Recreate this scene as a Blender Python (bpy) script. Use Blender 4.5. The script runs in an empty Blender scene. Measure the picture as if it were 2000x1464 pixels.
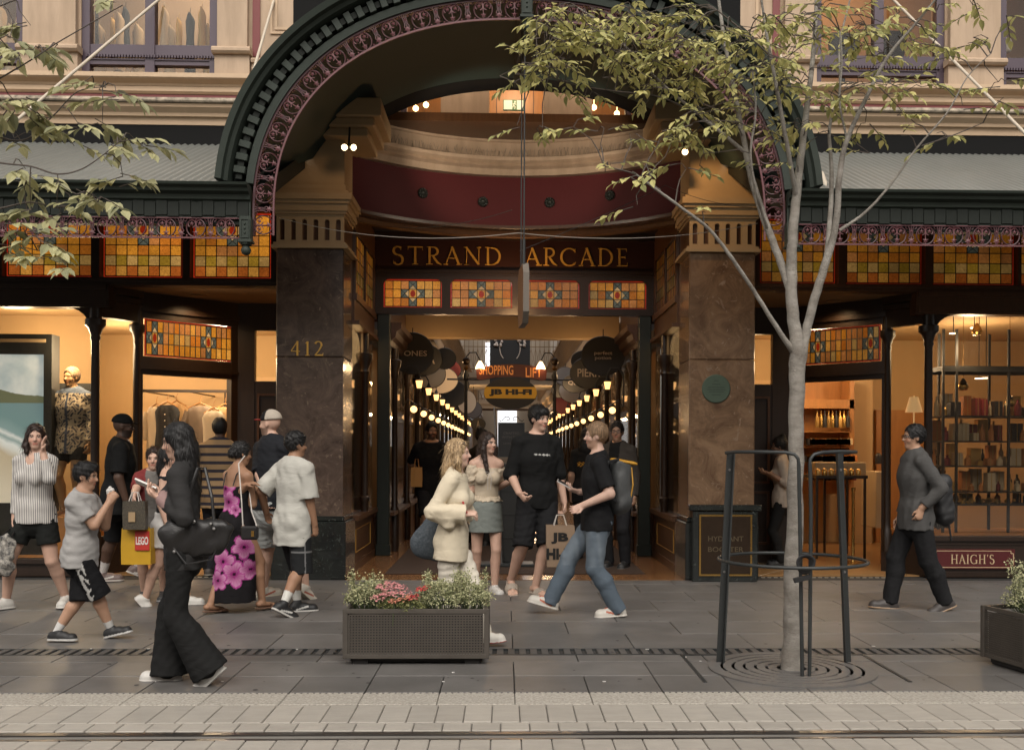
import bpy, math, random
import numpy as np
from mathutils import Matrix, Vector

# ------------------------------------------------------------------ camera, sky, sun, exposure
S = bpy.context.scene
COL = S.collection
R = math.radians
H_CAM, CAM_X, YAW, ROLL, FPX = 1.47, -0.14, R(1.6), R(0.25), 2000.0
PPX, PPY = 985 + FPX * math.tan(YAW), 880.0            # principal point of the photograph (2000 x 1464)
cam = bpy.data.cameras.new('camera')
cam.sensor_width = 36.0; cam.sensor_fit = 'HORIZONTAL'
cam.lens = 36.0 * FPX / 2000
cam.shift_x = -(PPX - 1000) / 2000; cam.shift_y = (PPY - 732) / 2000
cam.clip_start = 0.1; cam.clip_end = 500
cam_o = bpy.data.objects.new('camera', cam); COL.objects.link(cam_o)
cam_o.location = (CAM_X, 0, H_CAM)
cam_o.rotation_euler = (Matrix.Rotation(-YAW, 3, 'Z') @ Matrix.Rotation(R(90), 3, 'X') @ Matrix.Rotation(ROLL, 3, 'Z')).to_euler()
S.camera = cam_o

SUN_EL, SUN_AZ = R(46), R(200)                          # soft overcast light from above and behind the camera
wd = bpy.data.worlds.new('World'); S.world = wd; wd.use_nodes = True
nt = wd.node_tree; bg = nt.nodes['Background']
sky = nt.nodes.new('ShaderNodeTexSky'); sky.sky_type = 'NISHITA'; sky.sun_disc = False
sky.sun_elevation = SUN_EL; sky.sun_rotation = SUN_AZ; sky.air_density = 1.0; sky.dust_density = 4.0; sky.ozone_density = 1.0
hsv = nt.nodes.new('ShaderNodeHueSaturation'); hsv.inputs['Saturation'].default_value = 0.12
tint = nt.nodes.new('ShaderNodeMix'); tint.data_type = 'RGBA'; tint.blend_type = 'MULTIPLY'
tint.inputs[0].default_value = 1.0; tint.inputs[7].default_value = (1.0, 0.955, 0.90, 1)
nt.links.new(sky.outputs[0], hsv.inputs['Color']); nt.links.new(hsv.outputs[0], tint.inputs[6])
nt.links.new(tint.outputs[2], bg.inputs['Color']); bg.inputs['Strength'].default_value = 0.15

sun = bpy.data.lights.new('sun', 'SUN'); sun.energy = 1.5; sun.angle = R(28); sun.color = (1.0, 0.95, 0.88)
sun_o = bpy.data.objects.new('sun', sun); COL.objects.link(sun_o)
sun_o.rotation_euler = (R(90) - SUN_EL, 0, R(25))
sun_o.location = (0, -5, 20)

S.view_settings.view_transform = 'Standard'; S.view_settings.look = 'None'
S.view_settings.exposure = 0.30; S.view_settings.gamma = 1.0
S.render.engine = 'CYCLES'
cy = S.cycles
cy.use_denoising = True
try: cy.denoiser = 'OPENIMAGEDENOISE'
except Exception: pass
cy.max_bounces = 6; cy.diffuse_bounces = 3; cy.glossy_bounces = 3; cy.transmission_bounces = 4; cy.transparent_max_bounces = 12
cy.sample_clamp_indirect = 4.0; cy.caustics_reflective = False; cy.caustics_refractive = False
cy.use_light_tree = True

# ------------------------------------------------------------------ helpers
rng = random.Random(7)
ORG = {}                                                # world origin of every object by name

def W(u, v, Y):
 """the world point in the vertical plane at distance Y that the photograph shows at pixel (u, v)"""
 a, b = u - PPX, v - PPY
 c, s = math.cos(-ROLL), math.sin(-ROLL)
 a, b = a * c - b * s, a * s + b * c
 t = math.tan(YAW + math.atan2(a, FPX))
 X = Y * t
 d = X * math.sin(YAW) + Y * math.cos(YAW)
 return Vector((CAM_X + X, Y, H_CAM - b * d / FPX))
def G(u, v):
 """the world point on the ground at pixel (u, v)"""
 lo, hi = 1.0, 80.0
 for _ in range(50):
  m = (lo + hi) / 2
  if W(u, v, m).z > 0: lo = m
  else: hi = m
 return W(u, v, lo)

def tag(o, label=None, cat=None, group=None, kind=None):
 if label: o['label'] = label
 if cat: o['category'] = cat
 if group: o['group'] = group
 if kind: o['kind'] = kind
 return o
def worg(o): return ORG.get(o.name, Vector((0, 0, 0)))
def link(o, parent=None, loc=(0, 0, 0)):
 COL.objects.link(o)
 loc = Vector(loc); ORG[o.name] = loc
 if parent is not None:
  o.parent = parent; o.location = loc - worg(parent)
 else: o.location = loc
 return o
def empty(name, loc, label=None, cat=None, group=None, kind=None, parent=None):
 o = bpy.data.objects.new(name, None); o.empty_display_size = 0.1
 link(o, parent, loc)
 return tag(o, label, cat, group, kind)

class MB:
 """collects geometry in world coordinates and links it as one mesh object"""
 def __init__(s): s.v = []; s.f = []; s.m = []
 def add(s, vs, fs, mi=0):
  n = len(s.v); s.v += [tuple(p) for p in vs]
  s.f += [tuple(i + n for i in f) for f in fs]; s.m += [mi] * len(fs); return s
 def box(s, x0, x1, y0, y1, z0, z1, mi=0):
  if x0 > x1: x0, x1 = x1, x0
  if y0 > y1: y0, y1 = y1, y0
  if z0 > z1: z0, z1 = z1, z0
  return s.add([(x0,y0,z0),(x1,y0,z0),(x1,y1,z0),(x0,y1,z0),(x0,y0,z1),(x1,y0,z1),(x1,y1,z1),(x0,y1,z1)],
                     [(0,3,2,1),(4,5,6,7),(0,1,5,4),(1,2,6,5),(2,3,7,6),(3,0,4,7)], mi)
 def bbox(s, x0, x1, y0, y1, z0, z1, b=0.006, mi=0):
  """box with chamfered edges"""
  if x0 > x1: x0, x1 = x1, x0
  P = []; X = (x0, x1); Y = (y0, y1); Z = (z0, z1)
  idx = {}
  for i in (0, 1):
   for j in (0, 1):
    for k in (0, 1):
     sx, sy, sz = 1 - 2*i, 1 - 2*j, 1 - 2*k
     for a, d in (('x', (0, b*sy, b*sz)), ('y', (b*sx, 0, b*sz)), ('z', (b*sx, b*sy, 0))):
      idx[i, j, k, a] = len(P); P.append((X[i] + d[0], Y[j] + d[1], Z[k] + d[2]))
  F = []
  def q(*c): F.append(tuple(idx[t] for t in c))
  for i in (0, 1): q((i,0,0,'x'),(i,1,0,'x'),(i,1,1,'x'),(i,0,1,'x'))
  for j in (0, 1): q((0,j,0,'y'),(1,j,0,'y'),(1,j,1,'y'),(0,j,1,'y'))
  for k in (0, 1): q((0,0,k,'z'),(1,0,k,'z'),(1,1,k,'z'),(0,1,k,'z'))
  for j in (0, 1):
   for k in (0, 1): q((0,j,k,'y'),(1,j,k,'y'),(1,j,k,'z'),(0,j,k,'z'))
  for i in (0, 1):
   for k in (0, 1): q((i,0,k,'x'),(i,1,k,'x'),(i,1,k,'z'),(i,0,k,'z'))
  for i in (0, 1):
   for j in (0, 1): q((i,j,0,'x'),(i,j,1,'x'),(i,j,1,'y'),(i,j,0,'y'))
  for i in (0, 1):
   for j in (0, 1):
    for k in (0, 1): F.append((idx[i,j,k,'x'], idx[i,j,k,'y'], idx[i,j,k,'z']))
  s.fix = True
  return s.add(P, F, mi)
 def obox(s, M, sx, sy, sz, mi=0):
  """oriented box: matrix M, full sizes, centred"""
  P = [M @ Vector((a*sx/2, b*sy/2, c*sz/2)) for c in (-1, 1) for a, b in ((-1,-1),(1,-1),(1,1),(-1,1))]
  return s.add(P, [(0,3,2,1),(4,5,6,7),(0,1,5,4),(1,2,6,5),(2,3,7,6),(3,0,4,7)], mi)
 def bar(s, p, q, w, d=None, mi=0, up=(0, 0, 1)):
  """rectangular bar from p to q"""
  p, q = Vector(p), Vector(q); z = (q - p); L = z.length; z.normalize()
  x = z.cross(Vector(up));
  if x.length < 1e-4: x = z.cross(Vector((0, 1, 0)))
  x.normalize(); y = z.cross(x)
  M = Matrix((x, y, z)).transposed().to_4x4(); M.translation = (p + q) / 2
  return s.obox(M, w, d or w, L, mi)
 def prism(s, poly, y0, y1, mi=0):
  """polygon in the XZ plane extruded along Y"""
  n = len(poly)
  P = [(x, y0, z) for x, z in poly] + [(x, y1, z) for x, z in poly]
  F = [tuple(range(n)), tuple(range(2*n - 1, n - 1, -1))]
  F += [(i, i + n, (i + 1) % n + n, (i + 1) % n) for i in range(n)]
  return s.add(P, F, mi)
 def strip(s, rows, closed=False, mi=0):
  """quads between successive rows of points"""
  n = len(rows[0]); P = [p for r in rows for p in r]; F = []
  for i in range(len(rows) - 1):
   for j in range(n if closed else n - 1):
    k = (j + 1) % n
    F.append((i*n + j, i*n + k, (i+1)*n + k, (i+1)*n + j))
  return s.add(P, F, mi)
 def sweep(s, prof, rows_fn, ts, mi=0, closed=True):
  """profile points mapped by rows_fn(t, a, b) for every t"""
  rows = [[rows_fn(t, a, b) for a, b in prof] for t in ts]
  s.strip(rows, closed, mi)
  if closed:
   n = len(prof); k = len(s.v)
   s.f += [tuple(range(k - n, k)), tuple(range(k - n*len(rows), k - n*len(rows) + n))[::-1]]; s.m += [mi, mi]
  return s
 def tube(s, pts, rad, n=8, mi=0, caps=True):
  pts = [Vector(p) for p in pts]
  if not hasattr(rad, '__len__'): rad = [rad] * len(pts)
  t0 = (pts[1] - pts[0]).normalized()
  x = t0.orthogonal().normalized(); rows = []
  for i, p in enumerate(pts):
   a = pts[max(i - 1, 0)]; b = pts[min(i + 1, len(pts) - 1)]
   t = (b - a)
   t = t.normalized() if t.length > 1e-9 else t0
   x = (x - t * x.dot(t));
   x = x.normalized() if x.length > 1e-6 else t.orthogonal().normalized()
   y = t.cross(x)
   rows.append([p + (x*math.cos(2*math.pi*k/n) + y*math.sin(2*math.pi*k/n))*rad[i] for k in range(n)])
  k0 = len(s.v); s.strip(rows, True, mi)
  if caps:
   k = len(s.v); s.f += [tuple(range(k - n, k)), tuple(range(k0, k0 + n))[::-1]]; s.m += [mi, mi]
  return s
 def lathe(s, prof, c=(0, 0, 0), n=16, mi=0, axis='z'):
  """profile of (r, h) turned about an axis through c"""
  rows = []
  for r, h in prof:
   row = []
   for k in range(n):
    a = 2*math.pi*k/n; x, y = r*math.cos(a), r*math.sin(a)
    if axis == 'z': p = (c[0] + x, c[1] + y, c[2] + h)
    elif axis == 'y': p = (c[0] + x, c[1] + h, c[2] + y)
    else: p = (c[0] + h, c[1] + x, c[2] + y)
    row.append(p)
   rows.append(row)
  k0 = len(s.v); s.strip(rows, True, mi); k = len(s.v)
  if prof[-1][0] > 1e-5: s.f.append(tuple(range(k - n, k))); s.m.append(mi)
  if prof[0][0] > 1e-5: s.f.append(tuple(range(k0, k0 + n))[::-1]); s.m.append(mi)
  return s
 def ball(s, c, r, n=12, mi=0, sz=1.0):
  pr = [(max(1e-6, r*math.sin(math.pi*i/(n//2 + 2))), -r*sz*math.cos(math.pi*i/(n//2 + 2))) for i in range(n//2 + 3)]
  return s.lathe(pr, c, n, mi)
 def ring_cell(s, x0, x1, z0, z1, hole, y0, y1, mi=0):
  """plate x0..x1, z0..z1, thickness y0..y1 with a hole given as a list of (x, z)"""
  cx = sum(p[0] for p in hole)/len(hole); cz = sum(p[1] for p in hole)/len(hole)
  pts = list(hole)
  corners = [(x0,z0),(x1,z0),(x1,z1),(x0,z1)]
  def outer(p):
   dx, dz = p[0] - cx, p[1] - cz
   t = 1e9
   if dx > 1e-9: t = min(t, (x1 - cx)/dx)
   if dx < -1e-9: t = min(t, (x0 - cx)/dx)
   if dz > 1e-9: t = min(t, (z1 - cz)/dz)
   if dz < -1e-9: t = min(t, (z0 - cz)/dz)
   return (cx + dx*t, cz + dz*t)
  n = len(pts); out = [outer(p) for p in pts]
  for cxy in corners:                              # snap the nearest outer point to each corner
   i = min(range(n), key=lambda k: (out[k][0] - cxy[0])**2 + (out[k][1] - cxy[1])**2); out[i] = cxy
  V = []; F = []
  for y in (y0, y1): V += [(p[0], y, p[1]) for p in pts] + [(p[0], y, p[1]) for p in out]
  for i in range(n):
   j = (i + 1) % n
   F += [(i, j, n + j, n + i), (2*n + j, 2*n + i, 3*n + i, 3*n + j), (j, i, 2*n + i, 2*n + j), (n + i, n + j, 3*n + j, 3*n + i)]
  return s.add(V, F, mi)
 def mesh(s, name, org=(0, 0, 0), smooth=None):
  me = bpy.data.meshes.new(name)
  o = Vector(org)
  me.from_pydata([(p[0] - o.x, p[1] - o.y, p[2] - o.z) for p in s.v], [], s.f)
  if any(s.m): me.polygons.foreach_set('material_index', s.m)
  if getattr(s, 'fix', False):
   import bmesh
   bm = bmesh.new(); bm.from_mesh(me); bmesh.ops.recalc_face_normals(bm, faces=bm.faces); bm.to_mesh(me); bm.free()
  if smooth is not None:
   me.polygons.foreach_set('use_smooth', [True] * len(me.polygons))
   me.set_sharp_from_angle(angle=R(smooth))
  me.update(); return me
 def build(s, name, mats, parent=None, label=None, cat=None, group=None, kind=None, smooth=None, org=None):
  if org is None:
   if parent is not None: org = worg(parent)
   else:
    A = np.array(s.v); lo, hi = A.min(0), A.max(0)
    org = ((lo[0] + hi[0])/2, (lo[1] + hi[1])/2, lo[2])
  me = s.mesh(name, org, smooth)
  for m in (mats if isinstance(mats, (list, tuple)) else [mats]): me.materials.append(m)
  o = bpy.data.objects.new(name, me); link(o, parent, org)
  return tag(o, label, cat, group, kind)
def inst(name, me, parent, loc, rot=(0, 0, 0), scale=(1, 1, 1), label=None, cat=None, group=None, mat=None, local=False):
 """one more object that shares mesh data"""
 o = bpy.data.objects.new(name, me); COL.objects.link(o)
 o.parent = parent; loc = Vector(loc)
 if parent is not None and not local: loc = loc - worg(parent)
 o.location = loc; o.rotation_euler = rot; o.scale = scale
 ORG[o.name] = loc if parent is None or local else loc + worg(parent)
 return tag(o, label, cat, group)

# ------------------------------------------------------------------ materials
MATS = {}
def mat(name, col, rough=0.6, var=0.0, scale=6.0, bump=0.0, bscale=40.0, metal=0.0, emit=0.0, ecol=None, rnd=0.0, spec=0.5,
  col2=None, stretch=(1, 1, 1), sheen=0.0, coat=0.0, sss=0.0):
 """principled material; colour varied by noise (var), by a second colour (col2) and by piece (rnd)"""
 if name in MATS: return MATS[name]
 m = bpy.data.materials.new(name); m.use_nodes = True; t = m.node_tree; N = t.nodes; L = t.links
 b = N['Principled BSDF']
 b.inputs['Roughness'].default_value = rough; b.inputs['Metallic'].default_value = metal
 b.inputs['Specular IOR Level'].default_value = spec
 b.inputs['Base Color'].default_value = (*col, 1)
 if sheen: b.inputs['Sheen Weight'].default_value = sheen
 if coat: b.inputs['Coat Weight'].default_value = coat; b.inputs['Coat Roughness'].default_value = 0.15
 if sss:
  b.inputs['Subsurface Weight'].default_value = sss; b.inputs['Subsurface Radius'].default_value = (0.012, 0.005, 0.003)
 pos = None
 if var or bump or col2:
  g = N.new('ShaderNodeNewGeometry'); mp = N.new('ShaderNodeMapping'); mp.inputs['Scale'].default_value = stretch
  L.new(g.outputs['Position'], mp.inputs['Vector']); pos = mp.outputs[0]
 out = None
 if col2 is not None:
  n = N.new('ShaderNodeTexNoise'); n.inputs['Scale'].default_value = scale; n.inputs['Detail'].default_value = 6; n.inputs['Roughness'].default_value = 0.65
  L.new(pos, n.inputs['Vector'])
  cr = N.new('ShaderNodeValToRGB'); cr.color_ramp.elements[0].position = 0.38; cr.color_ramp.elements[1].position = 0.66
  cr.color_ramp.elements[0].color = (*col, 1); cr.color_ramp.elements[1].color = (*col2, 1)
  L.new(n.outputs['Fac'], cr.inputs[0]); out = cr.outputs[0]
 if var or rnd:
  h = N.new('ShaderNodeHueSaturation'); h.inputs['Color'].default_value = (*col, 1)
  if out is not None: L.new(out, h.inputs['Color'])
  val = None
  if var:
   n = N.new('ShaderNodeTexNoise'); n.inputs['Scale'].default_value = scale * 0.7; n.inputs['Detail'].default_value = 8; n.inputs['Roughness'].default_value = 0.7
   L.new(pos, n.inputs['Vector'])
   r = N.new('ShaderNodeMapRange'); r.inputs[1].default_value = 0.25; r.inputs[2].default_value = 0.75
   r.inputs[3].default_value = 1 - var; r.inputs[4].default_value = 1 + var
   L.new(n.outputs['Fac'], r.inputs[0]); val = r.outputs[0]
  if rnd:
   oi = N.new('ShaderNodeObjectInfo'); r = N.new('ShaderNodeMapRange'); r.inputs[3].default_value = 1 - rnd; r.inputs[4].default_value = 1 + rnd
   L.new(oi.outputs['Random'], r.inputs[0])
   if val is None: val = r.outputs[0]
   else:
    mm = N.new('ShaderNodeMath'); mm.operation = 'MULTIPLY'; L.new(val, mm.inputs[0]); L.new(r.outputs[0], mm.inputs[1]); val = mm.outputs[0]
  L.new(val, h.inputs['Value']); out = h.outputs[0]
 if out is not None: L.new(out, b.inputs['Base Color'])
 if bump:
  n = N.new('ShaderNodeTexNoise'); n.inputs['Scale'].default_value = bscale; n.inputs['Detail'].default_value = 4
  L.new(pos, n.inputs['Vector'])
  bp = N.new('ShaderNodeBump'); bp.inputs['Strength'].default_value = bump; bp.inputs['Distance'].default_value = 0.01
  L.new(n.outputs['Fac'], bp.inputs['Height']); L.new(bp.outputs[0], b.inputs['Normal'])
 if emit:
  b.inputs['Emission Strength'].default_value = emit
  if ecol is None and out is not None: L.new(out, b.inputs['Emission Color'])
  else: b.inputs['Emission Color'].default_value = (*(ecol or col), 1)
 MATS[name] = m; return m

def brick_mat(name, c1, c2, mortar, bw, bh, ms, rough=0.35, spec=0.5, off=0.5):
 m = bpy.data.materials.new(name); m.use_nodes = True; t = m.node_tree; N = t.nodes; L = t.links
 b = N['Principled BSDF']; b.inputs['Roughness'].default_value = rough; b.inputs['Specular IOR Level'].default_value = spec
 g = N.new('ShaderNodeNewGeometry'); br = N.new('ShaderNodeTexBrick'); L.new(g.outputs['Position'], br.inputs['Vector'])
 br.offset = off
 br.inputs['Color1'].default_value = (*c1, 1); br.inputs['Color2'].default_value = (*c2, 1); br.inputs['Mortar'].default_value = (*mortar, 1)
 br.inputs['Scale'].default_value = 1.0; br.inputs['Mortar Size'].default_value = ms
 br.inputs['Brick Width'].default_value = bw; br.inputs['Row Height'].default_value = bh
 L.new(br.outputs['Color'], b.inputs['Base Color']); MATS[name] = m; return m

def marble(name, base, dark, vein, rough=0.24, scale=3.0):
 m = bpy.data.materials.new(name); m.use_nodes = True; t = m.node_tree; N = t.nodes; L = t.links
 b = N['Principled BSDF']; b.inputs['Roughness'].default_value = rough; b.inputs['Coat Weight'].default_value = 0.3
 g = N.new('ShaderNodeNewGeometry')
 n1 = N.new('ShaderNodeTexNoise'); n1.inputs['Scale'].default_value = scale; n1.inputs['Detail'].default_value = 10; n1.inputs['Roughness'].default_value = 0.72; n1.inputs['Distortion'].default_value = 1.2
 L.new(g.outputs['Position'], n1.inputs['Vector'])
 cr = N.new('ShaderNodeValToRGB'); e = cr.color_ramp.elements
 e[0].position = 0.34; e[0].color = (*dark, 1); e[1].position = 0.62; e[1].color = (*base, 1)
 L.new(n1.outputs['Fac'], cr.inputs[0])
 n2 = N.new('ShaderNodeTexNoise'); n2.inputs['Scale'].default_value = scale * 2.6; n2.inputs['Detail'].default_value = 9; n2.inputs['Distortion'].default_value = 2.4; n2.inputs['Roughness'].default_value = 0.6
 L.new(g.outputs['Position'], n2.inputs['Vector'])
 c2 = N.new('ShaderNodeValToRGB'); e = c2.color_ramp.elements
 e[0].position = 0.60; e[0].color = (0, 0, 0, 1); e[1].position = 0.74; e[1].color = (1, 1, 1, 1)
 L.new(n2.outputs['Fac'], c2.inputs[0])
 mx = N.new('ShaderNodeMix'); mx.data_type = 'RGBA'; L.new(c2.outputs[0], mx.inputs[0]); L.new(cr.outputs[0], mx.inputs[6]); mx.inputs[7].default_value = (*vein, 1)
 L.new(mx.outputs[2], b.inputs['Base Color']); MATS[name] = m; return m

def glass_mat(name, tintc=(0.9, 0.92, 0.9), refl=0.10):
 """thin window glass: see-through with a mirror film of the street"""
 m = bpy.data.materials.new(name); m.use_nodes = True; t = m.node_tree; N = t.nodes; L = t.links
 N.remove(N['Principled BSDF']); o = N['Material Output']
 tr = N.new('ShaderNodeBsdfTransparent'); tr.inputs[0].default_value = (*tintc, 1)
 gl = N.new('ShaderNodeBsdfGlossy'); gl.inputs['Roughness'].default_value = 0.02
 fr = N.new('ShaderNodeFresnel'); fr.inputs[0].default_value = 1.45
 ad = N.new('ShaderNodeMath'); ad.operation = 'MULTIPLY'; ad.inputs[1].default_value = refl; L.new(fr.outputs[0], ad.inputs[0])
 mx = N.new('ShaderNodeMixShader'); L.new(ad.outputs[0], mx.inputs[0]); L.new(tr.outputs[0], mx.inputs[1]); L.new(gl.outputs[0], mx.inputs[2])
 L.new(mx.outputs[0], o.inputs[0]); MATS[name] = m; return m

M = MATS
mat('cream', (0.445, 0.325, 0.225), 0.75, col2=(0.36, 0.26, 0.175), stretch=(3, 3, .5), var=0.10, scale=2.2, bump=0.15, bscale=60)
mat('cream_trim', (0.50, 0.36, 0.235), 0.7, var=0.10, scale=4, bump=0.1)
mat('cream_dirty', (0.44, 0.36, 0.27), 0.85, scale=9, col2=(0.10, 0.09, 0.07), var=0.1)
mat('tan_stone', (0.36, 0.255, 0.14), 0.6, var=0.12, scale=3)
mat('red_paint', (0.16, 0.030, 0.028), 0.55, var=0.08, scale=3)
mat('drum_red', (0.085, 0.011, 0.012), 0.6, spec=.25, var=0.10, scale=2)
mat('purple_frame', (0.065, 0.043, 0.06), 0.45, var=0.08, scale=5)
mat('green_paint', (0.030, 0.038, 0.031), 0.55, spec=.22, var=0.16, scale=5, bump=0.08, bscale=30)
mat('green_dark', (0.013, 0.016, 0.013), 0.6, spec=.18, var=0.15, scale=5)
mat('green_soffit', (0.013, 0.030, 0.028), 0.6, spec=.3, var=0.12, scale=2.5)
mat('soffit_black', (0.010, 0.010, 0.010), 0.8, spec=.1)
mat('lace_purple', (0.055, 0.014, 0.018), 0.5, var=0.25, scale=9)
mat('lace_pink', (0.105, 0.032, 0.038), 0.5, var=0.2, scale=12)
mat('lace_back', (0.022, 0.012, 0.012), 0.8)
mat('zinc_roof', (0.175, 0.18, 0.165), 0.5, var=0.10, scale=2.0, metal=0.3, bump=0.05, stretch=(3, 1, 1))
mat('dark_wood', (0.024, 0.013, 0.008), 0.38, var=0.25, scale=4, stretch=(8, 8, 1))
mat('brown_wood', (0.075, 0.032, 0.013), 0.35, var=0.3, scale=4, stretch=(10, 10, 1))
mat('orange_wood', (0.42, 0.19, 0.06), 0.4, var=0.2, scale=3, stretch=(8, 8, 1))
mat('black_paint', (0.012, 0.012, 0.011), 0.45)
mat('green_post', (0.012, 0.018, 0.015), 0.4)
mat('gold', (0.62, 0.36, 0.08), 0.35, metal=0.6, var=0.12, scale=20)
mat('gold_paint', (0.55, 0.33, 0.07), 0.5, var=0.1, scale=20)
mat('brass', (0.45, 0.27, 0.08), 0.25, metal=0.9)
mat('steel', (0.30, 0.29, 0.28), 0.32, metal=0.9, var=0.2, scale=12)
mat('rail_steel', (0.11, 0.10, 0.095), 0.3, metal=0.8, var=0.3, scale=5, stretch=(0.4, 8, 1))
mat('iron', (0.035, 0.038, 0.038), 0.45, metal=0.3, var=0.15, scale=10)
mat('tan_wall', (0.52, 0.35, 0.18), 0.7, var=0.06, scale=2)
mat('white_wall', (0.7, 0.62, 0.5), 0.6)
mat('sign_dark', (0.035, 0.012, 0.010), 0.42, var=0.15, scale=3)
marble('marble_brown', (0.225, 0.140, 0.082), (0.105, 0.060, 0.034), (0.30, 0.22, 0.16))
marble('marble_dark', (0.105, 0.072, 0.055), (0.038, 0.026, 0.021), (0.19, 0.14, 0.10))
marble('marble_green', (0.016, 0.019, 0.017), (0.007, 0.008, 0.008), (0.09, 0.10, 0.09), scale=5)
glass_mat('shop_glass', (0.95, 0.94, 0.90), 0.55)
glass_mat('street_glass', (0.93, 0.92, 0.90), 1.7)
glass_mat('upper_glass', (0.94, 0.94, 0.92), 0.8)
# ------------------------------------------------------------------ lettering
def text(name, s, mt, parent, cx, cz, y, w, h, rot=0.0, depth=0.004, bold=0.0, about=None, bend=0.0):
 """flat sans lettering w x h centred at (cx, y, cz), facing the street"""
 cu = bpy.data.curves.new(name, 'FONT'); cu.body = s; cu.align_x = 'CENTER'; cu.extrude = 0.01; cu.offset = bold; cu.resolution_u = 3
 o = bpy.data.objects.new('tmp_text', cu); COL.objects.link(o)
 dg = bpy.context.evaluated_depsgraph_get(); dg.update()
 me = bpy.data.meshes.new_from_object(o.evaluated_get(dg)); bpy.data.objects.remove(o); bpy.data.curves.remove(cu)
 A = np.zeros(len(me.vertices)*3); me.vertices.foreach_get('co', A); A = A.reshape(-1, 3)
 lo, hi = A.min(0), A.max(0)
 X = (A[:, 0] - (lo[0] + hi[0])/2)/(hi[0] - lo[0])*w; Z = (A[:, 1] - (lo[1] + hi[1])/2)/(hi[1] - lo[1])*h; Y = -(A[:, 2])/0.01*depth/2
 if bend: Z = Z - bend*(X/(w/2))**2
 c, sn = math.cos(rot), math.sin(rot)
 B = np.stack([X*c - Y*sn, X*sn + Y*c, Z], 1).astype(np.float32)
 me.vertices.foreach_set('co', B.ravel()); me.materials.clear(); me.materials.append(mt); me.update(); me.name = name
 o = bpy.data.objects.new(name, me)
 return link(o, parent, (cx, y, cz))

TK, TN = 0.125, 0.05
def arc(cx, cz, rx, rz, a0, a1, n=14, tk=TK, tn=TN):
 P = []
 for i in range(n + 1):
  a = R(a0 + (a1 - a0)*i/n); P.append((cx + rx*math.cos(a), cz + rz*math.sin(a), tn + (tk - tn)*abs(math.cos(a))))
 return P
def stem(x, z0, z1, w=TK): return [(x, z0, w), (x, z1, w)]
def serif(x, z, w=0.3): return [(x - w/2, z, 0.04), (x + w/2, z, 0.04)]
GLYPH = {
 'S': ([arc(.27, .755, .20, .22, 40, 180, 10), arc(.27, .755, .20, .22, 180, 270, 6, TK*1.1, .09), arc(.29, .25, .22, .27, 90, 0, 6, TK*1.1, .09), arc(.29, .25, .22, .27, 0, -150, 10), [(.42, .98, .04), (.42, .78, .02)], [(.07, .02, .04), (.07, .22, .02)]], .60),
 'T': ([stem(.36, 0, .98), [(.0, .97, .055), (.72, .97, .055)], serif(.36, .02), [(.02, .97, .04), (.0, .80, .02)], [(.70, .97, .04), (.72, .80, .02)]], .76),
 'R': ([stem(.14, 0, .98), [(.14, .965, .05), (.30, .965, .05)], arc(.30, .735, .23, .235, 90, -90, 12), [(.30, .50, .05), (.14, .50, .05)], [(.28, .50, .10), (.52, .12, .12), (.72, .0, .05)], serif(.14, .02), serif(.10, .98, .2)], .72),
 'A': ([[(.05, .0, .05), (.37, 1.0, .06)], [(.34, 1.0, .12), (.70, .0, TK)], [(.17, .36, .045), (.55, .36, .045)], serif(.05, .02, .22), serif(.70, .02, .28)], .78),
 'N': ([[(.12, 0, .05), (.12, .98, .05)], [(.10, .98, .11), (.72, .02, TK)], [(.72, .0, .05), (.72, .98, .05)], serif(.12, .02, .24), serif(.72, .98, .24), serif(.07, .98, .18)], .86),
 'D': ([stem(.14, 0, .98), [(.14, .965, .05), (.32, .965, .05)], arc(.30, .49, .42, .475, 90, -90, 18), [(.32, .02, .05), (.14, .02, .05)], serif(.10, .98, .2), serif(.10, .02, .2)], .82),
 'C': ([arc(.46, .49, .42, .48, 48, 312, 22), [(.76, .96, .04), (.76, .74, .02)], [(.74, .13, .05), (.80, .20, .02)]], .84),
 'E': ([stem(.14, 0, .98), [(.14, .965, .05), (.50, .965, .05)], [(.14, .51, .045), (.44, .51, .045)], [(.14, .02, .05), (.54, .02, .05)], [(.49, .97, .04), (.50, .80, .02)], [(.53, .02, .04), (.55, .20, .02)], [(.43, .59, .02), (.43, .43, .02)], serif(.10, .98, .2), serif(.10, .02, .2)], .62),
 'H': ([stem(.14, 0, .98), stem(.70, 0, .98), [(.14, .5, .06), (.70, .5, .06)], serif(.14, .02), serif(.70, .02), serif(.14, .98), serif(.70, .98)], .88),
 'I': ([stem(.15, 0, .98), serif(.15, .02), serif(.15, .98)], .34),
 'G': ([arc(.46, .49, .42, .48, 48, 300, 22), stem(.76, .02, .42), serif(.74, .42, .26), [(.76, .96, .04), (.76, .74, .02)]], .92),
 "'": ([[(.10, 1.0, .10), (.07, .74, .03)]], .22),
 '4': ([stem(.48, 0, 1.0), [(.48, .98, .06), (.05, .32, .05)], [(.05, .30, .05), (.66, .30, .05)]], .74),
 '1': ([stem(.22, 0, .98), [(.22, .97, .06), (.08, .84, .04)], serif(.22, .02)], .46),
 '2': ([arc(.28, .74, .22, .24, 160, -20, 12), [(.48, .64, .11), (.30, .32, .07), (.04, .04, .05)], [(.04, .045, .09), (.60, .045, .09)], [(.58, .05, .05), (.60, .2, .02)]], .68),
 ' ': ([], .55)}
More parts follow.
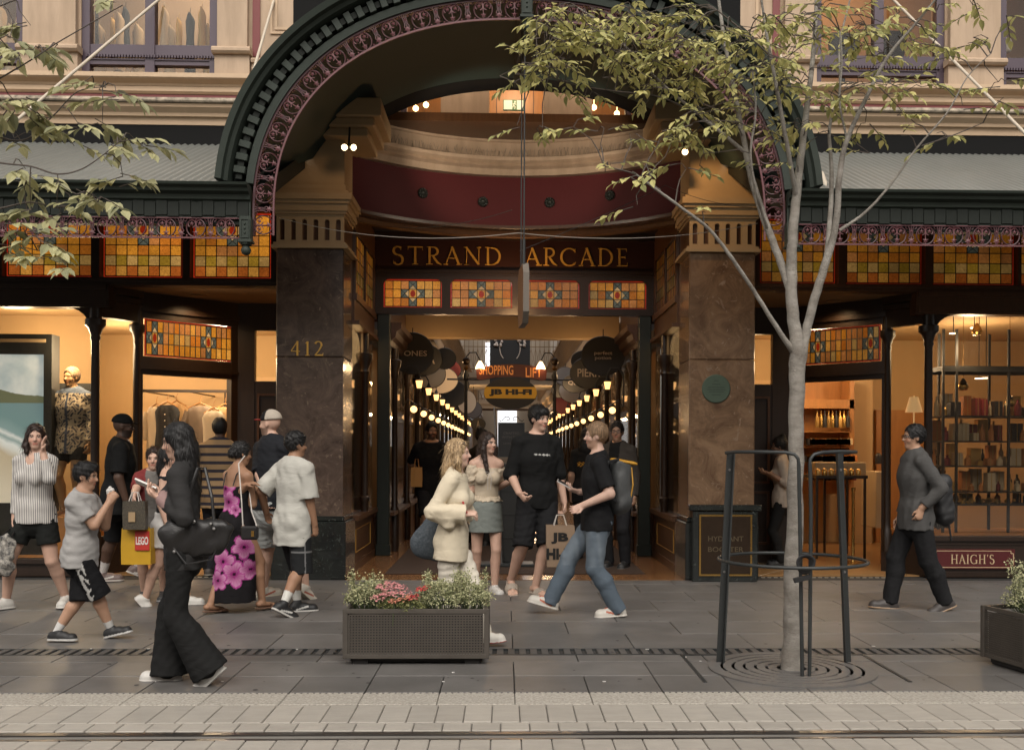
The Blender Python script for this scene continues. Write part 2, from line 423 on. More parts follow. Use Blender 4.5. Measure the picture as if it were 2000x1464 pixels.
def serif_text(name, s, mt, parent, x0, x1, z0, z1, y, depth=0.012, track=0.10):
 """roman capitals built stroke by stroke between x0..x1 and z0..z1"""
 adv = []; x = 0.0
 for ch in s: adv.append(x); x += GLYPH[ch][1] + track
 tot = x - track; kx = (x1 - x0)/tot; kz = z1 - z0
 mb = MB(); k = 0
 for ch, ax in zip(s, adv):
  for st in GLYPH[ch][0]:
   k += 1; d = depth + 0.0006*(k % 9); n = len(st); Lf, Rt = [], []
   for i, (px, pz, w) in enumerate(st):
    a = st[max(i-1, 0)]; b = st[min(i+1, n-1)]
    tx, tz = (b[0]-a[0])*kx, (b[1]-a[1])*kz; l = math.hypot(tx, tz) or 1; nx, nz = -tz/l, tx/l
    wx = w*min(kx, kz)/2 if True else w
    X, Z = x0 + (ax + px)*kx, z0 + pz*kz
    Lf.append((X + nx*wx, Z + nz*wx)); Rt.append((X - nx*wx, Z - nz*wx))
   rows = [[(l[0], y - d, l[1]) for l in Lf], [(r[0], y - d, r[1]) for r in Rt], [(r[0], y, r[1]) for r in Rt], [(l[0], y, l[1]) for l in Lf]]
   mb.strip(rows + [rows[0]])
 return mb.build(name, mt, parent)

# ------------------------------------------------------------------ ground
mat('slab', (0.120, 0.113, 0.107), 0.50, col2=(0.090, 0.085, 0.080), var=0.16, scale=2.4, bump=0.10, bscale=90, rnd=0.13)
mat('joint', (0.030, 0.028, 0.026), 0.9)
mat('kerb_stone', (0.40, 0.37, 0.32), 0.8, scale=55, col2=(0.21, 0.19, 0.165), var=0.1, bump=0.4, bscale=120, rnd=0.05)
mat('paver', (0.31, 0.285, 0.25), 0.65, var=0.14, scale=7, bump=0.25, bscale=60, rnd=0.08, stretch=(1, 3, 1))
mat('road_joint', (0.15, 0.14, 0.125), 0.9, var=0.2)
g = MB(); g.box(-60, 60, -60, 60, -0.30, -0.10); g.build('ground', M['joint'], kind='structure')
road = MB(); road.box(-30, 30, -20, 5.945, -0.0999, -0.012); road = road.build('road', M['road_joint'], kind='structure')
def paver_mesh(w, d, name, mt, h=0.05, b=0.004):
 mb = MB(); mb.bbox(-w/2, w/2, -d/2, d/2, -h, 0, b); me = mb.mesh(name); me.materials.append(mt); return me
PW = 0.155
pm = paver_mesh(PW - 0.005, 0.380 - 0.005, 'paver', M['paver'])
rows = [(5.752, pm), (5.476, None), (5.036, pm), (4.656, pm)]
for j, (y, me) in enumerate(rows):
 ww = 0.32*(j % 2)*PW
 if me is None: me = paver_mesh(PW - 0.006, 0.15, 'paver_mid', M['paver'])
 for i in range(-19, 20):
  o = inst('paver', me, road, (i*PW + ww + 0.03, y, rng.uniform(-0.0015, 0.0015)))
rl = MB()                                                # grooved tram rail let into the road
rl.box(-30, 30, 5.335, 5.385, -0.05, -0.004); rl.box(-30, 30, 5.255, 5.335, -0.05, -0.03); rl.box(-30, 30, 5.228, 5.255, -0.05, -0.002); rl.box(-30, 30, 5.385, 5.40, -0.05, -0.008)
rl.build('tram_rail', M['rail_steel'], label='grooved steel tram rail set flush in the pale road pavers', cat='rail')
kerb = MB(); kerb.box(-30, 30, 5.945, 6.235, -0.0999, -0.02); kerb = kerb.build('kerb', M['joint'], kind='structure')
mb = MB(); mb.bbox(-0.2255, 0.2255, -0.143, 0.125, -0.06, 0.0, 0.004)
for i in range(12): mb.box(-0.2255 + i*0.0376 + 0.006, -0.2255 + i*0.0376 + 0.030, 0.125, 0.145, -0.06, -0.001)
km = mb.mesh('kerb_stone'); km.materials.append(M['kerb_stone'])
for i in range(-8, 9): inst('kerb_stone', km, kerb, (-0.071 + 0.2275 + i*0.455 - 0.455, 6.09, 0.002))
walk = MB(); walk.box(-30, 30, 6.235, 16.2, -0.0999, -0.016); walk = walk.build('sidewalk', M['joint'], kind='structure')
def slabrow(y0, y1, w, off, x0=-5.2, x1=5.6):
 me = paver_mesh(w - 0.007, (y1 - y0) - 0.007, 'slab', M['slab'], 0.04, 0.003)
 i0 = math.floor((x0 - off)/w)
 x = off + i0*w
 while x < x1:
  inst('slab', me, walk, (x + w/2, (y0 + y1)/2, rng.uniform(-0.0012, 0.0012)), rot=(0, 0, 0)); x += w
slabrow(6.245, 6.70, 0.455, -0.071); slabrow(6.70, 7.15, 0.91, -0.071); slabrow(7.15, 7.385, 0.91, 0.384)
y = 7.63
for i, d in enumerate((0.60, 0.60, 0.60, 0.62, 0.62, 0.62, 0.36)):
 slabrow(y, y + d, 0.91, -0.071 + (0.455 if i % 2 else 0.0), -5.4 - 0.25*i, 5.8 + 0.25*i); y += d
# slotted drain
mat('grate_iron', (0.085, 0.08, 0.076), 0.55, metal=0.2, var=0.2, scale=10, rnd=0.06)
dr = empty('drain_grating', (0, 7.5, -0.03), 'long strip of slotted drain grating across the sidewalk', 'drain')
mb = MB(); mb.box(-6, 6, 7.392, 7.41, -0.03, 0.001); mb.box(-6, 6, 7.605, 7.624, -0.03, 0.001); mb.box(-6, 6, 7.41, 7.605, -0.03, -0.02); mb.build('channel', M['iron'], dr)
mb = MB(); mb.bbox(-0.024, 0.024, -0.0975, 0.0975, -0.02, 0.0, 0.002); gm = mb.mesh('grate_bar'); gm.materials.append(M['grate_iron'])
for i in range(-62, 63): inst('grate_bar', gm, dr, (i*0.082, 7.5075, 0.0))
# entrance floor inside the pillars
M['arc_floor'] = brick_mat('arc_floor', (0.26, 0.125, 0.05), (0.18, 0.08, 0.032), (0.07, 0.035, 0.015), 0.30, 0.15, 0.006, rough=0.22)
fl = MB(); fl.box(-2.0, 2.0, 11.66, 64, -0.0105, 0.002); fl.build('arcade_floor', M['arc_floor'], kind='structure')
mat('mosaic', (0.48, 0.42, 0.33), 0.4, rnd=0.15)
th = empty('doorstep_mosaic', (0, 11.8, 0.002), 'row of small pale mosaic tiles along the shop doorsteps', 'tiles')
mb = MB(); mb.box(-0.022, 0.022, -0.008, 0.008, 0, 0.004); mm = mb.mesh('tile'); mm.materials.append(M['mosaic'])
for sx in (-1, 1):
 for i in range(20): inst('tile', mm, th, (sx*(2.9 + 0.075*i), 11.93, -0.004))
 for i in range(12): inst('tile', mm, th, (sx*(2.9 + 0.05*i), 12.05 + 0.07*i, 0.004), rot=(0, 0, sx*0.9))
mat('mat_brown', (0.045, 0.024, 0.014), 0.95, var=0.2, scale=50, bump=0.5, bscale=300)
mb = MB(); mb.bbox(-1.55, 1.55, 12.15, 16.2, 0.002, 0.014, 0.004); mb.build('entrance_mat', M['mat_brown'], label='wide dark brown entrance mat on the arcade floor', cat='mat')

# ------------------------------------------------------------------ stained glass
def glass_lit(name, col, e):
 m = bpy.data.materials.new(name); m.use_nodes = True; t = m.node_tree; N = t.nodes; L = t.links
 b = N['Principled BSDF']; b.inputs['Roughness'].default_value = 0.15; b.inputs['Base Color'].default_value = (*[c*0.10 for c in col], 1)
 g = N.new('ShaderNodeNewGeometry')
 n = N.new('ShaderNodeTexNoise'); n.inputs['Scale'].default_value = 55; n.inputs['Detail'].default_value = 3; n.inputs['Distortion'].default_value = 1.5
 L.new(g.outputs['Position'], n.inputs['Vector'])
 n2 = N.new('ShaderNodeTexNoise'); n2.inputs['Scale'].default_value = 1.7; n2.inputs['Detail'].default_value = 2
 L.new(g.outputs['Position'], n2.inputs['Vector'])
 r = N.new('ShaderNodeMapRange'); r.inputs[1].default_value = .3; r.inputs[2].default_value = .72; r.inputs[3].default_value = .55; r.inputs[4].default_value = 1.35
 L.new(n.outputs['Fac'], r.inputs[0])
 r2 = N.new('ShaderNodeMapRange'); r2.inputs[1].default_value = .3; r2.inputs[2].default_value = .7; r2.inputs[3].default_value = .55; r2.inputs[4].default_value = 1.3
 L.new(n2.outputs['Fac'], r2.inputs[0])
 oi = N.new('ShaderNodeObjectInfo'); r3 = N.new('ShaderNodeMapRange'); r3.inputs[3].default_value = .8; r3.inputs[4].default_value = 1.15; L.new(oi.outputs['Random'], r3.inputs[0])
 m1 = N.new('ShaderNodeMath'); m1.operation = 'MULTIPLY'; L.new(r.outputs[0], m1.inputs[0]); L.new(r2.outputs[0], m1.inputs[1])
 m2 = N.new('ShaderNodeMath'); m2.operation = 'MULTIPLY'; L.new(m1.outputs[0], m2.inputs[0]); L.new(r3.outputs[0], m2.inputs[1])
 m3 = N.new('ShaderNodeMath'); m3.operation = 'MULTIPLY'; L.new(m2.outputs[0], m3.inputs[0]); m3.inputs[1].default_value = e
 b.inputs['Emission Color'].default_value = (*col, 1); L.new(m3.outputs[0], b.inputs['Emission Strength'])
 bp = N.new('ShaderNodeBump'); bp.inputs['Strength'].default_value = 0.5; bp.inputs['Distance'].default_value = 0.004
 L.new(n.outputs['Fac'], bp.inputs['Height']); L.new(bp.outputs[0], b.inputs['Normal'])
 return m
GC = {'amber': (.72, .27, .026), 'orange': (.64, .19, .020), 'rust': (.52, .125, .018), 'gold': (.74, .32, .05), 'pale': (.56, .31, .085),
      'olive': (.46, .255, .025), 'pink': (.58, .21, .05), 'blue': (.13, .135, .10), 'red': (.58, .035, .010), 'white': (.72, .45, .20), 'ruby': (.40, .03, .008)}
PANES = {}
def pane_mesh(kind, col, e):
 key = (kind, col, e)
 if key in PANES: return PANES[key]
 mk = 'glass_%s_%d' % (col, int(e*100))
 if mk not in M: M[mk] = glass_lit(mk, GC[col], e)
 mb = MB(); h = 0.5
 if kind == 'sq': mb.box(-h, h, -0.004, 0.004, -h, h)
 elif kind == 'disc': mb.prism([(.34*math.cos(2*math.pi*k/10), .42*math.sin(2*math.pi*k/10)) for k in range(10)][::-1], -0.006, 0.006)
 else:
  P = {'tn': [(-h, h), (h, h), (0, 0)], 'ts': [(-h, -h), (0, 0), (h, -h)], 'tw': [(-h, -h), (-h, h), (0, 0)], 'te': [(h, -h), (0, 0), (h, h)]}[kind]
  mb.prism(P, -0.004, 0.004)
 me = mb.mesh('pane'); me.materials.append(M[mk]); PANES[key] = me; return me
mat('lead', (0.012, 0.010, 0.008), 0.5)
def stained(name, parent, org, w, h, cols, rows, e, rz=0.0, scheme=None, stars=(), label=None, red=True, round_top=False):
 """leaded window: lower-left corner org, width along the wall turned rz; panes are children"""
 cw, ch = w/cols, h/rows
 mb = MB(); l = 0.005
 for i in range(cols + 1): mb.box(i*cw - l, i*cw + l, -0.009, 0.005, 0, h)
 for j in range(rows + 1): mb.box(0, w, -0.0085, 0.0045, j*ch - l, j*ch + l)
 st_cells = {}
 for (ci, rj) in stars:
  for d in ((0, 0), (1, 0), (-1, 0), (0, 1), (0, -1)): st_cells[ci + d[0], rj + d[1]] = d
 for (i, j), d in st_cells.items():
  if not (0 <= i < cols and 0 <= j < rows) or d == (0, 0): continue
  a = (i*cw, -0.005, j*ch); b = ((i+1)*cw, -0.005, (j+1)*ch); c = (i*cw, -0.005, (j+1)*ch); dd = ((i+1)*cw, -0.005, j*ch)
  mb.bar(a, b, 0.006); mb.bar(c, dd, 0.006)
 me = mb.mesh(name); me.materials.append(M['lead'])
 o = bpy.data.objects.new(name, me); link(o, parent, org); o.rotation_euler = (0, 0, rz)
 if label: o['label'] = label
 r = random.Random(hash((round(org[0], 2), cols)) & 0xffff)
 def pane(kind, col, i, j):
  p = bpy.data.objects.new('pane', pane_mesh(kind, col, e)); COL.objects.link(p); p.parent = o
  p.location = ((i + .5)*cw, 0, (j + .5)*ch); p.scale = (cw*0.985, 1, ch*0.985)
 for i in range(cols):
  for j in range(rows):
   d = st_cells.get((i, j))
   if d is None: pane('sq', scheme(i, j, r), i, j)
   elif d == (0, 0): pane('sq', 'gold', i, j); pane('disc', 'ruby', i, j)
   else:
    tip = {(1, 0): 'tw', (-1, 0): 'te', (0, 1): 'ts', (0, -1): 'tn'}[d]
    for k in ('tn', 'ts', 'tw', 'te'): pane(k, 'white' if k == tip else ('blue' if k[1] != tip[1] and not (tip in ('tn', 'ts')) ^ (k in ('tn', 'ts')) else ('blue' if (tip in ('tn', 'ts')) != (k in ('tn', 'ts')) else 'pink')), i, j)
 if red:
  mk = 'glass_red_%d' % int(e*100)
  if mk not in M: M[mk] = glass_lit(mk, GC['red'], e*0.9)
  mr = MB(); q = 0.020; mr.box(-q, w + q, -0.003, 0.003, -q, -0.006); mr.box(-q, -0.006, -0.003, 0.003, -0.006, h + q); mr.box(w + 0.006, w + q, -0.003, 0.003, -0.006, h + q); mr.box(-0.006, w + 0.006, -0.003, 0.003, h + 0.006, h + q)
  me = mr.mesh('red_border'); me.materials.append(M[mk]); b = bpy.data.objects.new('red_border', me); COL.objects.link(b); b.parent = o
 return o
def sch_band(i, j, r):
 if j == 0: return 'rust' if i % 2 == 0 else 'gold'
 if j == 1: return 'pale' if i % 2 == 0 else 'olive'
 return r.choice(['amber', 'amber', 'orange', 'pink']) if j < 5 else 'amber'
def sch_amber(i, j, r): return r.choice(['amber', 'amber', 'pink', 'gold', 'pink', 'pale', 'orange'])

# ------------------------------------------------------------------ the arcade building
B = empty('arcade_building', (0, 12, 0), 'cream Victorian arcade building with marble pillars and gold lettered sign over its entrance', 'building')
def zz(v, Y): return H_CAM + (880 - v)*Y/2000
N_SE = 2.25
def se(a, b, z0, t):
 c, s = math.cos(t), math.sin(t)
 return (a*math.copysign(abs(c)**(2/N_SE), c), z0 + b*abs(s)**(2/N_SE))
def se_z(x, a, b, z0): return z0 + b*max(0.0, 1 - min(1, abs(x)/a)**N_SE)**(1/N_SE)
VA, VB, VZ = 2.62, 2.22, 3.609                            # the vault
YW = 12.0                                                # upper wall plane
# upper wall with the arched opening
mb = MB()
xs = [VA*math.sin(math.pi/2*i/24) for i in range(-24, 25)]
rows0 = [(x, YW, max(se_z(x, VA, VB, VZ), 4.9)) for x in xs]
mb.strip([rows0, [(x, YW, 9.0) for x in xs]])
mb.strip([[(x, YW + 0.40, z) for x, y, z in rows0], rows0])
mb.build('arch_wall', [M['soffit_black']], B)
for sx in (-1, 1):
 mb = MB()
 def sbox(x0, x1, y0, y1, z0, z1, mi=0): mb.box(sx*x0, sx*x1, y0, y1, z0, z1, mi)
 # plain wall round two windows
 sbox(2.62, 3.50, YW, YW + .4, 5.77, 9); sbox(5.06, 5.72, YW, YW + .4, 5.77, 9); sbox(7.28, 9.5, YW, YW + .4, 5.77, 9); sbox(3.50, 5.06, YW, YW + .4, 8.4, 9); sbox(5.72, 7.28, YW, YW + .4, 8.4, 9)
 sbox(2.3, 9.5, YW, YW + .4, 4.3, 5.02); sbox(2.62, 9.5, YW, YW + .4, 5.02, 5.77)
 mb.build('wall', M['cream'], B)
 # string courses (profile swept along X)
 def course(name, prof, mt, x0=2.66, x1=9.5):
  c = MB(); c.sweep(prof, lambda t, a, b: (sx*t, YW - a, b), [x0, x1]); c.build(name, mt, B)
 course('sill_course', [(0, 5.665), (.05, 5.665), (.06, 5.69), (.13, 5.72), (.15, 5.735), (.15, 5.785), (0, 5.785)], M['cream_trim'])
 course('cornice', [(0, 5.58), (.03, 5.58), (.055, 5.605), (.05, 5.66), (0, 5.66)], M['cream_trim'])
 course('red_band', [(0, 5.492), (.02, 5.492), (.02, 5.577), (0, 5.577)], M['red_paint'])
 course('ledge', [(0, 5.43), (.20, 5.435), (.21, 5.45), (.19, 5.488), (0, 5.49)], M['cream_dirty'])
 course('lower_cornice', [(0, 5.22), (.04, 5.22), (.05, 5.30), (.09, 5.305), (.10, 5.34), (.16, 5.39), (.17, 5.427), (0, 5.427)], M['cream_trim'])
 course('flashing', [(0, 4.98), (.03, 4.98), (.03, 5.217), (0, 5.217)], M['soffit_black'], 2.5)
 # pilasters: pedestal, torus, shaft
 for (x0, x1) in ((3.10, 3.50), (5.06, 5.72)):
  p = MB()
  p.box(sx*x0, sx*x1, YW - .10, YW - .001, 5.786, 6.02)
  p.sweep([(0, 6.02), (.14, 6.02), (.165, 6.045), (.165, 6.075), (.14, 6.10), (0, 6.10)], lambda t, a, b: (sx*t, YW - a, b), [x0 - .02, x1 + .02])
  p.box(sx*(x0 + .03), sx*(x1 - .03), YW - .085, YW - .001, 6.10, 9.0)
  p.build('pilaster', M['cream'], B)
 c = MB(); c.box(sx*3.00, sx*3.085, YW - .02, YW - .001, 6.03, 9); c.build('red_stripe', M['red_paint'], B)
 c = MB(); c.box(sx*2.64, sx*3.085, YW - .06, YW - .001, 5.786, 5.94); c.sweep([(0, 5.94), (.09, 5.94), (.10, 5.97), (.07, 6.0), (0, 6.0)], lambda t, a, b: (sx*t, YW - a, b), [2.64, 3.085]); c.build('pedestal', M['cream'], B)
 # moulded wall panel between the arch and the window
 c = MB()
 xa, xb, z0 = 1.70, 2.88, 6.30
 for (a, b, y) in ((0, .025, .02), (.05, .08, .012)):
  c.box(sx*(xa + a), sx*(xb - a), YW - y, YW - .001, z0 + a, z0 + b); c.box(sx*(xb - a), sx*(xb - b), YW - y, YW - .001, z0 + b, 8.6)
 c.build('panel_moulding', M['cream_trim'], B)
 # windows
 for wi, (x0, x1) in enumerate(((3.50, 5.06), (5.72, 7.28))):
  cx = (x0 + x1)/2; wn = empty('window', (sx*cx, YW, 5.786), parent=B)
  f = MB()
  def fb(a0, a1, y0, y1, z0, z1): f.box(sx*a0, sx*a1, YW + y0, YW + y1, z0, z1)
  for a0, a1 in ((x0 + .001, x0 + .09), (x1 - .09, x1 - .001), (cx - .055, cx + .055)): fb(a0, a1, .02, .14, 5.787, 8.39)
  for a0, a1 in ((x0 + .09, cx - .055), (cx + .055, x1 - .09)):
   fb(a0, a1, .04, .12, 5.787, 5.82); fb(a0, a1, .03, .13, 5.935, 5.985); fb(a0, a1, .015, .13, 5.985, 6.0); fb(a0, a1, .035, .12, 6.05, 6.17); fb(a0, a1, .04, .12, 8.2, 8.39)
   fb(a0, a1, .03, .12, 6.0, 6.008)
  f.build('frame', M['purple_frame'], wn)
  bd = MB(); bd.ball((0, 0, 0), 0.014, 6); bm_ = bd.mesh('bead'); bm_.materials.append(M['purple_frame'])
  mb2 = MB()
  for i in range(44): mb2.box(sx*(x0 + .04 + i*.0338 - .010), sx*(x0 + .04 + i*.0338 + .010), YW - .006, YW + .03, 6.01, 6.042)
  o = mb2.build('bead_moulding', M['purple_frame'], wn)
  for a0, a1 in ((x0 + .09, cx - .055), (cx + .055, x1 - .09)):
   for z0_, z1_ in ((5.82, 5.935), (6.17, 8.2)):
    gp = MB(); gp.box(sx*a0, sx*a1, YW + .08, YW + .086, z0_, z1_); gp.build('pane', M['upper_glass'], wn)
 # first floor room behind the windows
 rm = MB(); rm.box(sx*2.9, sx*9, YW + 2.6, YW + 2.7, 5.6, 8.6); rm.box(sx*2.9, sx*9, YW + .4, YW + 2.7, 5.55, 5.65); rm.box(sx*2.9, sx*9, YW + .4, YW + 2.7, 8.4, 8.5); rm.box(sx*2.85, sx*2.9, YW + .4, YW + 2.7, 5.6, 8.6); rm.box(sx*9, sx*9.1, YW + .4, YW + 2.7, 5.6, 8.6)
 rm.build('upper_room', mat('upper_wall', (.34, .25, .17), .7, var=.1, scale=2), B)

# pillars
for sx in (-1, 1):
 P = empty('pillar', (sx*2.35, 11.97, 0), parent=B)
 mm = M['marble_dark'] if sx < 0 else M['marble_brown']
 Y0 = 11.67
 c = MB(); c.bbox(sx*1.97, sx*2.73, Y0, 12.36, 0.70, 2.52, .012); c.bbox(sx*1.97, sx*2.73, Y0, 12.36, 2.523, 3.75, .012); c.build('shaft', mm, P)
 c = MB(); c.bbox(sx*1.93, sx*2.77, Y0 - .04, 12.37, 0.0, .66, .012); c.bbox(sx*1.95, sx*2.75, Y0 - .02, 12.365, .66, .72, .01); c.build('plinth', M['marble_green'], P)
 c = MB()
 def slab(o, z0, z1): c.box(sx*(1.97 - o), sx*(2.73 + o), Y0 - o, 12.36 + min(o, .0), z0, z1)
 slab(.05, 3.75, 3.785); slab(.03, 3.785, 3.815); slab(.004, 4.115, 4.14)
 slab(.03, 4.14, 4.17); slab(.05, 4.17, 4.25); slab(.075, 4.25, 4.29); slab(.10, 4.29, 4.36); slab(.06, 4.36, 4.40); slab(.02, 4.40, 4.47)
 n = 6; cw = .76/n
 for k in range(n):
  xc = 1.97 + cw*(k + .5); hw = .028; zb, zt = 3.845, 4.055
  hole = [(xc - hw, zb), (xc, zb), (xc + hw, zb), (xc + hw, (zb + zt)/2), (xc + hw, zt)] + [(xc + hw*math.cos(R(a)), zt + hw*math.sin(R(a))) for a in (30, 60, 90, 120, 150)] + [(xc - hw, zt), (xc - hw, (zb + zt)/2)]
  hole = [(sx*x, z) for x, z in hole]
  a0, a1 = sorted((sx*(xc - cw/2), sx*(xc + cw/2)))
  c.ring_cell(a0, a1, 3.815, 4.115, hole, Y0, Y0 + .045)
 c.fix = True
 c.build('capital', M['tan_stone'], P)
 c = MB(); c.box(sx*1.975, sx*2.725, Y0 + .047, 12.36, 3.815, 4.115); c.build('slot_recess', M['brown_wood'], P)
 c = MB(); c.box(sx*1.97, sx*2.73, Y0 + .02, 12.36, 4.47, 5.07); c.build('pier', M['tan_stone'], P)
 c = MB(); c.bbox(sx*1.52, sx*2.58, 11.35, 12.36, 5.16, 5.36, .01); c.bbox(sx*1.60, sx*2.58, 11.42, 12.36, 5.07, 5.16, .01); c.bbox(sx*1.68, sx*2.58, 11.5, 12.36, 4.98, 5.07, .01); c.build('entablature', M['tan_stone'], P)
serif_text('house_number', '412', M['gold'], B, -2.565, -2.185, 2.535, 2.70, 11.67, depth=.012, track=.22)
# round plaque on the brown pillar
pq = empty('round_plaque', (2.28, 11.66, 2.19), 'round green enamel plaque on the brown marble pillar', 'plaque')
mat('plaque_green', (0.055, 0.085, 0.058), 0.55, var=0.1, scale=8); mat('plaque_text', (0.03, 0.045, 0.033), .6)
c = MB(); c.lathe([(.163, 0), (.163, -.015), (.155, -.02), (1e-6, -.02)], (2.28, 11.669, 2.19), 32, axis='y'); c.build('disc', M['plaque_green'], pq, smooth=30)
c = MB()
for k, (w, z) in enumerate(((.05, .09), (.09, .05), (.19, .015), (.21, -.01), (.17, -.035), (.10, -.07))): c.box(2.28 - w/2, 2.28 + w/2, 11.6465, 11.649, 2.19 + z - .004, 2.19 + z + .004)
c.build('inscription', M['plaque_text'], pq)
# hydrant cabinet against the brown pillar
hb = empty('hydrant_cabinet', (2.36, 11.6, 0), 'bronze hydrant booster cabinet with green marble surround at pillar foot', 'cabinet')
mat('bronze_dark', (0.035, 0.021, 0.012), 0.35, metal=0.5, var=0.2, scale=8); mat('bronze_text', (0.13, 0.10, 0.06), 0.4, metal=.5)
c = MB(); c.bbox(1.99, 2.73, 11.50, 11.628, 0, .80, .01); c.bbox(1.95, 2.77, 11.48, 11.628, .80, .87, .012); c.build('surround', M['marble_green'], hb)
c = MB(); c.bbox(2.08, 2.64, 11.475, 11.499, .09, .74, .004); c.build('door', M['bronze_dark'], hb)
c = MB()
for a in (0,): c.box(2.06, 2.08, 11.48, 11.499, .07, .76); c.box(2.64, 2.66, 11.48, 11.499, .07, .76); c.box(2.08, 2.64, 11.48, 11.499, .74, .76); c.box(2.08, 2.64, 11.48, 11.499, .07, .09)
c.build('door_frame', M['brass'], hb)
text('lettering', 'HYDRANT', M['bronze_text'], hb, 2.36, .49, 11.474, .40, .055, bold=.004); text('lettering', 'BOOSTER', M['bronze_text'], hb, 2.36, .37, 11.474, .40, .055, bold=.004)

# curved drum over the entrance
RD = 2.606; CYD = 10.594; HALF = math.asin(1.97/RD)
def drum(name, prof, mt, ext=0.0, smooth=40):
 ts = [-(HALF + ext) + 2*(HALF + ext)*i/48 for i in range(49)]
 c = MB(); c.sweep(prof, lambda t, a, b: ((RD - a)*math.sin(t), CYD + (RD - a)*math.cos(t), b), ts); c.build(name, mt, B, smooth=smooth)
drum('drum_wall', [(-.12, 4.34), (0, 4.34), (0, 4.985), (-.12, 4.985)], M['drum_red'])
drum('drum_moulding', [(-.1, 4.22), (.02, 4.22), (.05, 4.26), (.03, 4.29), (.08, 4.31), (.08, 4.35), (-.1, 4.35)], M['brown_wood'])
drum('drum_cornice', [(-.1, 4.985), (.10, 4.985), (.12, 5.06), (.17, 5.085), (.15, 5.12), (.20, 5.15), (.215, 5.19), (.03, 5.20), (.03, 5.42), (.06, 5.43), (.09, 5.47), (.15, 5.50), (.17, 5.54), (.20, 5.555), (.20, 5.60), (-.1, 5.60)], M['cream'], smooth=25)
mat('rosette_green', (0.02, 0.024, 0.02), .45)
for a in (-27, -9.5, 9.5, 27):                           # rosettes
 c = MB(); c.lathe([(.068, 0), (.06, -.02), (.03, -.035), (.022, -.05), (1e-6, -.055)], (0, 0, 0), 16, axis='y')
 for k in range(10): c.ball((.05*math.cos(k*.628), -.02, .05*math.sin(k*.628)), .018, 6)
 me = c.mesh('rosette', smooth=60); me.materials.append(M['rosette_green'])
 t = R(a); inst('rosette', me, B, (RD*math.sin(t), CYD + RD*math.cos(t), 4.70 if abs(a) > 20 else 4.66), rot=(0, 0, -t))
# bird spikes on the drum cornice
c = MB(); rs = random.Random(3)
mat('spike_wire', (0.22, 0.19, 0.15), .4, metal=.5)
for i in range(210):
 t = -HALF*.96 + 1.92*HALF*i/209; r0 = RD - .12
 p = Vector((r0*math.sin(t), CYD + r0*math.cos(t), 5.195)); L_ = rs.uniform(.08, .13)
 q = p + Vector((rs.uniform(-.06, .06), rs.uniform(-.05, .03), L_)); c.bar(p, q, .0028)
for i in range(120):
 t = -HALF*.9 + 1.8*HALF*i/119
 if abs(math.sin(t)*RD) > 1.0 or abs(math.sin(t)*RD) < .35:
  r0 = RD - .10; p = Vector((r0*math.sin(t), CYD + r0*math.cos(t), 5.60)); q = p + Vector((rs.uniform(-.05, .05), rs.uniform(-.04, .03), rs.uniform(.09, .13))); c.bar(p, q, .0028)
c.build('bird_spikes', M['spike_wire'], label='thin wire bird spikes bristling along the curved cream cornice', cat='bird spikes', kind='stuff')
# first floor loggia behind the drum
c = MB(); c.box(-2.6, 2.6, 15.6, 15.7, 5.4, 7.6); c.build('loggia_wall', M['orange_wood'], B)
c = MB(); c.box(-2.6, 2.6, 12.4, 15.7, 5.45, 5.55); c.box(-2.6, 2.6, 12.4, 15.7, 7.4, 7.5); c.box(-2.7, -2.6, 12.4, 15.7, 5.45, 7.5); c.box(2.6, 2.7, 12.4, 15.7, 5.45, 7.5); c.build('loggia_room', M['brown_wood'], B)
for sx in (-1, 1):
 c = MB(); c.box(sx*.36, sx*.98, 13.25, 13.75, 5.55, 6.25); c.sweep([(0, 6.25), (.05, 6.25), (.075, 6.28), (.05, 6.32), (.02, 6.33), (.0, 6.42)], lambda t, a, b: (sx*(.36 - a + t*(.62 + 2*a)), 13.25 - a, b), [0, 1]); c.box(sx*.42, sx*.92, 13.3, 13.7, 6.25, 7.4)
 c.fix = True; c.build('loggia_pier', M['cream'], B)
 c = MB(); c.box(sx*1.45, sx*1.53, 13.6, 13.7, 5.55, 7.4); c.box(sx*2.2, sx*2.28, 13.6, 13.7, 5.55, 7.4); c.box(sx*.98, sx*2.28, 13.62, 13.68, 5.72, 5.80); c.build('loggia_frame', M['purple_frame'], B)
c = MB()
for x in (-.85, -.28, .28, .85): c.box(x - .006, x + .006, 15.585, 15.6, 5.55, 7.4)
for x0, x1 in ((-.80, .80),): c.box(x0, x1, 15.57, 15.6, 6.02, 6.06)
c.build('panel_joint', M['brown_wood'], B)
c = MB(); c.box(-.30, .30, 13.34, 13.40, 5.60, 5.80); c.build('loggia_screen', M['soffit_black'], B)
mat('exit_green', (0.05, 0.16, 0.07), .5, emit=0.12); mat('exit_white', (.6, .65, .55), .5, emit=0.28)
ex = empty('exit_sign', (0, 15.4, 6.4), 'lit green and white running man exit sign in the loggia', 'exit sign')
p = W(1003, 206, 15.35)
c = MB(); c.bbox(p.x - .155, p.x + .155, 15.33, 15.37, p.z - .08, p.z + .08, .006); c.build('panel', M['exit_green'], ex)
c = MB(); c.box(p.x - .145, p.x - .02, 15.326, 15.329, p.z - .07, p.z + .07); c.build('field', M['exit_white'], ex); c = MB(); c.box(p.x + .05, p.x + .145, 15.326, 15.329, p.z - .07, p.z + .07); c.build('field', M['exit_white'], ex)
c = MB(); c.lathe([(1e-6, -.001), (.013, -.001), (.013, 0)], (p.x + .022, 15.328, p.z + .045), 10, axis='y')
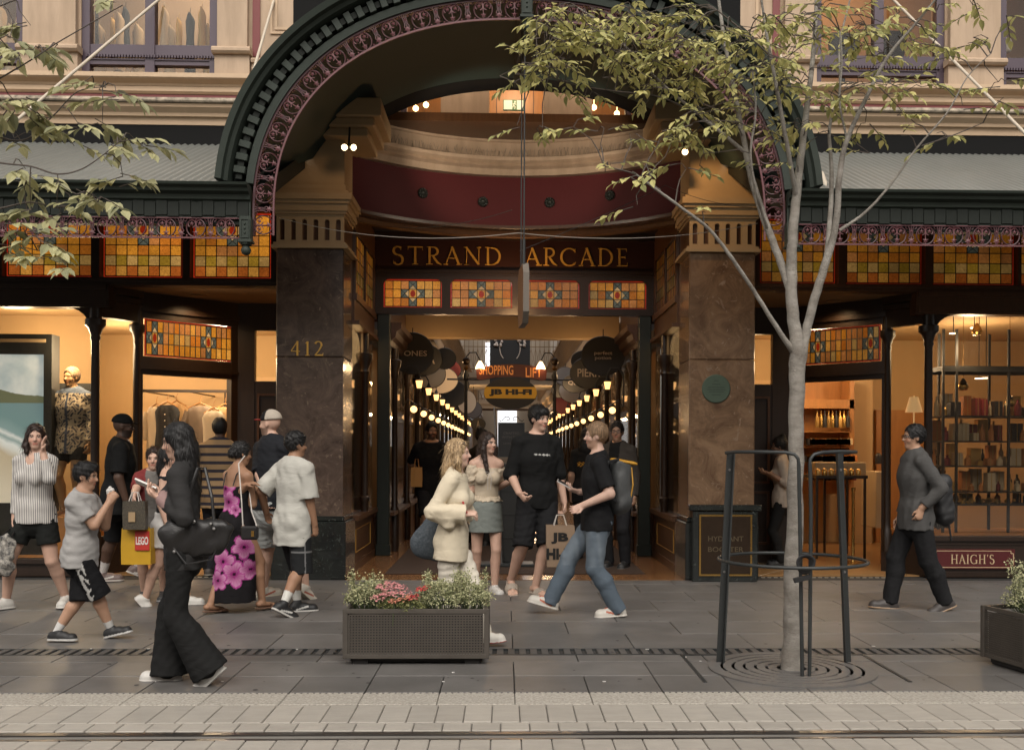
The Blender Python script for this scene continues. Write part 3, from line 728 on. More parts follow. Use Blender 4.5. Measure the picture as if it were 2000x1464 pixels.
for a, b in (((.018, .03), (.0, -.005)), ((.0, -.005), (.025, -.03)), ((.025, -.03), (.015, -.062)), ((.0, -.005), (-.012, -.04)), ((.012, .022), (.04, .005)), ((.012, .022), (-.012, .012))): c.bar((p.x + a[0], 15.327, p.z + a[1]), (p.x + b[0], 15.327, p.z + b[1]), .010, .002, up=(0, 1, 0))
c.build('running_figure', M['exit_white'], ex)

# sign board, transom and posts of the entrance
YS = 14.3
sb = empty('entrance_screen', (0, YS, 0), parent=B)
c = MB(); c.box(-2.0, 2.0, YS, YS + .08, 3.98, 4.44); c.build('sign_board', M['sign_dark'], sb)
c = MB()
for z0, z1, y in ((4.44, 4.50, .06), (4.405, 4.44, .03), (3.935, 3.98, .05), (3.905, 3.935, .03)): c.box(-2.0, 2.0, YS - y, YS + .08, z0, z1)
for x in (-1.99, 1.95): c.box(x, x + .04, YS - .03, YS, 3.98, 4.405)
c.build('sign_moulding', M['dark_wood'], sb)
for w_, u0, u1 in (('STRAND', 766, 980), ('ARCADE', 1026, 1228)): serif_text('sign_lettering', w_, M['gold_paint'], B, W(u0, 500, YS).x, W(u1, 500, YS).x, 4.055, 4.305, YS, depth=.012, track=.16)
c = MB(); tw = (.86, .88)
c.box(-1.95, 1.95, YS - .02, YS + .08, 3.85, 3.905); c.box(-1.95, 1.95, YS - .03, YS + .08, 3.36, 3.455)
px = [(-1.83, -1.02), (-.90, -.04), (.08, .90), (1.03, 1.84)]
xs = [-1.95] + [e for p in px for e in p] + [1.95]
for i in range(0, len(xs), 2): c.box(xs[i], xs[i+1], YS - .02, YS + .08, 3.455, 3.85)
for x0, x1 in px:                                        # rounded corners of the openings
 for xc, s in ((x0, 1), (x1, -1)):
  c.prism([(xc, 3.85), (xc + s*.07, 3.85)] + [(xc + s*.07 - s*.07*math.sin(R(a)), 3.78 + .07*math.cos(R(a))) for a in (30, 60)] + [(xc, 3.78)], YS - .018, YS + .03)
c.fix = True; c.build('transom_frame', M['dark_wood'], sb)
for x0, x1 in px: stained('stained_glass', B, (x0 + .02, YS + .03, 3.475), x1 - x0 - .04, .355, 7, 3, 0.46 if x0 < 0 else .36, scheme=sch_amber, stars=((3, 1),))
for sx in (-1, 1):
 c = MB(); c.bbox(sx*1.735, sx*1.91, YS - .02, YS + .12, 0, 3.36, .01); c.bbox(sx*1.72, sx*1.925, YS - .035, YS + .135, 0, .16, .01); c.build('entrance_post', M['green_post'], sb)
 # side screens between pillar and sign
 c = MB(); xw = 1.95
 c.box(sx*xw, sx*(xw + .07), 12.37, YS - .01, 4.12, 4.5); c.box(sx*(xw - .03), sx*(xw + .07), 12.37, YS - .03, 3.28, 3.36); c.box(sx*(xw - .06), sx*(xw + .07), 12.37, YS - .03, 2.98, 3.03); c.box(sx*xw, sx*(xw + .07), 12.37, YS - .03, 3.03, 3.28)
 for y in (12.40, 13.3, 14.18): c.box(sx*(xw - .01), sx*(xw + .07), y, y + .08, 3.36, 4.12)
 c.build('side_screen', M['brown_wood'], sb)
 for y0 in (12.50, 13.40):
  if sx < 0: stained('stained_glass', B, (-xw - .02, y0, 3.38), .76, .72, 6, 5, 0.20, rz=R(90), scheme=sch_band, red=False)
  else: stained('stained_glass', B, (xw + .02, y0 + .76, 3.38), .76, .72, 6, 5, 0.06, rz=R(-90), scheme=sch_band, red=False)
 # side show window along the lobby
 c = MB(); c.box(sx*(xw - .02), sx*(xw + .1), 12.37, YS - .03, 0, .10); c.box(sx*xw, sx*(xw + .1), 12.37, YS - .03, .10, .62); c.box(sx*(xw - .06), sx*(xw + .1), 12.37, YS - .03, .62, .68); c.build('stallboard', M['brown_wood'], sb)
 c = MB(); ys = (12.55, 13.9); zs = (.22, .50)
 for a, b in (((ys[0], zs[0]), (ys[1], zs[0])), ((ys[1], zs[0]), (ys[1], zs[1])), ((ys[1], zs[1]), (ys[0], zs[1])), ((ys[0], zs[1]), (ys[0], zs[0]))): c.bar((sx*(xw - .003), a[0], a[1]), (sx*(xw - .003), b[0], b[1]), .012, .006)
 c.build('gold_line', M['gold'], sb)
 c = MB(); c.box(sx*(xw + .03), sx*(xw + .036), 12.37, YS - .03, .68, 2.98); c.build('side_glass', M['shop_glass'], sb)
 c = MB(); xc, yc = sx*(xw - .005), 13.3
 c.lathe([(.05, .68), (.05, .80), (.065, .82), (.065, .86), (.045, .88), (.042, 2.45), (.06, 2.48), (.05, 2.52), (.075, 2.60), (.10, 2.66), (.10, 2.72), (.05, 2.73), (.05, 2.98)], (xc, yc, 0), 12); c.build('slim_column', M['dark_wood'], sb, smooth=40)
c = MB(); c.box(-2.02, 2.02, 13.35, YS + .08, 4.51, 4.6); c.build('lobby_soffit', M['dark_wood'], sb)
# rods, wires
mat('cable', (.30, .27, .23), .5); mat('cable_dark', (.03, .03, .03), .5)

# ------------------------------------------------------------------ arched canopy
A = empty('arch_canopy', (0, 9.3, 3.4), 'dark green arched canopy with dentils and purple cast iron lace frieze', 'canopy')
YA, AA, AB, AZ = 9.3, 2.23, 1.776, 3.609
def arch_path(off, zlow, n=400):
 """points, outward normals and arc lengths along the arch offset outward by off"""
 P = []
 for i in range(n + 1):
  t = math.pi*(1 - i/n); P.append(se(AA, AB, AZ, t))
 if zlow < AZ: P = [(-AA, zlow)] + P + [(AA, zlow)]
 Q = []
 for i, p in enumerate(P):
  a = P[max(i-1, 0)]; b = P[min(i+1, len(P)-1)]; tx, tz = b[0]-a[0], b[1]-a[1]; l = math.hypot(tx, tz) or 1
  nx, nz = -tz/l, tx/l
  Q.append((p[0] + nx*off, p[1] + nz*off, nx, nz))
 return [q for q in Q if q[1] >= zlow - 1e-6]
def arch_band(name, prof, mt, zlow, step=5, smooth=35):
 """profile of (offset outward, y)"""
 path = arch_path(0, 3.40)
 keep = [q for q in path if q[1] + prof[0][0]*q[3] >= zlow]
 keep = keep[::step] + [keep[-1]]
 c = MB(); c.sweep(prof, lambda q, a, b: (q[0] + q[2]*a, b, q[1] + q[3]*a), keep); c.fix = True
 c.build(name, mt, A, smooth=smooth)
arch_band('fillet', [(.19, YA - .02), (.255, YA - .03), (.255, YA + .10), (.19, YA + .10)], M['green_paint'], 3.845)
arch_band('dentil_ground', [(.256, YA + .05), (.385, YA + .05), (.385, YA + .10), (.256, YA + .10)], M['green_dark'], 3.845)
arch_band('cornice', [(.386, YA - .03), (.40, YA - .10), (.43, YA - .12), (.44, YA - .17), (.49, YA - .19), (.50, YA - .15), (.50, YA + .10), (.386, YA + .10)], M['green_paint'], 3.845)
arch_band('lace_rim', [(-.008, YA - .01), (.008, YA - .01), (.008, YA + .01), (-.008, YA + .01)], M['lace_pink'], 3.385)
arch_band('lace_back_rim', [(.172, YA), (.19, YA), (.19, YA + .06), (.172, YA + .06)], M['lace_purple'], 3.40)
path = arch_path(0, 3.40, 1200)
def walk_path(path, step, start, end_trim):
 out = []; acc = 0.0; nxt = start
 tot = sum(math.hypot(path[i+1][0]-path[i][0], path[i+1][1]-path[i][1]) for i in range(len(path)-1))
 for i in range(len(path)-1):
  d = math.hypot(path[i+1][0]-path[i][0], path[i+1][1]-path[i][1])
  while nxt <= acc + d and nxt < tot - end_trim:
   f = (nxt - acc)/d if d else 0; q = [path[i][k] + (path[i+1][k]-path[i][k])*f for k in range(4)]; out.append(q); nxt += step
  acc += d
 return out
mb = MB(); mb.bbox(-.031, .031, -.06, .05, -.052, .052, .004); dm = mb.mesh('dentil'); dm.materials.append(M['green_paint'])
mb = MB(); mb.bbox(-.025, .025, -.035, .05, -.028, .032, .003); dm2 = mb.mesh('dentil_small'); dm2.materials.append(M['green_dark'])
pd = arch_path(.32, 3.40, 1200)
for k, q in enumerate(walk_path(pd, .058, .0, 0)):
 if q[1] < 3.87: continue
 inst('dentil', dm if k % 2 == 0 else dm2, A, (q[0], YA + .0, q[1]), rot=(0, math.atan2(q[2], q[3]), 0))
# lace motifs: ring with scrolls and stars, and a spear between
def star(mb, cx, cz, r, n=5, y=-.012, a0=90, mi=0, r2=.38):
 P = []
 for k in range(2*n):
  a = R(a0 + 180*k/n); rr = r if k % 2 == 0 else r*r2; P.append((cx + rr*math.cos(a), cz + rr*math.sin(a)))
 c = (cx, y - .006, cz); V = [c] + [(p[0], y, p[1]) for p in P]
 mb.add(V, [(0, 1 + (k+1) % (2*n), 1 + k) for k in range(2*n)], mi)
def circ(cx, cz, r, a0=0, a1=360, n=18, y=0.0): return [(cx + r*math.cos(R(a0 + (a1-a0)*i/n)), y, cz + r*math.sin(R(a0 + (a1-a0)*i/n))) for i in range(n + 1)]
def medallion():
 m = MB(); T = .0065
 m.tube(circ(0, 0, .084), T, 5, 0, False)
 m.tube(circ(-.036, .036, .034, -80, 230, 12), T*.8, 4, 1); m.tube(circ(.036, .036, .034, 260, -50, 12), T*.8, 4, 1)
 m.tube([(0, 0, -.08), (0, 0, .0), (0, 0, .07)], T*.8, 4, 1)
 star(m, -.036, .036, .026, 5, -.004, mi=1); star(m, .036, .036, .026, 5, -.004, mi=1); star(m, 0, -.046, .032, 5, -.006, mi=1); star(m, 0, .078, .02, 6, -.004, mi=1)
 for x, z in ((-.08, -.07), (.08, -.07), (-.08, .085), (.08, .085)): m.ball((x, 0, z), .010, 6, 1)
 m.box(-.09, .09, -.005, .005, .088, .095)
 me = m.mesh('lace_medallion', smooth=50); me.materials.append(M['lace_purple']); me.materials.append(M['lace_pink']); return me
def spear():
 m = MB(); T = .006
 m.tube([(-.030, 0, .09), (-.016, 0, .06), (-.012, 0, .0), (-.026, 0, -.03)], T, 4); m.tube([(.030, 0, .09), (.016, 0, .06), (.012, 0, .0), (.026, 0, -.03)], T, 4)
 m.tube([(0, 0, .08), (0, 0, -.085)], T, 4)
 m.tube(circ(-.036, .072, .014, 0, 300, 8), T*.7, 4); m.tube(circ(.036, .072, .014, 180, -120, 8), T*.7, 4)
 star(m, 0, -.05, .036, 7, -.005, mi=1, r2=.45); star(m, 0, .035, .022, 5, -.006, mi=1)
 me = m.mesh('lace_spear', smooth=50); me.materials.append(M['lace_purple']); me.materials.append(M['lace_pink']); return me
MED, SPR = medallion(), spear()
pl = arch_path(.092, 3.40, 1200)
for k, q in enumerate(walk_path(pl, .1425, .095, .02)):
 inst('lace_medallion' if k % 2 == 0 else 'lace_spear', MED if k % 2 == 0 else SPR, A, (q[0], YA + .01, q[1]), rot=(0, math.atan2(q[2], q[3]), 0))
# vault: ribbed soffit rising to the wall, cut off by the awning roofs
def roof_z(Y): return 3.87 + (Y - 9.4)*(4.995 - 3.87)/(11.97 - 9.4)
c = MB(); rows = []
for iy in range(13):
 Y = YA + .101 + (YW - .004 - YA - .101)*iy/12; zl = roof_z(Y) - .10
 tl = 0.0
 zr = min(1.0, max(0.0, (zl - VZ)/VB)); tl = math.asin(zr**(N_SE/2))
 rows.append([(lambda p: (p[0], Y, p[1]))(se(VA, VB, VZ, math.pi - tl - (math.pi - 2*tl)*k/60)) for k in range(61)])
c.strip(rows); c.build('vault_soffit', M['green_soffit'], A, smooth=60)
c = MB(); rows = []
for iy in range(13):
 Y = YA + .101 + (YW - .004 - YA - .101)*iy/12; zl = roof_z(Y) + .0
 zr = min(1.0, max(0.0, (zl - VZ)/(VB + .08))); tl = math.asin(zr**(N_SE/2))
 rows.append([(lambda p: (p[0], Y, p[1]))(se(VA + .09, VB + .08, VZ, math.pi - tl - (math.pi - 2*tl)*k/60)) for k in range(61)])
c.strip(rows); c.build('vault_roof', M['zinc_roof'], A, smooth=60)
c = MB()
c.box(-.05, .05, YA + .11, 11.95, 5.70, 5.81); c.build('ridge_rib', M['green_dark'], A)
# pendants
def pendant(parent, x, y, ztop, zbot, rb=.045):
 c = MB(); c.bbox(x - .052, x + .052, y - .05, y + .05, zbot, ztop, .006); c.bbox(x - .062, x + .062, y - .06, y + .06, zbot - .015, zbot + .012, .004)
 for (x0, x1, z0, z1) in ((-.037, .037, zbot + .025, zbot + .033), (-.037, .037, ztop - .033, ztop - .025), (-.037, -.029, zbot + .033, ztop - .033), (.029, .037, zbot + .033, ztop - .033)): c.box(x + x0, x + x1, y - .058, y - .05, z0, z1)
 for k in (-.04, 0, .04): c.ball((x, y - .052, (zbot + ztop)/2 + k), .010, 6)
 c.lathe([(.055, 0), (.05, -.015), (.03, -.02), (.03, -.03)], (x, y, zbot - .015), 12)
 c.ball((x, y, zbot - .045 - rb*.75), rb, 14); c.fix = True
 return c.build('pendant', M['green_paint'], parent, smooth=40)
pendant(A, 0.045, YA - .09, 5.60, 5.36)
# ------------------------------------------------------------------ awnings
for sx in (-1, 1):
 Aw = empty('awning', (sx*5, 9.4, 3.4), 'corrugated iron street awning over the clothing shop' if sx < 0 else 'corrugated iron street awning over the chocolate shop', 'awning', 'street awnings')
 c = MB(); x0, x1 = 2.50, 9.0; nw = int((x1 - x0)/.078); rowsx = []
 n = nw*6
 for Yq, Zq in ((9.33, 3.845), (10.2, 3.845 + (10.2 - 9.33)*.4365), (11.1, 3.845 + (11.1 - 9.33)*.4365), (11.97, 3.845 + (11.97 - 9.33)*.4365)):
  rowsx.append([(sx*(x0 + (x1 - x0)*i/n), Yq, Zq + .011*math.sin(2*math.pi*i/6)) for i in range(n + 1)])
 c.strip(rowsx); c.build('roof', M['zinc_roof'], Aw, smooth=60)
 c = MB(); c.sweep([(.0, 3.555), (.03, 3.555), (.03, 3.70), (.06, 3.715), (.07, 3.755), (.12, 3.775), (.13, 3.80), (.17, 3.82), (.18, 3.842), (.0, 3.842)], lambda t, a, b: (sx*t, YA + .02 - a, b), [2.435, 9.0]); c.fix = True
 c.build('gutter', M['green_paint'], Aw)
 mb = MB(); mb.bbox(-.050, .050, -.012, .03, -.066, .066, .003); fm = mb.mesh('fascia_board'); fm.materials.append(M['green_dark'])
 mb = MB(); mb.bbox(-.012, .012, -.02, .03, -.04, .066, .003); fm2 = mb.mesh('fascia_dentil'); fm2.materials.append(M['green_dark'])
 k = 0; x = 2.50
 while x < 8.0: inst('fascia_board', fm, Aw, (sx*x, YA - .012, 3.625 + (.012 if k % 2 else 0))); x += .1035; k += 1
 c = MB(); c.box(sx*2.435, sx*9, YA + .02, YA + .12, 3.50, 3.84); c.build('beam', M['green_dark'], Aw)
 # lace valance
 c = MB(); c.box(sx*2.5, sx*9, YA - .006, YA + .006, 3.366, 3.380); c.box(sx*2.5, sx*9, YA - .01, YA + .01, 3.545, 3.556); c.build('lace_rim', M['lace_pink'], Aw)
 x = 2.66; k = 0
 while x < 6.6: inst('lace_medallion' if k % 2 == 0 else 'lace_spear', MED if k % 2 == 0 else SPR, Aw, (sx*x, YA, 3.462)); x += .132; k += 1
 pendant(Aw, sx*2.46, YA - .06, 3.55, 3.33)
 # rafters and ceiling lining under the sheet
 c = MB(); c.add([(sx*2.45, 9.42, 3.80), (sx*9, 9.42, 3.80), (sx*9, 11.97, 4.915), (sx*2.45, 11.97, 4.915)], [(0, 1, 2, 3)]); c.build('lining', M['green_dark'], Aw)
 c = MB(); c.bar((sx*2.46, 9.42, 3.76), (sx*2.46, 11.95, 4.86), .09, .16); c.build('end_beam', M['green_dark'], Aw)
 # painted tie rods
mat('rod_cream', (.50, .43, .34), .5)
def rod(p, q, lab, r=.016):
 c = MB(); c.tube([p, q], r, 8); d = (Vector(q) - Vector(p)).normalized()
 c.tube([Vector(q) - d*.28, Vector(q) - d*.24, Vector(q) - d*.06, q], [r, r*1.9, r*1.9, r*.8], 8); return c.build('tie_rod', M['rod_cream'], label=lab, cat='tie rod', group='awning tie rods', smooth=50)
rod(W(310, 0, 12.0), W(-160, 398, 9.6), 'long cream awning tie rod slanting past the clothing shop upper window')
rod(W(535, 0, 12.0), W(433, 355, 9.75), 'steep cream tie rod ending beside the foot of the green arch')
rod(W(1745, 0, 12.0), W(2110, 370, 9.6), 'long cream awning tie rod slanting across the upper window behind the tree')
rod(W(1515, 80, 12.0), W(1612, 365, 9.75), 'steep cream tie rod behind the street tree branches beside the arch')
# hanging blade sign on its rods
hs = empty('blade_sign', (.05, 9.6, 2.6), 'green and timber blade sign hung edge on from rods in the entrance', 'sign')
mat('sign_green', (.045, .062, .05), .45, var=.15, scale=8); mat('sign_timber', (.17, .085, .045), .5, var=.2, scale=6); mat('sign_edge', (.12, .10, .08), .5)
c = MB(); x0 = .035
poly = [(-.28, .10), (-.2, .0), (.2, .0), (.28, .10), (.28, .46), (.2, .56), (-.2, .56), (-.28, .46)]
yc, zb = 9.75, 2.66
V = [(x0 - .028 + dx - .075*a, yc + a, zb + b) for dx in (0, .056) for a, b in poly]
c.add(V, [tuple(range(8))], 1); c.add(V, [tuple(range(15, 7, -1))], 2); c.add(V, [(i, i + 8, (i + 1) % 8 + 8, (i + 1) % 8) for i in range(8)], 0); c.fix = True
c.build('board', [M['sign_edge'], M['sign_timber'], M['sign_green']], hs)
c = MB(); c.tube([(x0, yc - .2, 5.40), (x0, yc - .2, zb + .5)], .007, 8); c.tube([(x0 - .02, yc + .25, 5.7), (x0 - .02, yc + .25, zb + .5)], .006, 8); c.tube([(x0, yc - .2, zb + .78), (x0, yc - .2, zb + .55)], .014, 8); c.build('rod', M['iron'], hs)
def wire(pts, name, lab, r=.004, mt='cable'):
 P = []
 for i in range(len(pts) - 1):
  a, b, sag = Vector(pts[i][0]), Vector(pts[i+1][0]), pts[i][1]
  for k in range(12):
   t = k/12; p = a.lerp(b, t); p.z -= sag*4*t*(1 - t); P.append(p)
 P.append(Vector(pts[-1][0])); c = MB(); c.tube(P, r, 5); return c.build(name, M[mt], label=lab, cat='cable')
wire([(W(545, 425, 11.0), .12), (W(1012, 455, 9.55), .10), (W(1480, 436, 11.0), 0)], 'strung_wire', 'thin pale wire sagging across the front of the arcade sign')
wire([(W(700, 432, 12.3), .12), (W(1000, 410, 9.55), 0)], 'strung_wire', 'thin dark wire looping in front of the red drum', .003, 'cable_dark')
wire([(W(1015, 490, 9.55), .02), (W(1300, 362, 11.2), .05), (W(1470, 405, 10.2), 0)], 'strung_wire', 'thin dark wire rising from the blade sign to the lit capital', .003, 'cable_dark')
# spotlights under the canopy
mat('lamp_glow', (1, .8, .5), .4, emit=6.0, ecol=(1.0, .72, .38)); mat('lamp_hot', (1, .8, .5), .4, emit=5.0, ecol=(1.0, .62, .26))
for sx, (u, v), lab in ((-1, (680, 288), 'pair of lit spotlights above the dark 412 pillar'), (1, (1338, 297), 'lit spotlight above the brown marble pillar')):
 p = W(u, v, 11.25); sp = empty('spotlight', p, lab, 'spotlight', 'canopy spotlights')
 for k, dx in enumerate((-.04, .06) if sx < 0 else (0,)):
  q = Vector((p.x + dx, p.y, p.z)); dirn = Vector((-sx*.25 if k == 0 else -sx*.8, -1.0, -.35)).normalized()
  c = MB(); c.tube([q - dirn*.10, q - dirn*.06, q - dirn*.005], [.02, .036, .042], 14); c.build('housing', M['black_paint'], sp, smooth=40)
  c = MB(); c.tube([q - dirn*.004, q + dirn*.002], [.033, .033], 14); c.build('lens', M['lamp_glow'], sp)
 c = MB(); c.tube([(p.x, p.y + .05, p.z), (p.x, p.y + .1, p.z + .25)], .012, 6); c.build('arm', M['black_paint'], sp)
def point(name, loc, e, col=(1, .62, .28), r=.08, spot=None, aim=None, blend=.6):
 l = bpy.data.lights.new(name, 'SPOT' if spot else 'POINT'); l.energy = e; l.color = col; l.shadow_soft_size = r
 if spot: l.spot_size = R(spot); l.spot_blend = blend
 o = bpy.data.objects.new(name, l); COL.objects.link(o); o.location = loc
 if aim is not None: o.rotation_euler = (Vector(aim) - Vector(loc)).to_track_quat('-Z', 'Y').to_euler()
 return o
point('canopy_spot_light', (1.25, 11.3, 4.75), 50, (1, .84, .66), .06, 92, (-.25, 13.2, 5.45)); point('canopy_spot_light', (-1.25, 11.3, 4.75), 56, (1, .84, .66), .06, 92, (.25, 13.2, 5.45))
point('canopy_spot_light', (1.75, 10.95, 4.95), 30, (1, .58, .24), .05, 85, (2.5, 11.67, 3.9))
point('canopy_spot_light', (-1.75, 10.95, 4.85), 5, (1, .6, .3), .05, 85, (-2.4, 11.67, 4.0))
point('loggia_fill_light', (0, 14.6, 7.1), 50, (1, .70, .42), .15); point('loggia_fill_light', (-.9, 12.7, 6.9), 42, (1, .80, .60), .2); point('loggia_fill_light', (.9, 12.7, 6.9), 42, (1, .80, .60), .2)  # front pair: added fill with no lamp there, brightens piers and cornice
for sx in (-1, 1):
 for u, v in (((832, 205), (812, 212)) if sx < 0 else ((1160, 210), (1205, 222))):
  p = W(u, v, 13.95); c = MB(); c.ball((p.x, p.y, p.z), .04, 10); c.tube([(p.x, p.y, p.z + .03), (p.x, p.y, 7.4)], .004, 5); c.build('pendant_bulb', M['lamp_hot'], label='glowing pendant bulb %s behind the curved balcony' % ({832: 'nearest the loggia pier', 812: 'at the far dark corner', 1160: 'among the leaves', 1205: 'lowest beside the leaves'}[u]), cat='lamp', group='loggia bulbs')
# the other side of the street, seen in the glass and polished stone
op = empty('opposite_building', (0, -11, 0), 'stone building across the street mirrored in the shop glass', 'building')
mb = MB(); mb.box(-34, 34, -14, -11.4, 0, 7.6); mb.box(-34, 34, -11.4, -11.1, 3.9, 4.4); mb.box(-34, 34, -11.4, -11.0, 7.3, 7.7); mb.build('wall', M['cream'], op)
mb = MB(); mb.box(-.9, .9, -.25, .05, -1.3, 1.3); me_ = mb.mesh('window'); me_.materials.append(M['purple_frame'])
for i in range(-9, 10):
 for z in (5.9,): inst('window', me_, op, (i*3.4, -11.38, z))
# ------------------------------------------------------------------ shopfronts
def mirror(mb, sx):
 if sx > 0: mb.v = [(-x, y, z) for x, y, z in mb.v]; mb.f = [tuple(reversed(f)) for f in mb.f]
 return mb
C1, C2, D1, E1 = (-4.88, 12.0), (-4.58, 12.5), (-3.615, 13.44), (-2.74, 13.44)
SHOP = {}
mat('downlight', (1, .8, .5), .4, emit=7.0, ecol=(1.0, .78, .48))
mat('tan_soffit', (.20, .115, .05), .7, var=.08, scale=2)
for sx in (-1, 1):
 sh = empty('clothing_shopfront' if sx < 0 else 'chocolate_shopfront', (sx*4.8, 12.0, 0), 'dark timber clothing shop front with lit stained glass' if sx < 0 else 'dark timber chocolate shop front with amber stained glass', 'shopfront')
 SHOP[sx] = sh
 eg = 0.52 if sx < 0 else 0.17
 def fin(mb, name, mt, smooth=None):
  mirror(mb, sx); mb.fix = True; return mb.build(name, mt, sh, smooth=smooth)
 wood = M['dark_wood'] if sx < 0 else M['dark_wood']
 # glass band
 c = MB()
 for (x0, x1) in ((-7.2, -7.05), (-5.965, -5.93 + .06 - .06), (-4.91, -4.82), (-3.875, -3.785), (-2.855, -2.74)): c.box(x0, x1, 11.95, 12.10, 3.45, 4.22)
 c.box(-7.2, -2.74, 11.95, 12.10, 4.22, 4.36); c.box(-7.2, -2.74, 11.93, 12.12, 3.36, 3.45)
 c.box(-7.2, -4.70, 11.92, 12.12, 3.10, 3.36)
 c.box(-7.2, -4.72, 11.88, 11.92, 3.30, 3.36); c.box(-7.2, -4.72, 11.90, 11.92, 3.12, 3.18)
 c.box(-7.2, -2.74, 11.90, 11.93, 3.40, 3.43)
 fin(c, 'fascia', wood if sx < 0 else M['brown_wood'])
 bx = MB(); bx.box(-7.2, -2.74, 12.25, 12.30, 3.45, 4.3); fin(bx, 'light_box', M['tan_wall'])
 for x0, x1 in ((-7.0, -5.97), (-5.93, -4.91), (-4.82, -3.875), (-3.785, -2.855)):
  xa = x0 if sx < 0 else -x1
  stained('stained_glass', sh, (xa + .035, 12.04, 3.48), x1 - x0 - .07, .72, 7, 6, eg, scheme=sch_band, stars=((3, 4),))
 # recess ceiling and downlight
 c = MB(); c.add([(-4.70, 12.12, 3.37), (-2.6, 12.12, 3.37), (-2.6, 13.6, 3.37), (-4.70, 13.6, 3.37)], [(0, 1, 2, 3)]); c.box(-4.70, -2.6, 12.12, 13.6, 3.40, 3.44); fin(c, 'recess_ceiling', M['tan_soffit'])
 p = W(388, 580, 12.75) if sx < 0 else W(1628, 592, 12.75)
 c = MB(); c.lathe([(.10, 3.369), (.10, 3.355), (.075, 3.352)], (p.x, p.y, 0), 20); dl = c.build('recess_downlight', M['tan_soffit'], label='lit recessed downlight over the %s shop doorway' % ('clothing' if sx < 0 else 'chocolate'), cat='downlight', group='doorway downlights', smooth=40)
 c = MB(); c.lathe([(1e-6, 3.3535), (.075, 3.3535)], (p.x, p.y, 0), 20); c.build('lens', M['downlight'], dl)
 point('downlight_light', (p.x, p.y, 3.33), 60 if sx < 0 else 30, (1, .66, .34), .07, 150, (p.x, p.y, 0), 1.0)
 # columns
 for (x, y, r_) in ((C1[0], C1[1], 1.0), (C2[0], C2[1], .8)):
  c = MB(); s_ = r_
  c.lathe([(.07*s_, .25), (.07*s_, .5), (.055*s_, .53), (.05*s_, .6), (.046*s_, 2.72), (.06*s_, 2.75), (.052*s_, 2.78), (.08*s_, 2.86), (.115*s_, 2.90), (.115*s_, 2.97), (.07*s_, 2.98), (.07*s_, 3.14)], (x, y, 0), 14); fin(c, 'slim_column', wood, 40)
 # splayed bracket moulding, side window frame, door frame
 def wallseg(p, q, z0, z1, th, c, off=0.0):
  d = Vector((q[0]-p[0], q[1]-p[1], 0)); L_ = d.length; d.normalize(); n = Vector((d.y, -d.x, 0))
  P = [Vector((p[0], p[1], 0)) + n*off, Vector((q[0], q[1], 0)) + n*off]
  V = []
  for z in (z0, z1):
   for t, o in ((0, 0), (1, 0), (1, th), (0, th)): V.append((P[t].x - n.x*o, P[t].y - n.y*o, z))
  c.add(V, [(0,3,2,1),(4,5,6,7),(0,1,5,4),(1,2,6,5),(2,3,7,6),(3,0,4,7)])
 c = MB(); wallseg(C1, C2, 3.00, 3.37, .10, c, .05); wallseg(C1, C2, 3.20, 3.26, .10, c, .09); wallseg(C1, C2, 3.28, 3.365, .10, c, .12)
 wallseg(C2, D1, 3.06, 3.37, .10, c, .02); wallseg(C2, D1, 3.14, 3.20, .10, c, .05); wallseg(D1, E1, 3.02, 3.37, .10, c, .02)
 wallseg(C2, D1, 2.38, 2.60, .10, c); wallseg(C2, D1, 2.44, 2.48, .10, c, .03)
 wallseg(C1, C2, .0, .45, .08, c)
 dd = Vector((D1[0]-C2[0], D1[1]-C2[1])).normalized()
 for t0, t1 in ((.0, .07), (1.25, 1.35)): wallseg((C2[0] + dd.x*t0, C2[1] + dd.y*t0), (C2[0] + dd.x*t1, C2[1] + dd.y*t1), 0, 3.06, .12, c, .01)
 wallseg((D1[0], D1[1]), (D1[0] + .22, D1[1]), 0, 3.02, .1, c, .012); wallseg((E1[0] - .36, E1[1]), (E1[0] + .1, E1[1]), 0, 2.36, .1, c, .005); wallseg((D1[0] + .2, D1[1]), (E1[0] - .3, E1[1]), 0, 2.36, .1, c)
 wallseg((E1[0] - .36 + .0, E1[1]), (E1[0] + .1, E1[1]), 2.36, 2.42, .1, c, .02)
 wallseg((E1[0] - .10, E1[1]), (E1[0] + .3, E1[1]), 2.40, 3.02, .1, c, .004)
 fin(c, 'door_frame', wood)
 # panelled door leaf
 c = MB()
 for z0, z1 in ((.25, .95), (1.05, 2.2)):
  for a0, a1, b0, b1 in ((-3.36, -3.33, z0, z1), (-3.10, -3.07, z0, z1), (-3.33, -3.10, z1 - .03, z1), (-3.33, -3.10, z0, z0 + .03)): c.box(a0, a1, 13.415, 13.437, b0, b1)
 fin(c, 'door_leaf', M['brown_wood'])
 # side light, glass
 c = MB(); wallseg((D1[0] + .22, D1[1] + .05), (E1[0] - .10, E1[1] + .05), 2.42, 3.02, .006, c); fin(c, 'side_light', M['shop_glass']); c = MB(); wallseg(C1, C2, .45, 3.0, .006, c, -.03); fin(c, 'side_glass', M['shop_glass'])
 # transom of stained glass over the door
 a = math.atan2(dd.y, dd.x)
 if sx < 0: stained('stained_glass', sh, (C2[0] + dd.x*.09 + .01, C2[1] + dd.y*.09 + .03, 2.625), 1.14, .41, 16, 3, 0.66, rz=a, scheme=sch_amber, stars=((1, 1), (11, 1)))
 else: stained('stained_glass', sh, (-(C2[0] + dd.x*1.23 + .01), C2[1] + dd.y*1.23 + .03, 2.625), 1.14, .41, 16, 3, 0.24, rz=-a, scheme=sch_amber, stars=((4, 1), (14, 1)))
 # show window
 zs = .20 if sx < 0 else .48
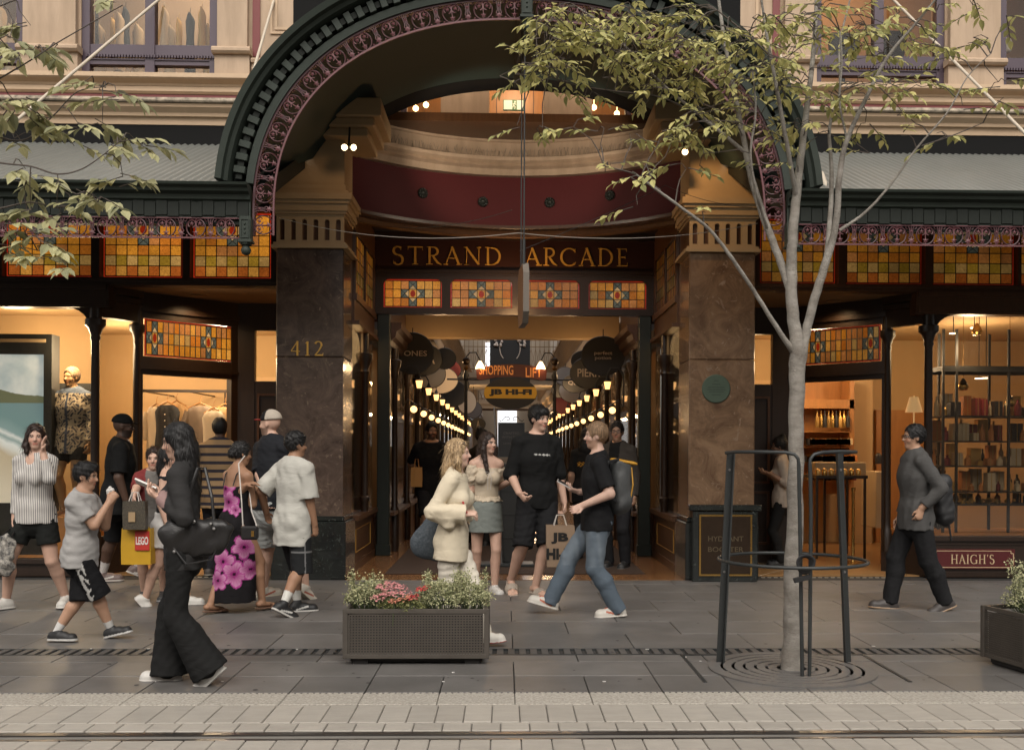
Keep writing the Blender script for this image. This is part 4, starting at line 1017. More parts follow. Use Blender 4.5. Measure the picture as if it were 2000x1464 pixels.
 c = MB(); c.box(-7.2, -4.86, 11.97, 12.1, 0, zs - .05); c.box(-7.2, -4.84, 11.92, 12.1, zs - .05, zs)
 if sx > 0: c.box(-7.2, -4.86, 11.955, 11.97, .0, .06); c.box(-7.2, -4.86, 11.955, 11.97, .38, .43)
 fin(c, 'window_frame', wood); xc = C1[0]; c = MB()
 for s_ in (1,):                                       # curved spandrel
  c.prism([(xc - .06, 3.10), (xc - .32, 3.10)] + [(xc - .32 + .26*math.cos(R(b)), 2.85 + .25*math.sin(R(b))) for b in (75, 60, 45, 30, 15)] + [(xc - .06, 2.80)], 11.99, 12.03)
 fin(c, 'window_spandrel', wood)
 c = MB(); c.box(-7.2, C1[0] - .03, 12.03, 12.036, zs, 3.10); fin(c, 'show_window', M['shop_glass' if sx < 0 else 'street_glass'])
 # the room
 c = MB(); c.box(-9, -2.45, 16.6, 16.7, 0, 3.6); c.box(-9, -8.9, 12.1, 16.7, 0, 3.6); c.box(-2.55, -2.45, 13.6, 16.7, 0, 3.6)
 fin(c, 'room_wall', M['tan_wall'])
 c = MB(); c.box(-9, -4.75, 12.1, 13.6, 3.30, 3.34); c.box(-9, -2.55, 13.6, 16.7, 3.30, 3.34); fin(c, 'room_ceiling', M['tan_wall'])
 if 'shop_floor' not in M: mat('shop_floor', (.30, .17, .07), .3, var=.15, scale=4)
 c = MB(); c.box(-9, -2.6, 12.1, 16.6, -.01, .006); fin(c, 'shop_floor', M['shop_floor'])
 c = MB(); c.box(-7.2, -4.8, 12.11, 13.3, zs - .04, zs - .002); c.box(-7.2, -4.8, 13.28, 13.32, 0, zs - .04); fin(c, 'display_deck', M['orange_wood'])

# lamps of the shops
for x, y, e in ((-5.3, 12.4, 85), (-6.4, 13.3, 60), (-4.2, 14.9, 90), (-5.8, 15.2, 60)): point('shop_light', (x, y, 2.7), e*.85, (1, .76, .48), .15)
for x, y, e in ((5.6, 12.4, 26), (4.4, 14.8, 52), (6.4, 14.2, 50), (3.6, 15.4, 14)): point('shop_light', (x, y, 2.75), e*.9, (1, .72, .42), .15)
for x, z_, lab in ((-4.3, 0, 'first floor clothing room'), (4.3, 0, 'first floor room behind the tree')): point('upper_room_light', (x, 13.4, 8.0), 75 if x < 0 else 60, (1, .80, .58) if x < 0 else (1, .55, .22), .25)

# ---- clothing shop contents
def screen_mat():
 """a backlit beach picture: sky, headland, sea, surf and sand"""
 m = bpy.data.materials.new('beach_picture'); m.use_nodes = True; t = m.node_tree; N = t.nodes; L = t.links
 b = N['Principled BSDF']; b.inputs['Roughness'].default_value = .3
 tc = N.new('ShaderNodeTexCoord'); sep = N.new('ShaderNodeSeparateXYZ'); L.new(tc.outputs['Object'], sep.inputs[0])
 n = N.new('ShaderNodeTexNoise'); n.inputs['Scale'].default_value = 3.5; n.inputs['Detail'].default_value = 7; L.new(tc.outputs['Object'], n.inputs['Vector'])
 def mth(op, a, b_=None, c=None):
  q = N.new('ShaderNodeMath'); q.operation = op
  for i, x in enumerate((a, b_, c)):
   if x is None: continue
   if isinstance(x, (int, float)): q.inputs[i].default_value = x
   else: L.new(x, q.inputs[i])
  return q.outputs[0]
 nn = mth('SUBTRACT', n.outputs['Fac'], .5)
 z = mth('MULTIPLY_ADD', nn, .16, sep.outputs['Z'])
 z = mth('MULTIPLY_ADD', sep.outputs['X'], .55, z)       # the beach runs down to the right
 cr = N.new('ShaderNodeValToRGB'); cr.color_ramp.interpolation = 'LINEAR'
 E = cr.color_ramp.elements; E[0].position = 0; E[0].color = (.50, .44, .35, 1); E[1].position = .30; E[1].color = (.42, .35, .25, 1)
 for p, c in ((.36, (.55, .55, .52)), (.40, (.60, .62, .62)), (.44, (.22, .30, .30)), (.47, (.58, .60, .60)), (.50, (.20, .29, .30)), (.62, (.14, .23, .24)), (1.0, (.13, .20, .23))):
  e = E.new(p); e.color = (*c, 1)
 q = N.new('ShaderNodeMapRange'); q.inputs[1].default_value = -.10; q.inputs[2].default_value = 1.35; L.new(z, q.inputs[0]); L.new(q.outputs[0], cr.inputs[0])
 hz = N.new('ShaderNodeMath'); hz.operation = 'GREATER_THAN'; L.new(mth('MULTIPLY_ADD', nn, .02, sep.outputs['Z']), hz.inputs[0]); hz.inputs[1].default_value = 1.26
 sk = N.new('ShaderNodeValToRGB'); sk.color_ramp.elements[0].color = (.34, .40, .42, 1); sk.color_ramp.elements[1].color = (.55, .57, .56, 1); sk.color_ramp.elements[0].position = .4; sk.color_ramp.elements[1].position = .7
 L.new(n.outputs['Fac'], sk.inputs[0])
 mx = N.new('ShaderNodeMix'); mx.data_type = 'RGBA'; L.new(hz.outputs[0], mx.inputs[0]); L.new(cr.outputs[0], mx.inputs[6]); L.new(sk.outputs[0], mx.inputs[7])
 ln = mth('MULTIPLY', mth('GREATER_THAN', sep.outputs['Z'], 1.20), mth('LESS_THAN', mth('MULTIPLY_ADD', sep.outputs['X'], .16, mth('MULTIPLY_ADD', nn, .12, sep.outputs['Z'])), 1.27))
 m2 = N.new('ShaderNodeMix'); m2.data_type = 'RGBA'; L.new(ln, m2.inputs[0]); L.new(mx.outputs[2], m2.inputs[6]); m2.inputs[7].default_value = (.11, .12, .07, 1)
 L.new(m2.outputs[2], b.inputs['Base Color']); L.new(m2.outputs[2], b.inputs['Emission Color']); b.inputs['Emission Strength'].default_value = .66
 return m
M['beach_picture'] = screen_mat()
Yd = 12.45
tl, br = W(-160, 690, Yd), W(84, 982, Yd)
ds = empty('display_screen', ((tl.x + br.x)/2, Yd, .2), 'tall black framed display panel showing a beach picture in the clothing window', 'display panel')
fr_l, fr_r, fr_t = tl.x - .16, W(101, 700, Yd).x, W(50, 652, Yd).z
c = MB(); c.box(fr_l, tl.x, Yd, Yd + .18, .2, fr_t); c.box(br.x, fr_r, Yd, Yd + .18, .2, fr_t); c.box(tl.x, br.x, Yd, Yd + .18, tl.z, fr_t); c.box(tl.x, br.x, Yd, Yd + .18, .2, br.z); c.box(fr_l, fr_r, Yd + .18, Yd + .22, .2, fr_t); c.build('frame', M['black_paint'], ds)
c = MB(); c.box(tl.x + .001, br.x - .001, Yd + .03, Yd + .05, br.z + .001, tl.z - .001); c.build('picture', M['beach_picture'], ds, org=(br.x, Yd, br.z))
c = MB(); c.box(tl.x, fr_r - .07, Yd - .006, Yd, fr_t - .10, fr_t - .06); c.build('light_strip', M['tan_stone'], ds)
# back wall shelf line, shelves and folded clothes
mat('cloth_white', (.55, .47, .36), .9); mat('cloth_dark', (.02, .02, .022), .9, var=.2, scale=12); mat('cloth_grey', (.22, .17, .13), .9, var=.15, scale=12); mat('cloth_tan', (.36, .22, .10), .9)
c = MB(); c.box(-8, -5.75, 14.3, 14.36, 0, 3.3); c.box(-8, -5.75, 14.26, 14.30, 2.28, 2.36); c.build('shop_partition', M['tan_wall'], label='tan partition wall behind the clothing window display', cat='partition')
c = MB(); c.box(-8, -5.76, 14.25, 14.259, 2.27, 2.37); c.build('wall_rail', M['black_paint'], label='black picture rail on the tan wall behind the mannequin', cat='rail')
gr = empty('garment_rail', (-4.8, 15.1, 0), 'dark wall rail holding hangers inside the clothing shop', 'clothes rail')
c = MB(); c.box(-5.5, -4.1, 15.08, 15.12, 2.30, 2.34); c.build('bar', M['dark_wood'], gr)
for x in (-5.45, -4.8, -4.15): c = MB(); c.tube([(x, 15.12, 2.32), (x, 16.6, 2.32)], .012, 6); c.build('bracket', M['dark_wood'], gr)
mat('hanger_wood', (.40, .19, .06), .5)
def garment(u, v, Y, w, l, mt, lab, sleeves=True, buttons=False):
 p = W(u, v, Y); g_ = empty('hanging_garment', p, lab, 'garment', 'garments on hangers in the clothing shop')
 c = MB(); c.tube([p + Vector((-w*.42, 0, -.05)), p + Vector((0, 0, .03)), p + Vector((w*.42, 0, -.05))], .012, 6); c.tube([p + Vector((0, 0, .03)), p + Vector((0, 0, .10)), p + Vector((.02, 0, .14))], .004, 5); c.build('hanger', M['hanger_wood'], g_)
 rows = []; n = 20
 for (k, hw, hd) in ((0, .10, .04), (-.03, w*.40, .06), (-.10, w*.5, .08), (-.25, w*.46, .09), (-.6*l, w*.44, .10), (-l, w*.50, .12)):
  rows.append([(p.x + hw*math.cos(2*math.pi*i/n), p.y + hd*math.sin(2*math.pi*i/n)*(1 + .25*math.sin(i*2.3 + k*9)), p.z - .02 + k) for i in range(n)])
 c = MB(); c.strip(rows, True)
 if sleeves:
  for s in (-1, 1): c.tube([p + Vector((s*w*.42, 0, -.10)), p + Vector((s*w*.56, -.01, -.30)), p + Vector((s*w*.58, -.02, -.50))], [.06, .065, .06], 8)
 c.build('cloth', mt, g_, smooth=60)
 if buttons:
  c = MB()
  for k in range(5): c.ball((p.x, p.y - .115, p.z - .16 - k*.09), .010, 6)
  c.build('buttons', M['cloth_white'], g_)
garment(327, 788, 15.0, .36, .62, M['cloth_dark'], 'dark buttoned waistcoat hanging on the shop rail', False, True)
garment(391, 790, 15.0, .40, .66, M['cloth_grey'], 'pale grey blouse hanging on the shop rail')
garment(345, 786, 15.2, .34, .60, M['cloth_tan'], 'tan jacket hanging behind the dark waistcoat'); garment(306, 792, 15.1, .30, .7, M['cloth_white'], 'white shirt at the end of the shop rail'); garment(440, 792, 15.1, .34, .64, M['cloth_tan'], 'tan dress hanging nearest the shop shelf')
garment(418, 800, 14.8, .34, .66, M['cloth_white'], 'black and white patterned top hung in front of the grey blouse', False)
sf = empty('clothes_shelf', (-3.3, 15.8, 0), 'timber shelf unit with folded clothes at the back of the clothing shop', 'shelf')
c = MB()
for z in (.5, 1.0, 1.48, 1.80): c.box(-4.35, -3.2, 15.6, 16.2, z, z + .03)
c.box(-4.38, -4.35, 15.6, 16.2, 0, 2.2); c.build('boards', M['dark_wood'], sf)
for k, (u, v) in enumerate(((455, 845), (315, 866), (452, 880))):
 p = W(u, v, 15.5)
 for j in range(3): c = MB(); c.bbox(p.x - .14, p.x + .14, p.y - .1, p.y + .15, p.z + j*.035, p.z + j*.035 + .03, .01); c.build('folded_cloth', (M['cloth_white'], M['cloth_tan'], M['cloth_grey'])[(k + j) % 3], sf)
pf = empty('wall_picture', W(455, 785, 16.5), 'small framed picture on the back wall of the clothing shop', 'picture'); p = W(455, 785, 16.5)
c = MB(); c.bbox(p.x - .14, p.x + .14, 16.5, 16.55, p.z - .2, p.z + .2, .01); c.build('frame', M['dark_wood'], pf)
mat('picture_art', (.45, .25, .12), .6, col2=(.6, .5, .35), scale=8)
c = MB(); c.box(p.x - .11, p.x + .11, 16.495, 16.499, p.z - .17, p.z + .17); c.build('print', M['picture_art'], pf)
# low window display goods
for k, (u, v, w, h) in enumerate(((10, 1008, .12, .16), (30, 1012, .08, .10), (150, 985, .25, .03), (165, 1040, .3, .03))):
 p = W(u, v, 12.6); c = MB(); c.bbox(p.x - w/2, p.x + w/2, 12.55, 12.7, p.z - h/2, p.z + h/2, .008); c.tube([(p.x, 12.62, .2), (p.x, 12.62, p.z - h/2)], .012, 6); c.build('display_block', M['orange_wood'], label=['orange timber display block under the beach panel', 'small orange timber block beside the larger display block', 'thin glass ledge lit behind the boy in grey', 'low lit ledge behind the legs of the boy in grey'][k], cat='display block')
# upper floor garments behind the windows
mat('dress_cream', (.62, .48, .32), .9, rnd=.2); mat('dress_dark', (.03, .035, .035), .9, rnd=.3); mat('dress_gold', (.5, .32, .10), .8, rnd=.2)
def hung(name, u, v, Y, w, l, mt, lab, org=None):
 p = W(u, v, Y); rows = []; n = 12; ph = rng.uniform(0, 6)
 for (k, hw) in ((.02, .008), (0, .02), (-.03, w*.30), (-.07, w*.42), (-.3, w*.34), (-l*.6, w*.40), (-l, w*.5)):
  rows.append([(p.x + hw*math.cos(2*math.pi*i/n)*(1 + .15*math.sin(3*i + ph)), p.y + .08*math.sin(2*math.pi*i/n), p.z + k) for i in range(n)])
 c = MB(); c.strip(rows, True); c.tube([(p.x, p.y, p.z - .01), (p.x, p.y, p.z + .10)], .004, 4)
 return c.build(name, M[mt], label=lab, cat='garment', group='garments in the upper windows', smooth=60)
k = 0
NM = ['first', 'second', 'third', 'fourth', 'fifth', 'sixth', 'seventh', 'eighth', 'ninth', 'tenth', 'eleventh', 'twelfth', 'thirteenth', 'fourteenth', 'fifteenth', 'sixteenth', 'seventeenth', 'eighteenth', 'nineteenth', 'twentieth']
GU = [((185, 'dress_dark'), (195, 'dress_cream'), (222, 'dress_gold'), (234, 'dress_cream'), (246, 'dress_dark'), (270, 'dress_cream')), ((322, 'dress_cream'), (332, 'dress_cream'), (350, 'dress_gold'), (372, 'dress_dark'), (395, 'dress_gold'), (408, 'dress_gold')), ((5, 'dress_cream'), (22, 'dress_cream'), (37, 'dress_cream'))]
for gi, grp in enumerate(GU):
 for k, (u, mt) in enumerate(grp): hung('hanging_dress', u, 20 + 11*((k*7) % 4), 13.2 + .1*(k % 3), (.11, .16, .09, .13)[k % 4], (.55, .72, .48, .8)[(k*3) % 4], mt, '%s garment from the %s in the %s upper window' % (NM[k], 'frame' , ('left sash of the clothing', 'right sash of the clothing', 'far corner clothing')[gi]))
c = MB(); c.tube([(-7.5, 13.2, zz(8, 13.2)), (-2.95, 13.2, zz(8, 13.2))], .012, 6); c.build('upper_clothes_rail', M['steel'], label='steel clothes rail behind the upper clothing shop windows', cat='clothes rail')
# right upper windows: dark office chairs and a white speaker
for u, v, w, h, lab in ((1650, 96, .40, .42, 'dark chair back behind the upper window sash near the arch'), (1740, 92, .40, .42, 'dark chair back behind the upper window sash near the tie rod')):
 p = W(u, v, 13.0); c = MB(); n = 14
 c.prism([(p.x - w/2*.8, p.z - h/2), (p.x + w/2*.8, p.z - h/2), (p.x + w/2, p.z + h*.2), (p.x + w/2*.8, p.z + h/2), (p.x - w/2*.8, p.z + h/2), (p.x - w/2, p.z + h*.2)], 13.0, 13.06); c.tube([(p.x, 13.05, p.z - h/2), (p.x, 13.05, 5.65)], .025, 8); c.box(p.x - .25, p.x + .25, 13.05, 13.5, 6.05, 6.12); c.fix = True
 c.build('office_chair', M['black_paint'], label=lab, cat='chair', group='upper room chairs')
p = W(1960, 92, 12.5); c = MB(); c.lathe([(.07, -.08), (.09, -.06), (.10, .05), (.085, .08), (1e-6, .085)], p, 14); c.tube([p + Vector((0, 0, -.08)), p + Vector((0, 0, -.22))], .03, 8); c.build('white_speaker', M['white_wall'], label='small white speaker standing inside the far upper window', cat='speaker', smooth=40)

# ---- chocolate shop contents
mat('box_dark', (.018, .016, .018), .5, rnd=.3); mat('box_orange', (.55, .20, .05), .5, rnd=.25); mat('box_cream', (.55, .42, .25), .5, rnd=.2); mat('box_red', (.20, .02, .02), .5, rnd=.3); mat('box_gold', (.5, .30, .09), .3, metal=.6, rnd=.3)
BOXM = ['box_dark', 'box_orange', 'box_cream', 'box_red', 'box_gold', 'box_orange', 'box_dark', 'box_cream']
cs = empty('window_shelving', (5.8, 12.6, .48), 'black metal shelving in the chocolate shop window', 'shelving')
Ys = 12.55
c = MB(); xs_ = [W(u, 800, Ys).x for u in (1842, 1868, 1970, 2090)]
for x in xs_: c.box(x - .014, x + .014, Ys - .014, Ys + .014, .48, 3.0); c.box(x - .014, x + .014, Ys + .5, Ys + .53, .48, 3.0)
lev = [W(1900, v, Ys).z for v in (985, 960, 910, 861, 812, 724)]
for z in lev: c.box(xs_[0], xs_[-1], Ys - .012, Ys + .53, z - .012, z + .004)
c.box(xs_[0], xs_[-1], Ys - .016, Ys + .53, lev[-1] - .012, lev[-1] + .06); c.build('frame', M['black_paint'], cs)
rb = random.Random(11); cnt = 0
SZ = {5: None}
ORD = ['lowest', 'second', 'third', 'fourth', 'top']
for li, bkr in ((0, 1), (1, 0), (1, 1), (2, 0), (2, 1), (3, 0), (3, 1), (4, 0), (4, 1)):
 x = xs_[0] + .03; j = 0
 while x < xs_[-1] - .15:
  w = rb.uniform(.06, .15); h = min(rb.uniform(.09, .24)*(1.25 if bkr else 1), lev[li + 1] - lev[li] - .03)
  if rb.random() < .93:
   c = MB(); yb = Ys + rb.uniform(.03, .12) + .28*bkr; tall = rb.random()
   if tall < .48: c.lathe([(w*.3, 0), (w*.3, h*.6), (w*.12, h*.8), (w*.12, h), (1e-6, h)], (x + w/2, yb + .05, lev[li] + .005), 10)
   else:
    c.bbox(x, x + w, yb, yb + .12, lev[li] + .005, lev[li] + h, .004)
    c.box(x + w*.45, x + w*.55, yb - .002, yb, lev[li] + .005, lev[li] + h, 1)
   col = rb.choice(BOXM)
   o = c.build('chocolate_box', [M[col], M['box_gold']], label='%s chocolate box, %s along the %s%s shelf of the window' % ({'box_dark': 'dark', 'box_orange': 'orange', 'box_cream': 'cream', 'box_red': 'red', 'box_gold': 'gold'}[col], NM[min(j, 19)], 'back row of the ' if bkr else '', ORD[li]), cat='box', group='chocolate boxes in the window'); j += 1
  x += w + rb.uniform(.004, .03)
for k, (u, w) in enumerate(((1885, .30), (1955, .34))):
 p = W(u, 985, Ys); c = MB()
 for i in range(40): q = (p.x + rb.uniform(-w/2, w/2), Ys - .02 + rb.uniform(0, .25), lev[0] + rb.uniform(.01, .07)); c.ball(q, rb.uniform(.014, .024), 6)
 c.build('wrapped_chocolates', [M['box_gold']], label=('heap of gold wrapped chocolates in the window near the corner column', 'heap of gold wrapped chocolates in the window near the shrub planter')[k], cat='chocolates', kind='stuff')
for k, (u, v) in enumerate(((1881, 768), (1908, 660), (1972, 800))):   # glass pendants
 p = W(u, v - 20, 12.9); c = MB(); c.lathe([(.012, .06), (.05, .0), (.07, -.05), (.05, -.09), (1e-6, -.1)], p, 12); c.tube([p + Vector((0, 0, .05)), (p.x, p.y, 3.3)], .004, 4)
 c.build('glass_pendant', M['brass'], label=['small brass pendant lamp over the dark boxes', 'brass pendant lamp highest in the chocolate window', 'brass pendant lamp close to the window edge'][k], cat='lamp', group='chocolate window pendants', smooth=50)
for k, (u, v) in enumerate(((1862, 651), (1903, 640), (1912, 739), (1926, 738))):
 p = W(u, v, 13.2); c = MB(); c.lathe([(1e-6, -.004), (.05, -.004), (.05, .004)], p, 12); c.tube([p + Vector((0, 0, .004)), (p.x, p.y, 3.31)], .006, 4, 1); c.build('ceiling_light', [M['downlight'], M['black_paint']], label=['ceiling downlight nearest the chocolate shop column', 'ceiling downlight highest in the chocolate window', 'shelf light over the dark chocolate boxes', 'second shelf light over the dark chocolate boxes'][k], cat='downlight', group='chocolate shop lights')
# sign on the stallboard
mat('haigh_red', (.085, .012, .013), .4); mat('haigh_cream', (.60, .45, .27), .5)
z0, z1 = W(1900, 1107, 11.95).z, W(1900, 1075, 11.95).z; x0, x1 = W(1828, 1090, 11.95).x, W(1978, 1090, 11.95).x
hg = empty('shop_name_board', ((x0+x1)/2, 11.95, z0), 'red shop name board reading HAIGH\'S with cream border under the window', 'sign')
c = MB(); c.bbox(x0 - .02, x1 + .02, 11.935, 11.954, z0 - .02, z1 + .02, .003); c.build('board', M['haigh_red'], hg)
c = MB(); k = .03
pts = [(x0, z0), (x1 - k, z0), (x1 - k, z0 + k), (x1, z0 + k), (x1, z1 - k), (x1 - k, z1 - k), (x1 - k, z1), (x0, z1), (x0, z0)]
for a, b in zip(pts[:-1], pts[1:]): c.bar((a[0], 11.9335, a[1]), (b[0], 11.9335, b[1]), .007, .003, up=(0, 1, 0))
c.build('border', M['haigh_cream'], hg)
serif_text('lettering', "HAIGH'S", M['haigh_cream'], hg, W(1856, 1090, 11.95).x, W(1941, 1090, 11.95).x, W(1900, 1100, 11.95).z, W(1900, 1082, 11.95).z, 11.934, depth=.004, track=.12)
# inside the chocolate shop, seen through the door
bk = empty('bottle_display', (3.9, 15.9, 0), 'lit back counter with rows of hanging bottles in the chocolate shop', 'display')
c = MB(); a, b = W(1575, 800, 15.9), W(1655, 800, 15.9)
c.box(a.x - .4, b.x + .1, 15.85, 16.3, W(1600, 795, 15.9).z - .02, W(1600, 780, 15.9).z); c.box(b.x + .02, b.x + .09, 15.85, 16.3, 0, 2.6); c.box(a.x - .4, b.x + .1, 16.28, 16.3, .8, 2.6)
for v in (842, 872, 905): z = W(1600, v, 15.9).z; c.box(a.x - .4, b.x + .05, 15.85, 16.28, z - .015, z)
c.build('cabinet', M['orange_wood'], bk)
for i in range(9):
 p = W(1596 + 7.5*i, 822, 15.8); c = MB(); c.lathe([(.012, .16), (.012, .10), (.035, .04), (.035, -.10), (1e-6, -.10)], p, 8); c.build('bottle', (M['box_gold'], M['brass'], M['box_dark'])[i % 3], bk, smooth=50)
for k in range(54):
 lv = k % 3; p = W(1582 + 1.5*k, (866, 899, 935)[lv], 15.75); w = .05 + .03*((k*5) % 3); h = .08 + .04*((k*3) % 3)
 c = MB(); c.bbox(p.x - w, p.x + w, 15.72, 15.82, p.z - .02, p.z + h, .004); c.build('goods', M[BOXM[(k*5 + lv) % 8]], bk)
ct = empty('counter_table', (4.4, 14.2, 0), 'dark serving table with trays of chocolates inside the chocolate shop door', 'table')
a, b = W(1590, 925, 14.0), W(1690, 940, 14.0)
c = MB(); c.box(a.x, b.x, 13.9, 14.7, a.z - .06, a.z - .02)
for x in (a.x + .02, b.x - .03, (a.x + b.x)/2):
 for y in (13.92, 14.65): c.box(x - .015, x + .015, y, y + .03, 0, a.z - .06)
c.build('table', M['dark_wood'], ct)
for i in range(7): c = MB(); x = a.x + .05 + i*(b.x - a.x - .1)/6.5; c.lathe([(.035, 0), (.04, .07), (.02, .09), (1e-6, .10)], (x, 14.0, a.z - .02), 8); c.build('jar', (M['box_gold'], M['brass'])[i % 2], ct, smooth=50)
p0 = W(1600, 930, 14.05)
c = MB(); c.bbox(W(1590, 900, 14.3).x, W(1690, 900, 14.3).x, 14.25, 14.5, a.z - .02, a.z + .16, .01); c.build('display_case', M['box_cream'], ct)
for k, (u, lab) in enumerate(((1666, 'brass queue post with round base inside the chocolate shop door'),)):
 p = W(u, 1070, 13.35); c = MB(); c.lathe([(.16, 0), (.16, .02), (.03, .03), (.022, .05), (.022, .95), (.03, .97), (.03, 1.0), (1e-6, 1.0)], (p.x, 13.35, .006), 16); c.build('queue_post', M['brass'], label=lab, cat='post', smooth=40)
a, b = W(1706, 920, 14.6), W(1728, 1030, 14.6)
c = MB(); c.bbox(a.x, a.x + .22, 14.5, 15.1, b.z, a.z, .01); c.build('white_plinth', M['box_cream'], label='pale marble plinth just inside the chocolate shop door', cat='plinth')
p = W(1715, 900, 14.6); c = MB(); c.lathe([(.05, -.06), (.05, .05), (.03, .09), (1e-6, .1)], (p.x + .04, 14.7, p.z + .02), 10); c.build('gift_jar', M['box_dark'], label='dark gift jar on the pale marble plinth', cat='jar', smooth=50)
c = MB(); c.box(W(1660, 800, 16.4).x, W(1700, 800, 16.4).x, 16.3, 16.6, 0, 3.3); c.build('shop_pier', M['tan_wall'], label='tan pier beside the bottle display in the chocolate shop', cat='pier')
c = MB(); q = W(1712, 800, 16.5); c.box(q.x, q.x + .06, 16.5, 16.6, 0, W(1712, 800, 16.5).z); c.box(q.x + .06, q.x + .8, 16.54, 16.6, 0, W(1712, 800, 16.5).z); c.build('back_door', M['orange_wood'], label='plain timber door in the back wall of the chocolate shop', cat='door')
# lamp shade and shelf in the splayed side window
p = W(1785, 790, 13.3); c = MB(); c.lathe([(.11, -.10), (.055, .10)], p, 14); c.tube([p + Vector((0, 0, .12)), (p.x, p.y, .5)], .01, 6); c.build('table_lamp', M['exit_white'] if False else mat('shade', (.6, .42, .22), .8, emit=.35, ecol=(.9, .55, .25)), label='small lamp with tapered shade in the chocolate shop side window', cat='lamp', smooth=40)

# ------------------------------------------------------------------ the arcade beyond the entrance
mat('atrium_cream', (.30, .22, .14), .7, var=.1, scale=1.5)
mat('atrium_light', (.36, .29, .21), .6)
ar = empty('arcade_interior', (0, 30, 0), 'long timber shop arcade interior with iron gallery railings', 'arcade')
c = MB(); c.box(-1.78, 1.74, 16.8, 17.1, 3.32, 3.72); c.build('front_beam', M['tan_wall'], ar)
for sx in (-1, 1):
 xw = 1.76
 c = MB(); c.box(sx*xw, sx*(xw + .3), YS + .13, 62, 0, .55); c.box(sx*(xw - .08), sx*(xw + .3), YS + .14, 62, .55, .60); c.build('shop_base', M['brown_wood'], ar)
 c = MB(); c.sweep([(0, 2.95), (.03, 2.95), (.05, 3.02), (.10, 3.06), (.12, 3.14), (.18, 3.18), (.19, 3.26), (0, 3.27)], lambda t, a, b: (sx*(xw + .02 - a), t, b), [YS + .14, 62]); c.box(sx*(xw - .0), sx*(xw + .3), YS + .14, 16.8, 3.27, 3.9); c.fix = True; c.build('shop_cornice', M['brown_wood'], ar)
 c = MB(); c.box(sx*(xw + .25), sx*(xw + .3), YS + .13, 62, .6, 2.95); c.build('shop_back', mat('arc_shop_back', (.30, .17, .07), .5, var=.5, scale=2.5, stretch=(1, 2, 1)), ar)
 c = MB(); c.box(sx*(xw + .08), sx*(xw + .086), YS + .13, 50, .6, 2.95); c.build('shop_glass', M['shop_glass'], ar)
 mb = MB(); mb.lathe([(.07, 0), (.07, .6), (.045, .66), (.04, 2.5), (.06, 2.55), (.05, 2.6), (.09, 2.72), (.09, 2.78), (.05, 2.8), (.05, 2.95)], (0, 0, 0), 10); cm = mb.mesh('shop_column', smooth=40); cm.materials.append(M['dark_wood'])
 y = 15.0
 while y < 44: inst('shop_column', cm, ar, (sx*(xw - .02), y, 0)); y += 1.9
 # gallery above, with railing
 c = MB(); c.box(sx*1.5, sx*2.6, 17.1, 62, 3.27, 3.62); c.box(sx*1.42, sx*1.5, 17.1, 62, 3.45, 3.66); c.build('gallery_edge', M['atrium_cream'], ar)
 c = MB(); c.box(sx*2.6, sx*2.7, 17.1, 62, 3.6, 8.5); c.build('gallery_wall', M['atrium_light'], ar)
 c = MB(); c.box(sx*1.44, sx*1.49, 17.1, 62, 4.62, 4.68); c.box(sx*1.45, sx*1.48, 17.1, 62, 3.72, 3.74)
 y = 17.2
 while y < 50: c.box(sx*1.455, sx*1.475, y, y + .012, 3.66, 4.62); c.bar((sx*1.465, y, 3.95), (sx*1.465, y + .12, 4.35), .008); c.bar((sx*1.465, y + .12, 3.95), (sx*1.465, y, 4.35), .008); y += .13
 c.build('gallery_railing', mat('rail_gold', (.20, .12, .055), .45, metal=.3), ar)
for Yb in (30.0, 47.0):                                   # bridges across
 c = MB(); c.box(-1.5, 1.5, Yb, Yb + 2.5, 3.40, 3.72); c.box(-1.5, 1.5, Yb - .06, Yb, 3.60, 3.76); c.box(-1.5, 1.5, Yb - .04, Yb, 3.40, 3.45); c.build('bridge', M['atrium_light'], ar)
 c = MB(); c.box(-1.45, 1.45, Yb - .02, Yb + .02, 4.70, 4.76); c.box(-1.45, 1.45, Yb - .012, Yb + .012, 3.84, 3.87); c.box(-1.45, 1.45, Yb - .012, Yb + .012, 4.5, 4.52)
 x = -1.45
 while x < 1.46: c.box(x - .008, x + .008, Yb - .008, Yb + .008, 3.76, 4.70); c.bar((x, Yb, 3.9), (x + .13, Yb, 4.45), .010); c.bar((x + .13, Yb, 3.9), (x, Yb, 4.45), .010); x += .13
 c.build('bridge_railing', M['rail_gold'], ar)
mat('daylight_glass', (.9, .92, .95), .5, emit=1.1, ecol=(.95, .96, 1.0))
c = MB(); c.box(-2.7, 2.7, 62, 62.2, 0, 10); c.build('end_wall', M['atrium_light'], ar)
c = MB(); c.box(-.55, .60, 61.9, 61.95, 1.7, 4.2); c.box(-1.3, -.75, 61.9, 61.95, 4.6, 8); c.box(.75, 1.3, 61.9, 61.95, 4.6, 8); c.build('end_window', M['daylight_glass'], ar)
c = MB(); c.box(-2.7, 2.7, 17.1, 62, 9.4, 9.5); c.build('skylight', M['daylight_glass'], ar)
for x in (-2.7, 2.6): c = MB(); c.box(x, x + .1, 17.1, 62, 8.5, 9.4); c.build('roof_curb', M['atrium_light'], ar)
for y, e in ((16.0, 14), (20, 30), (24, 32), (30, 36), (38, 50), (42, 60)):
 for sx in (-1, 1): point('arcade_lamp_light', (sx*1.18, y + .6, 2.80), e*.6, (1, .64, .32), .05)
point('lobby_lamp_light', (0, 13.6, 3.3), 36, (1, .58, .25), .10)
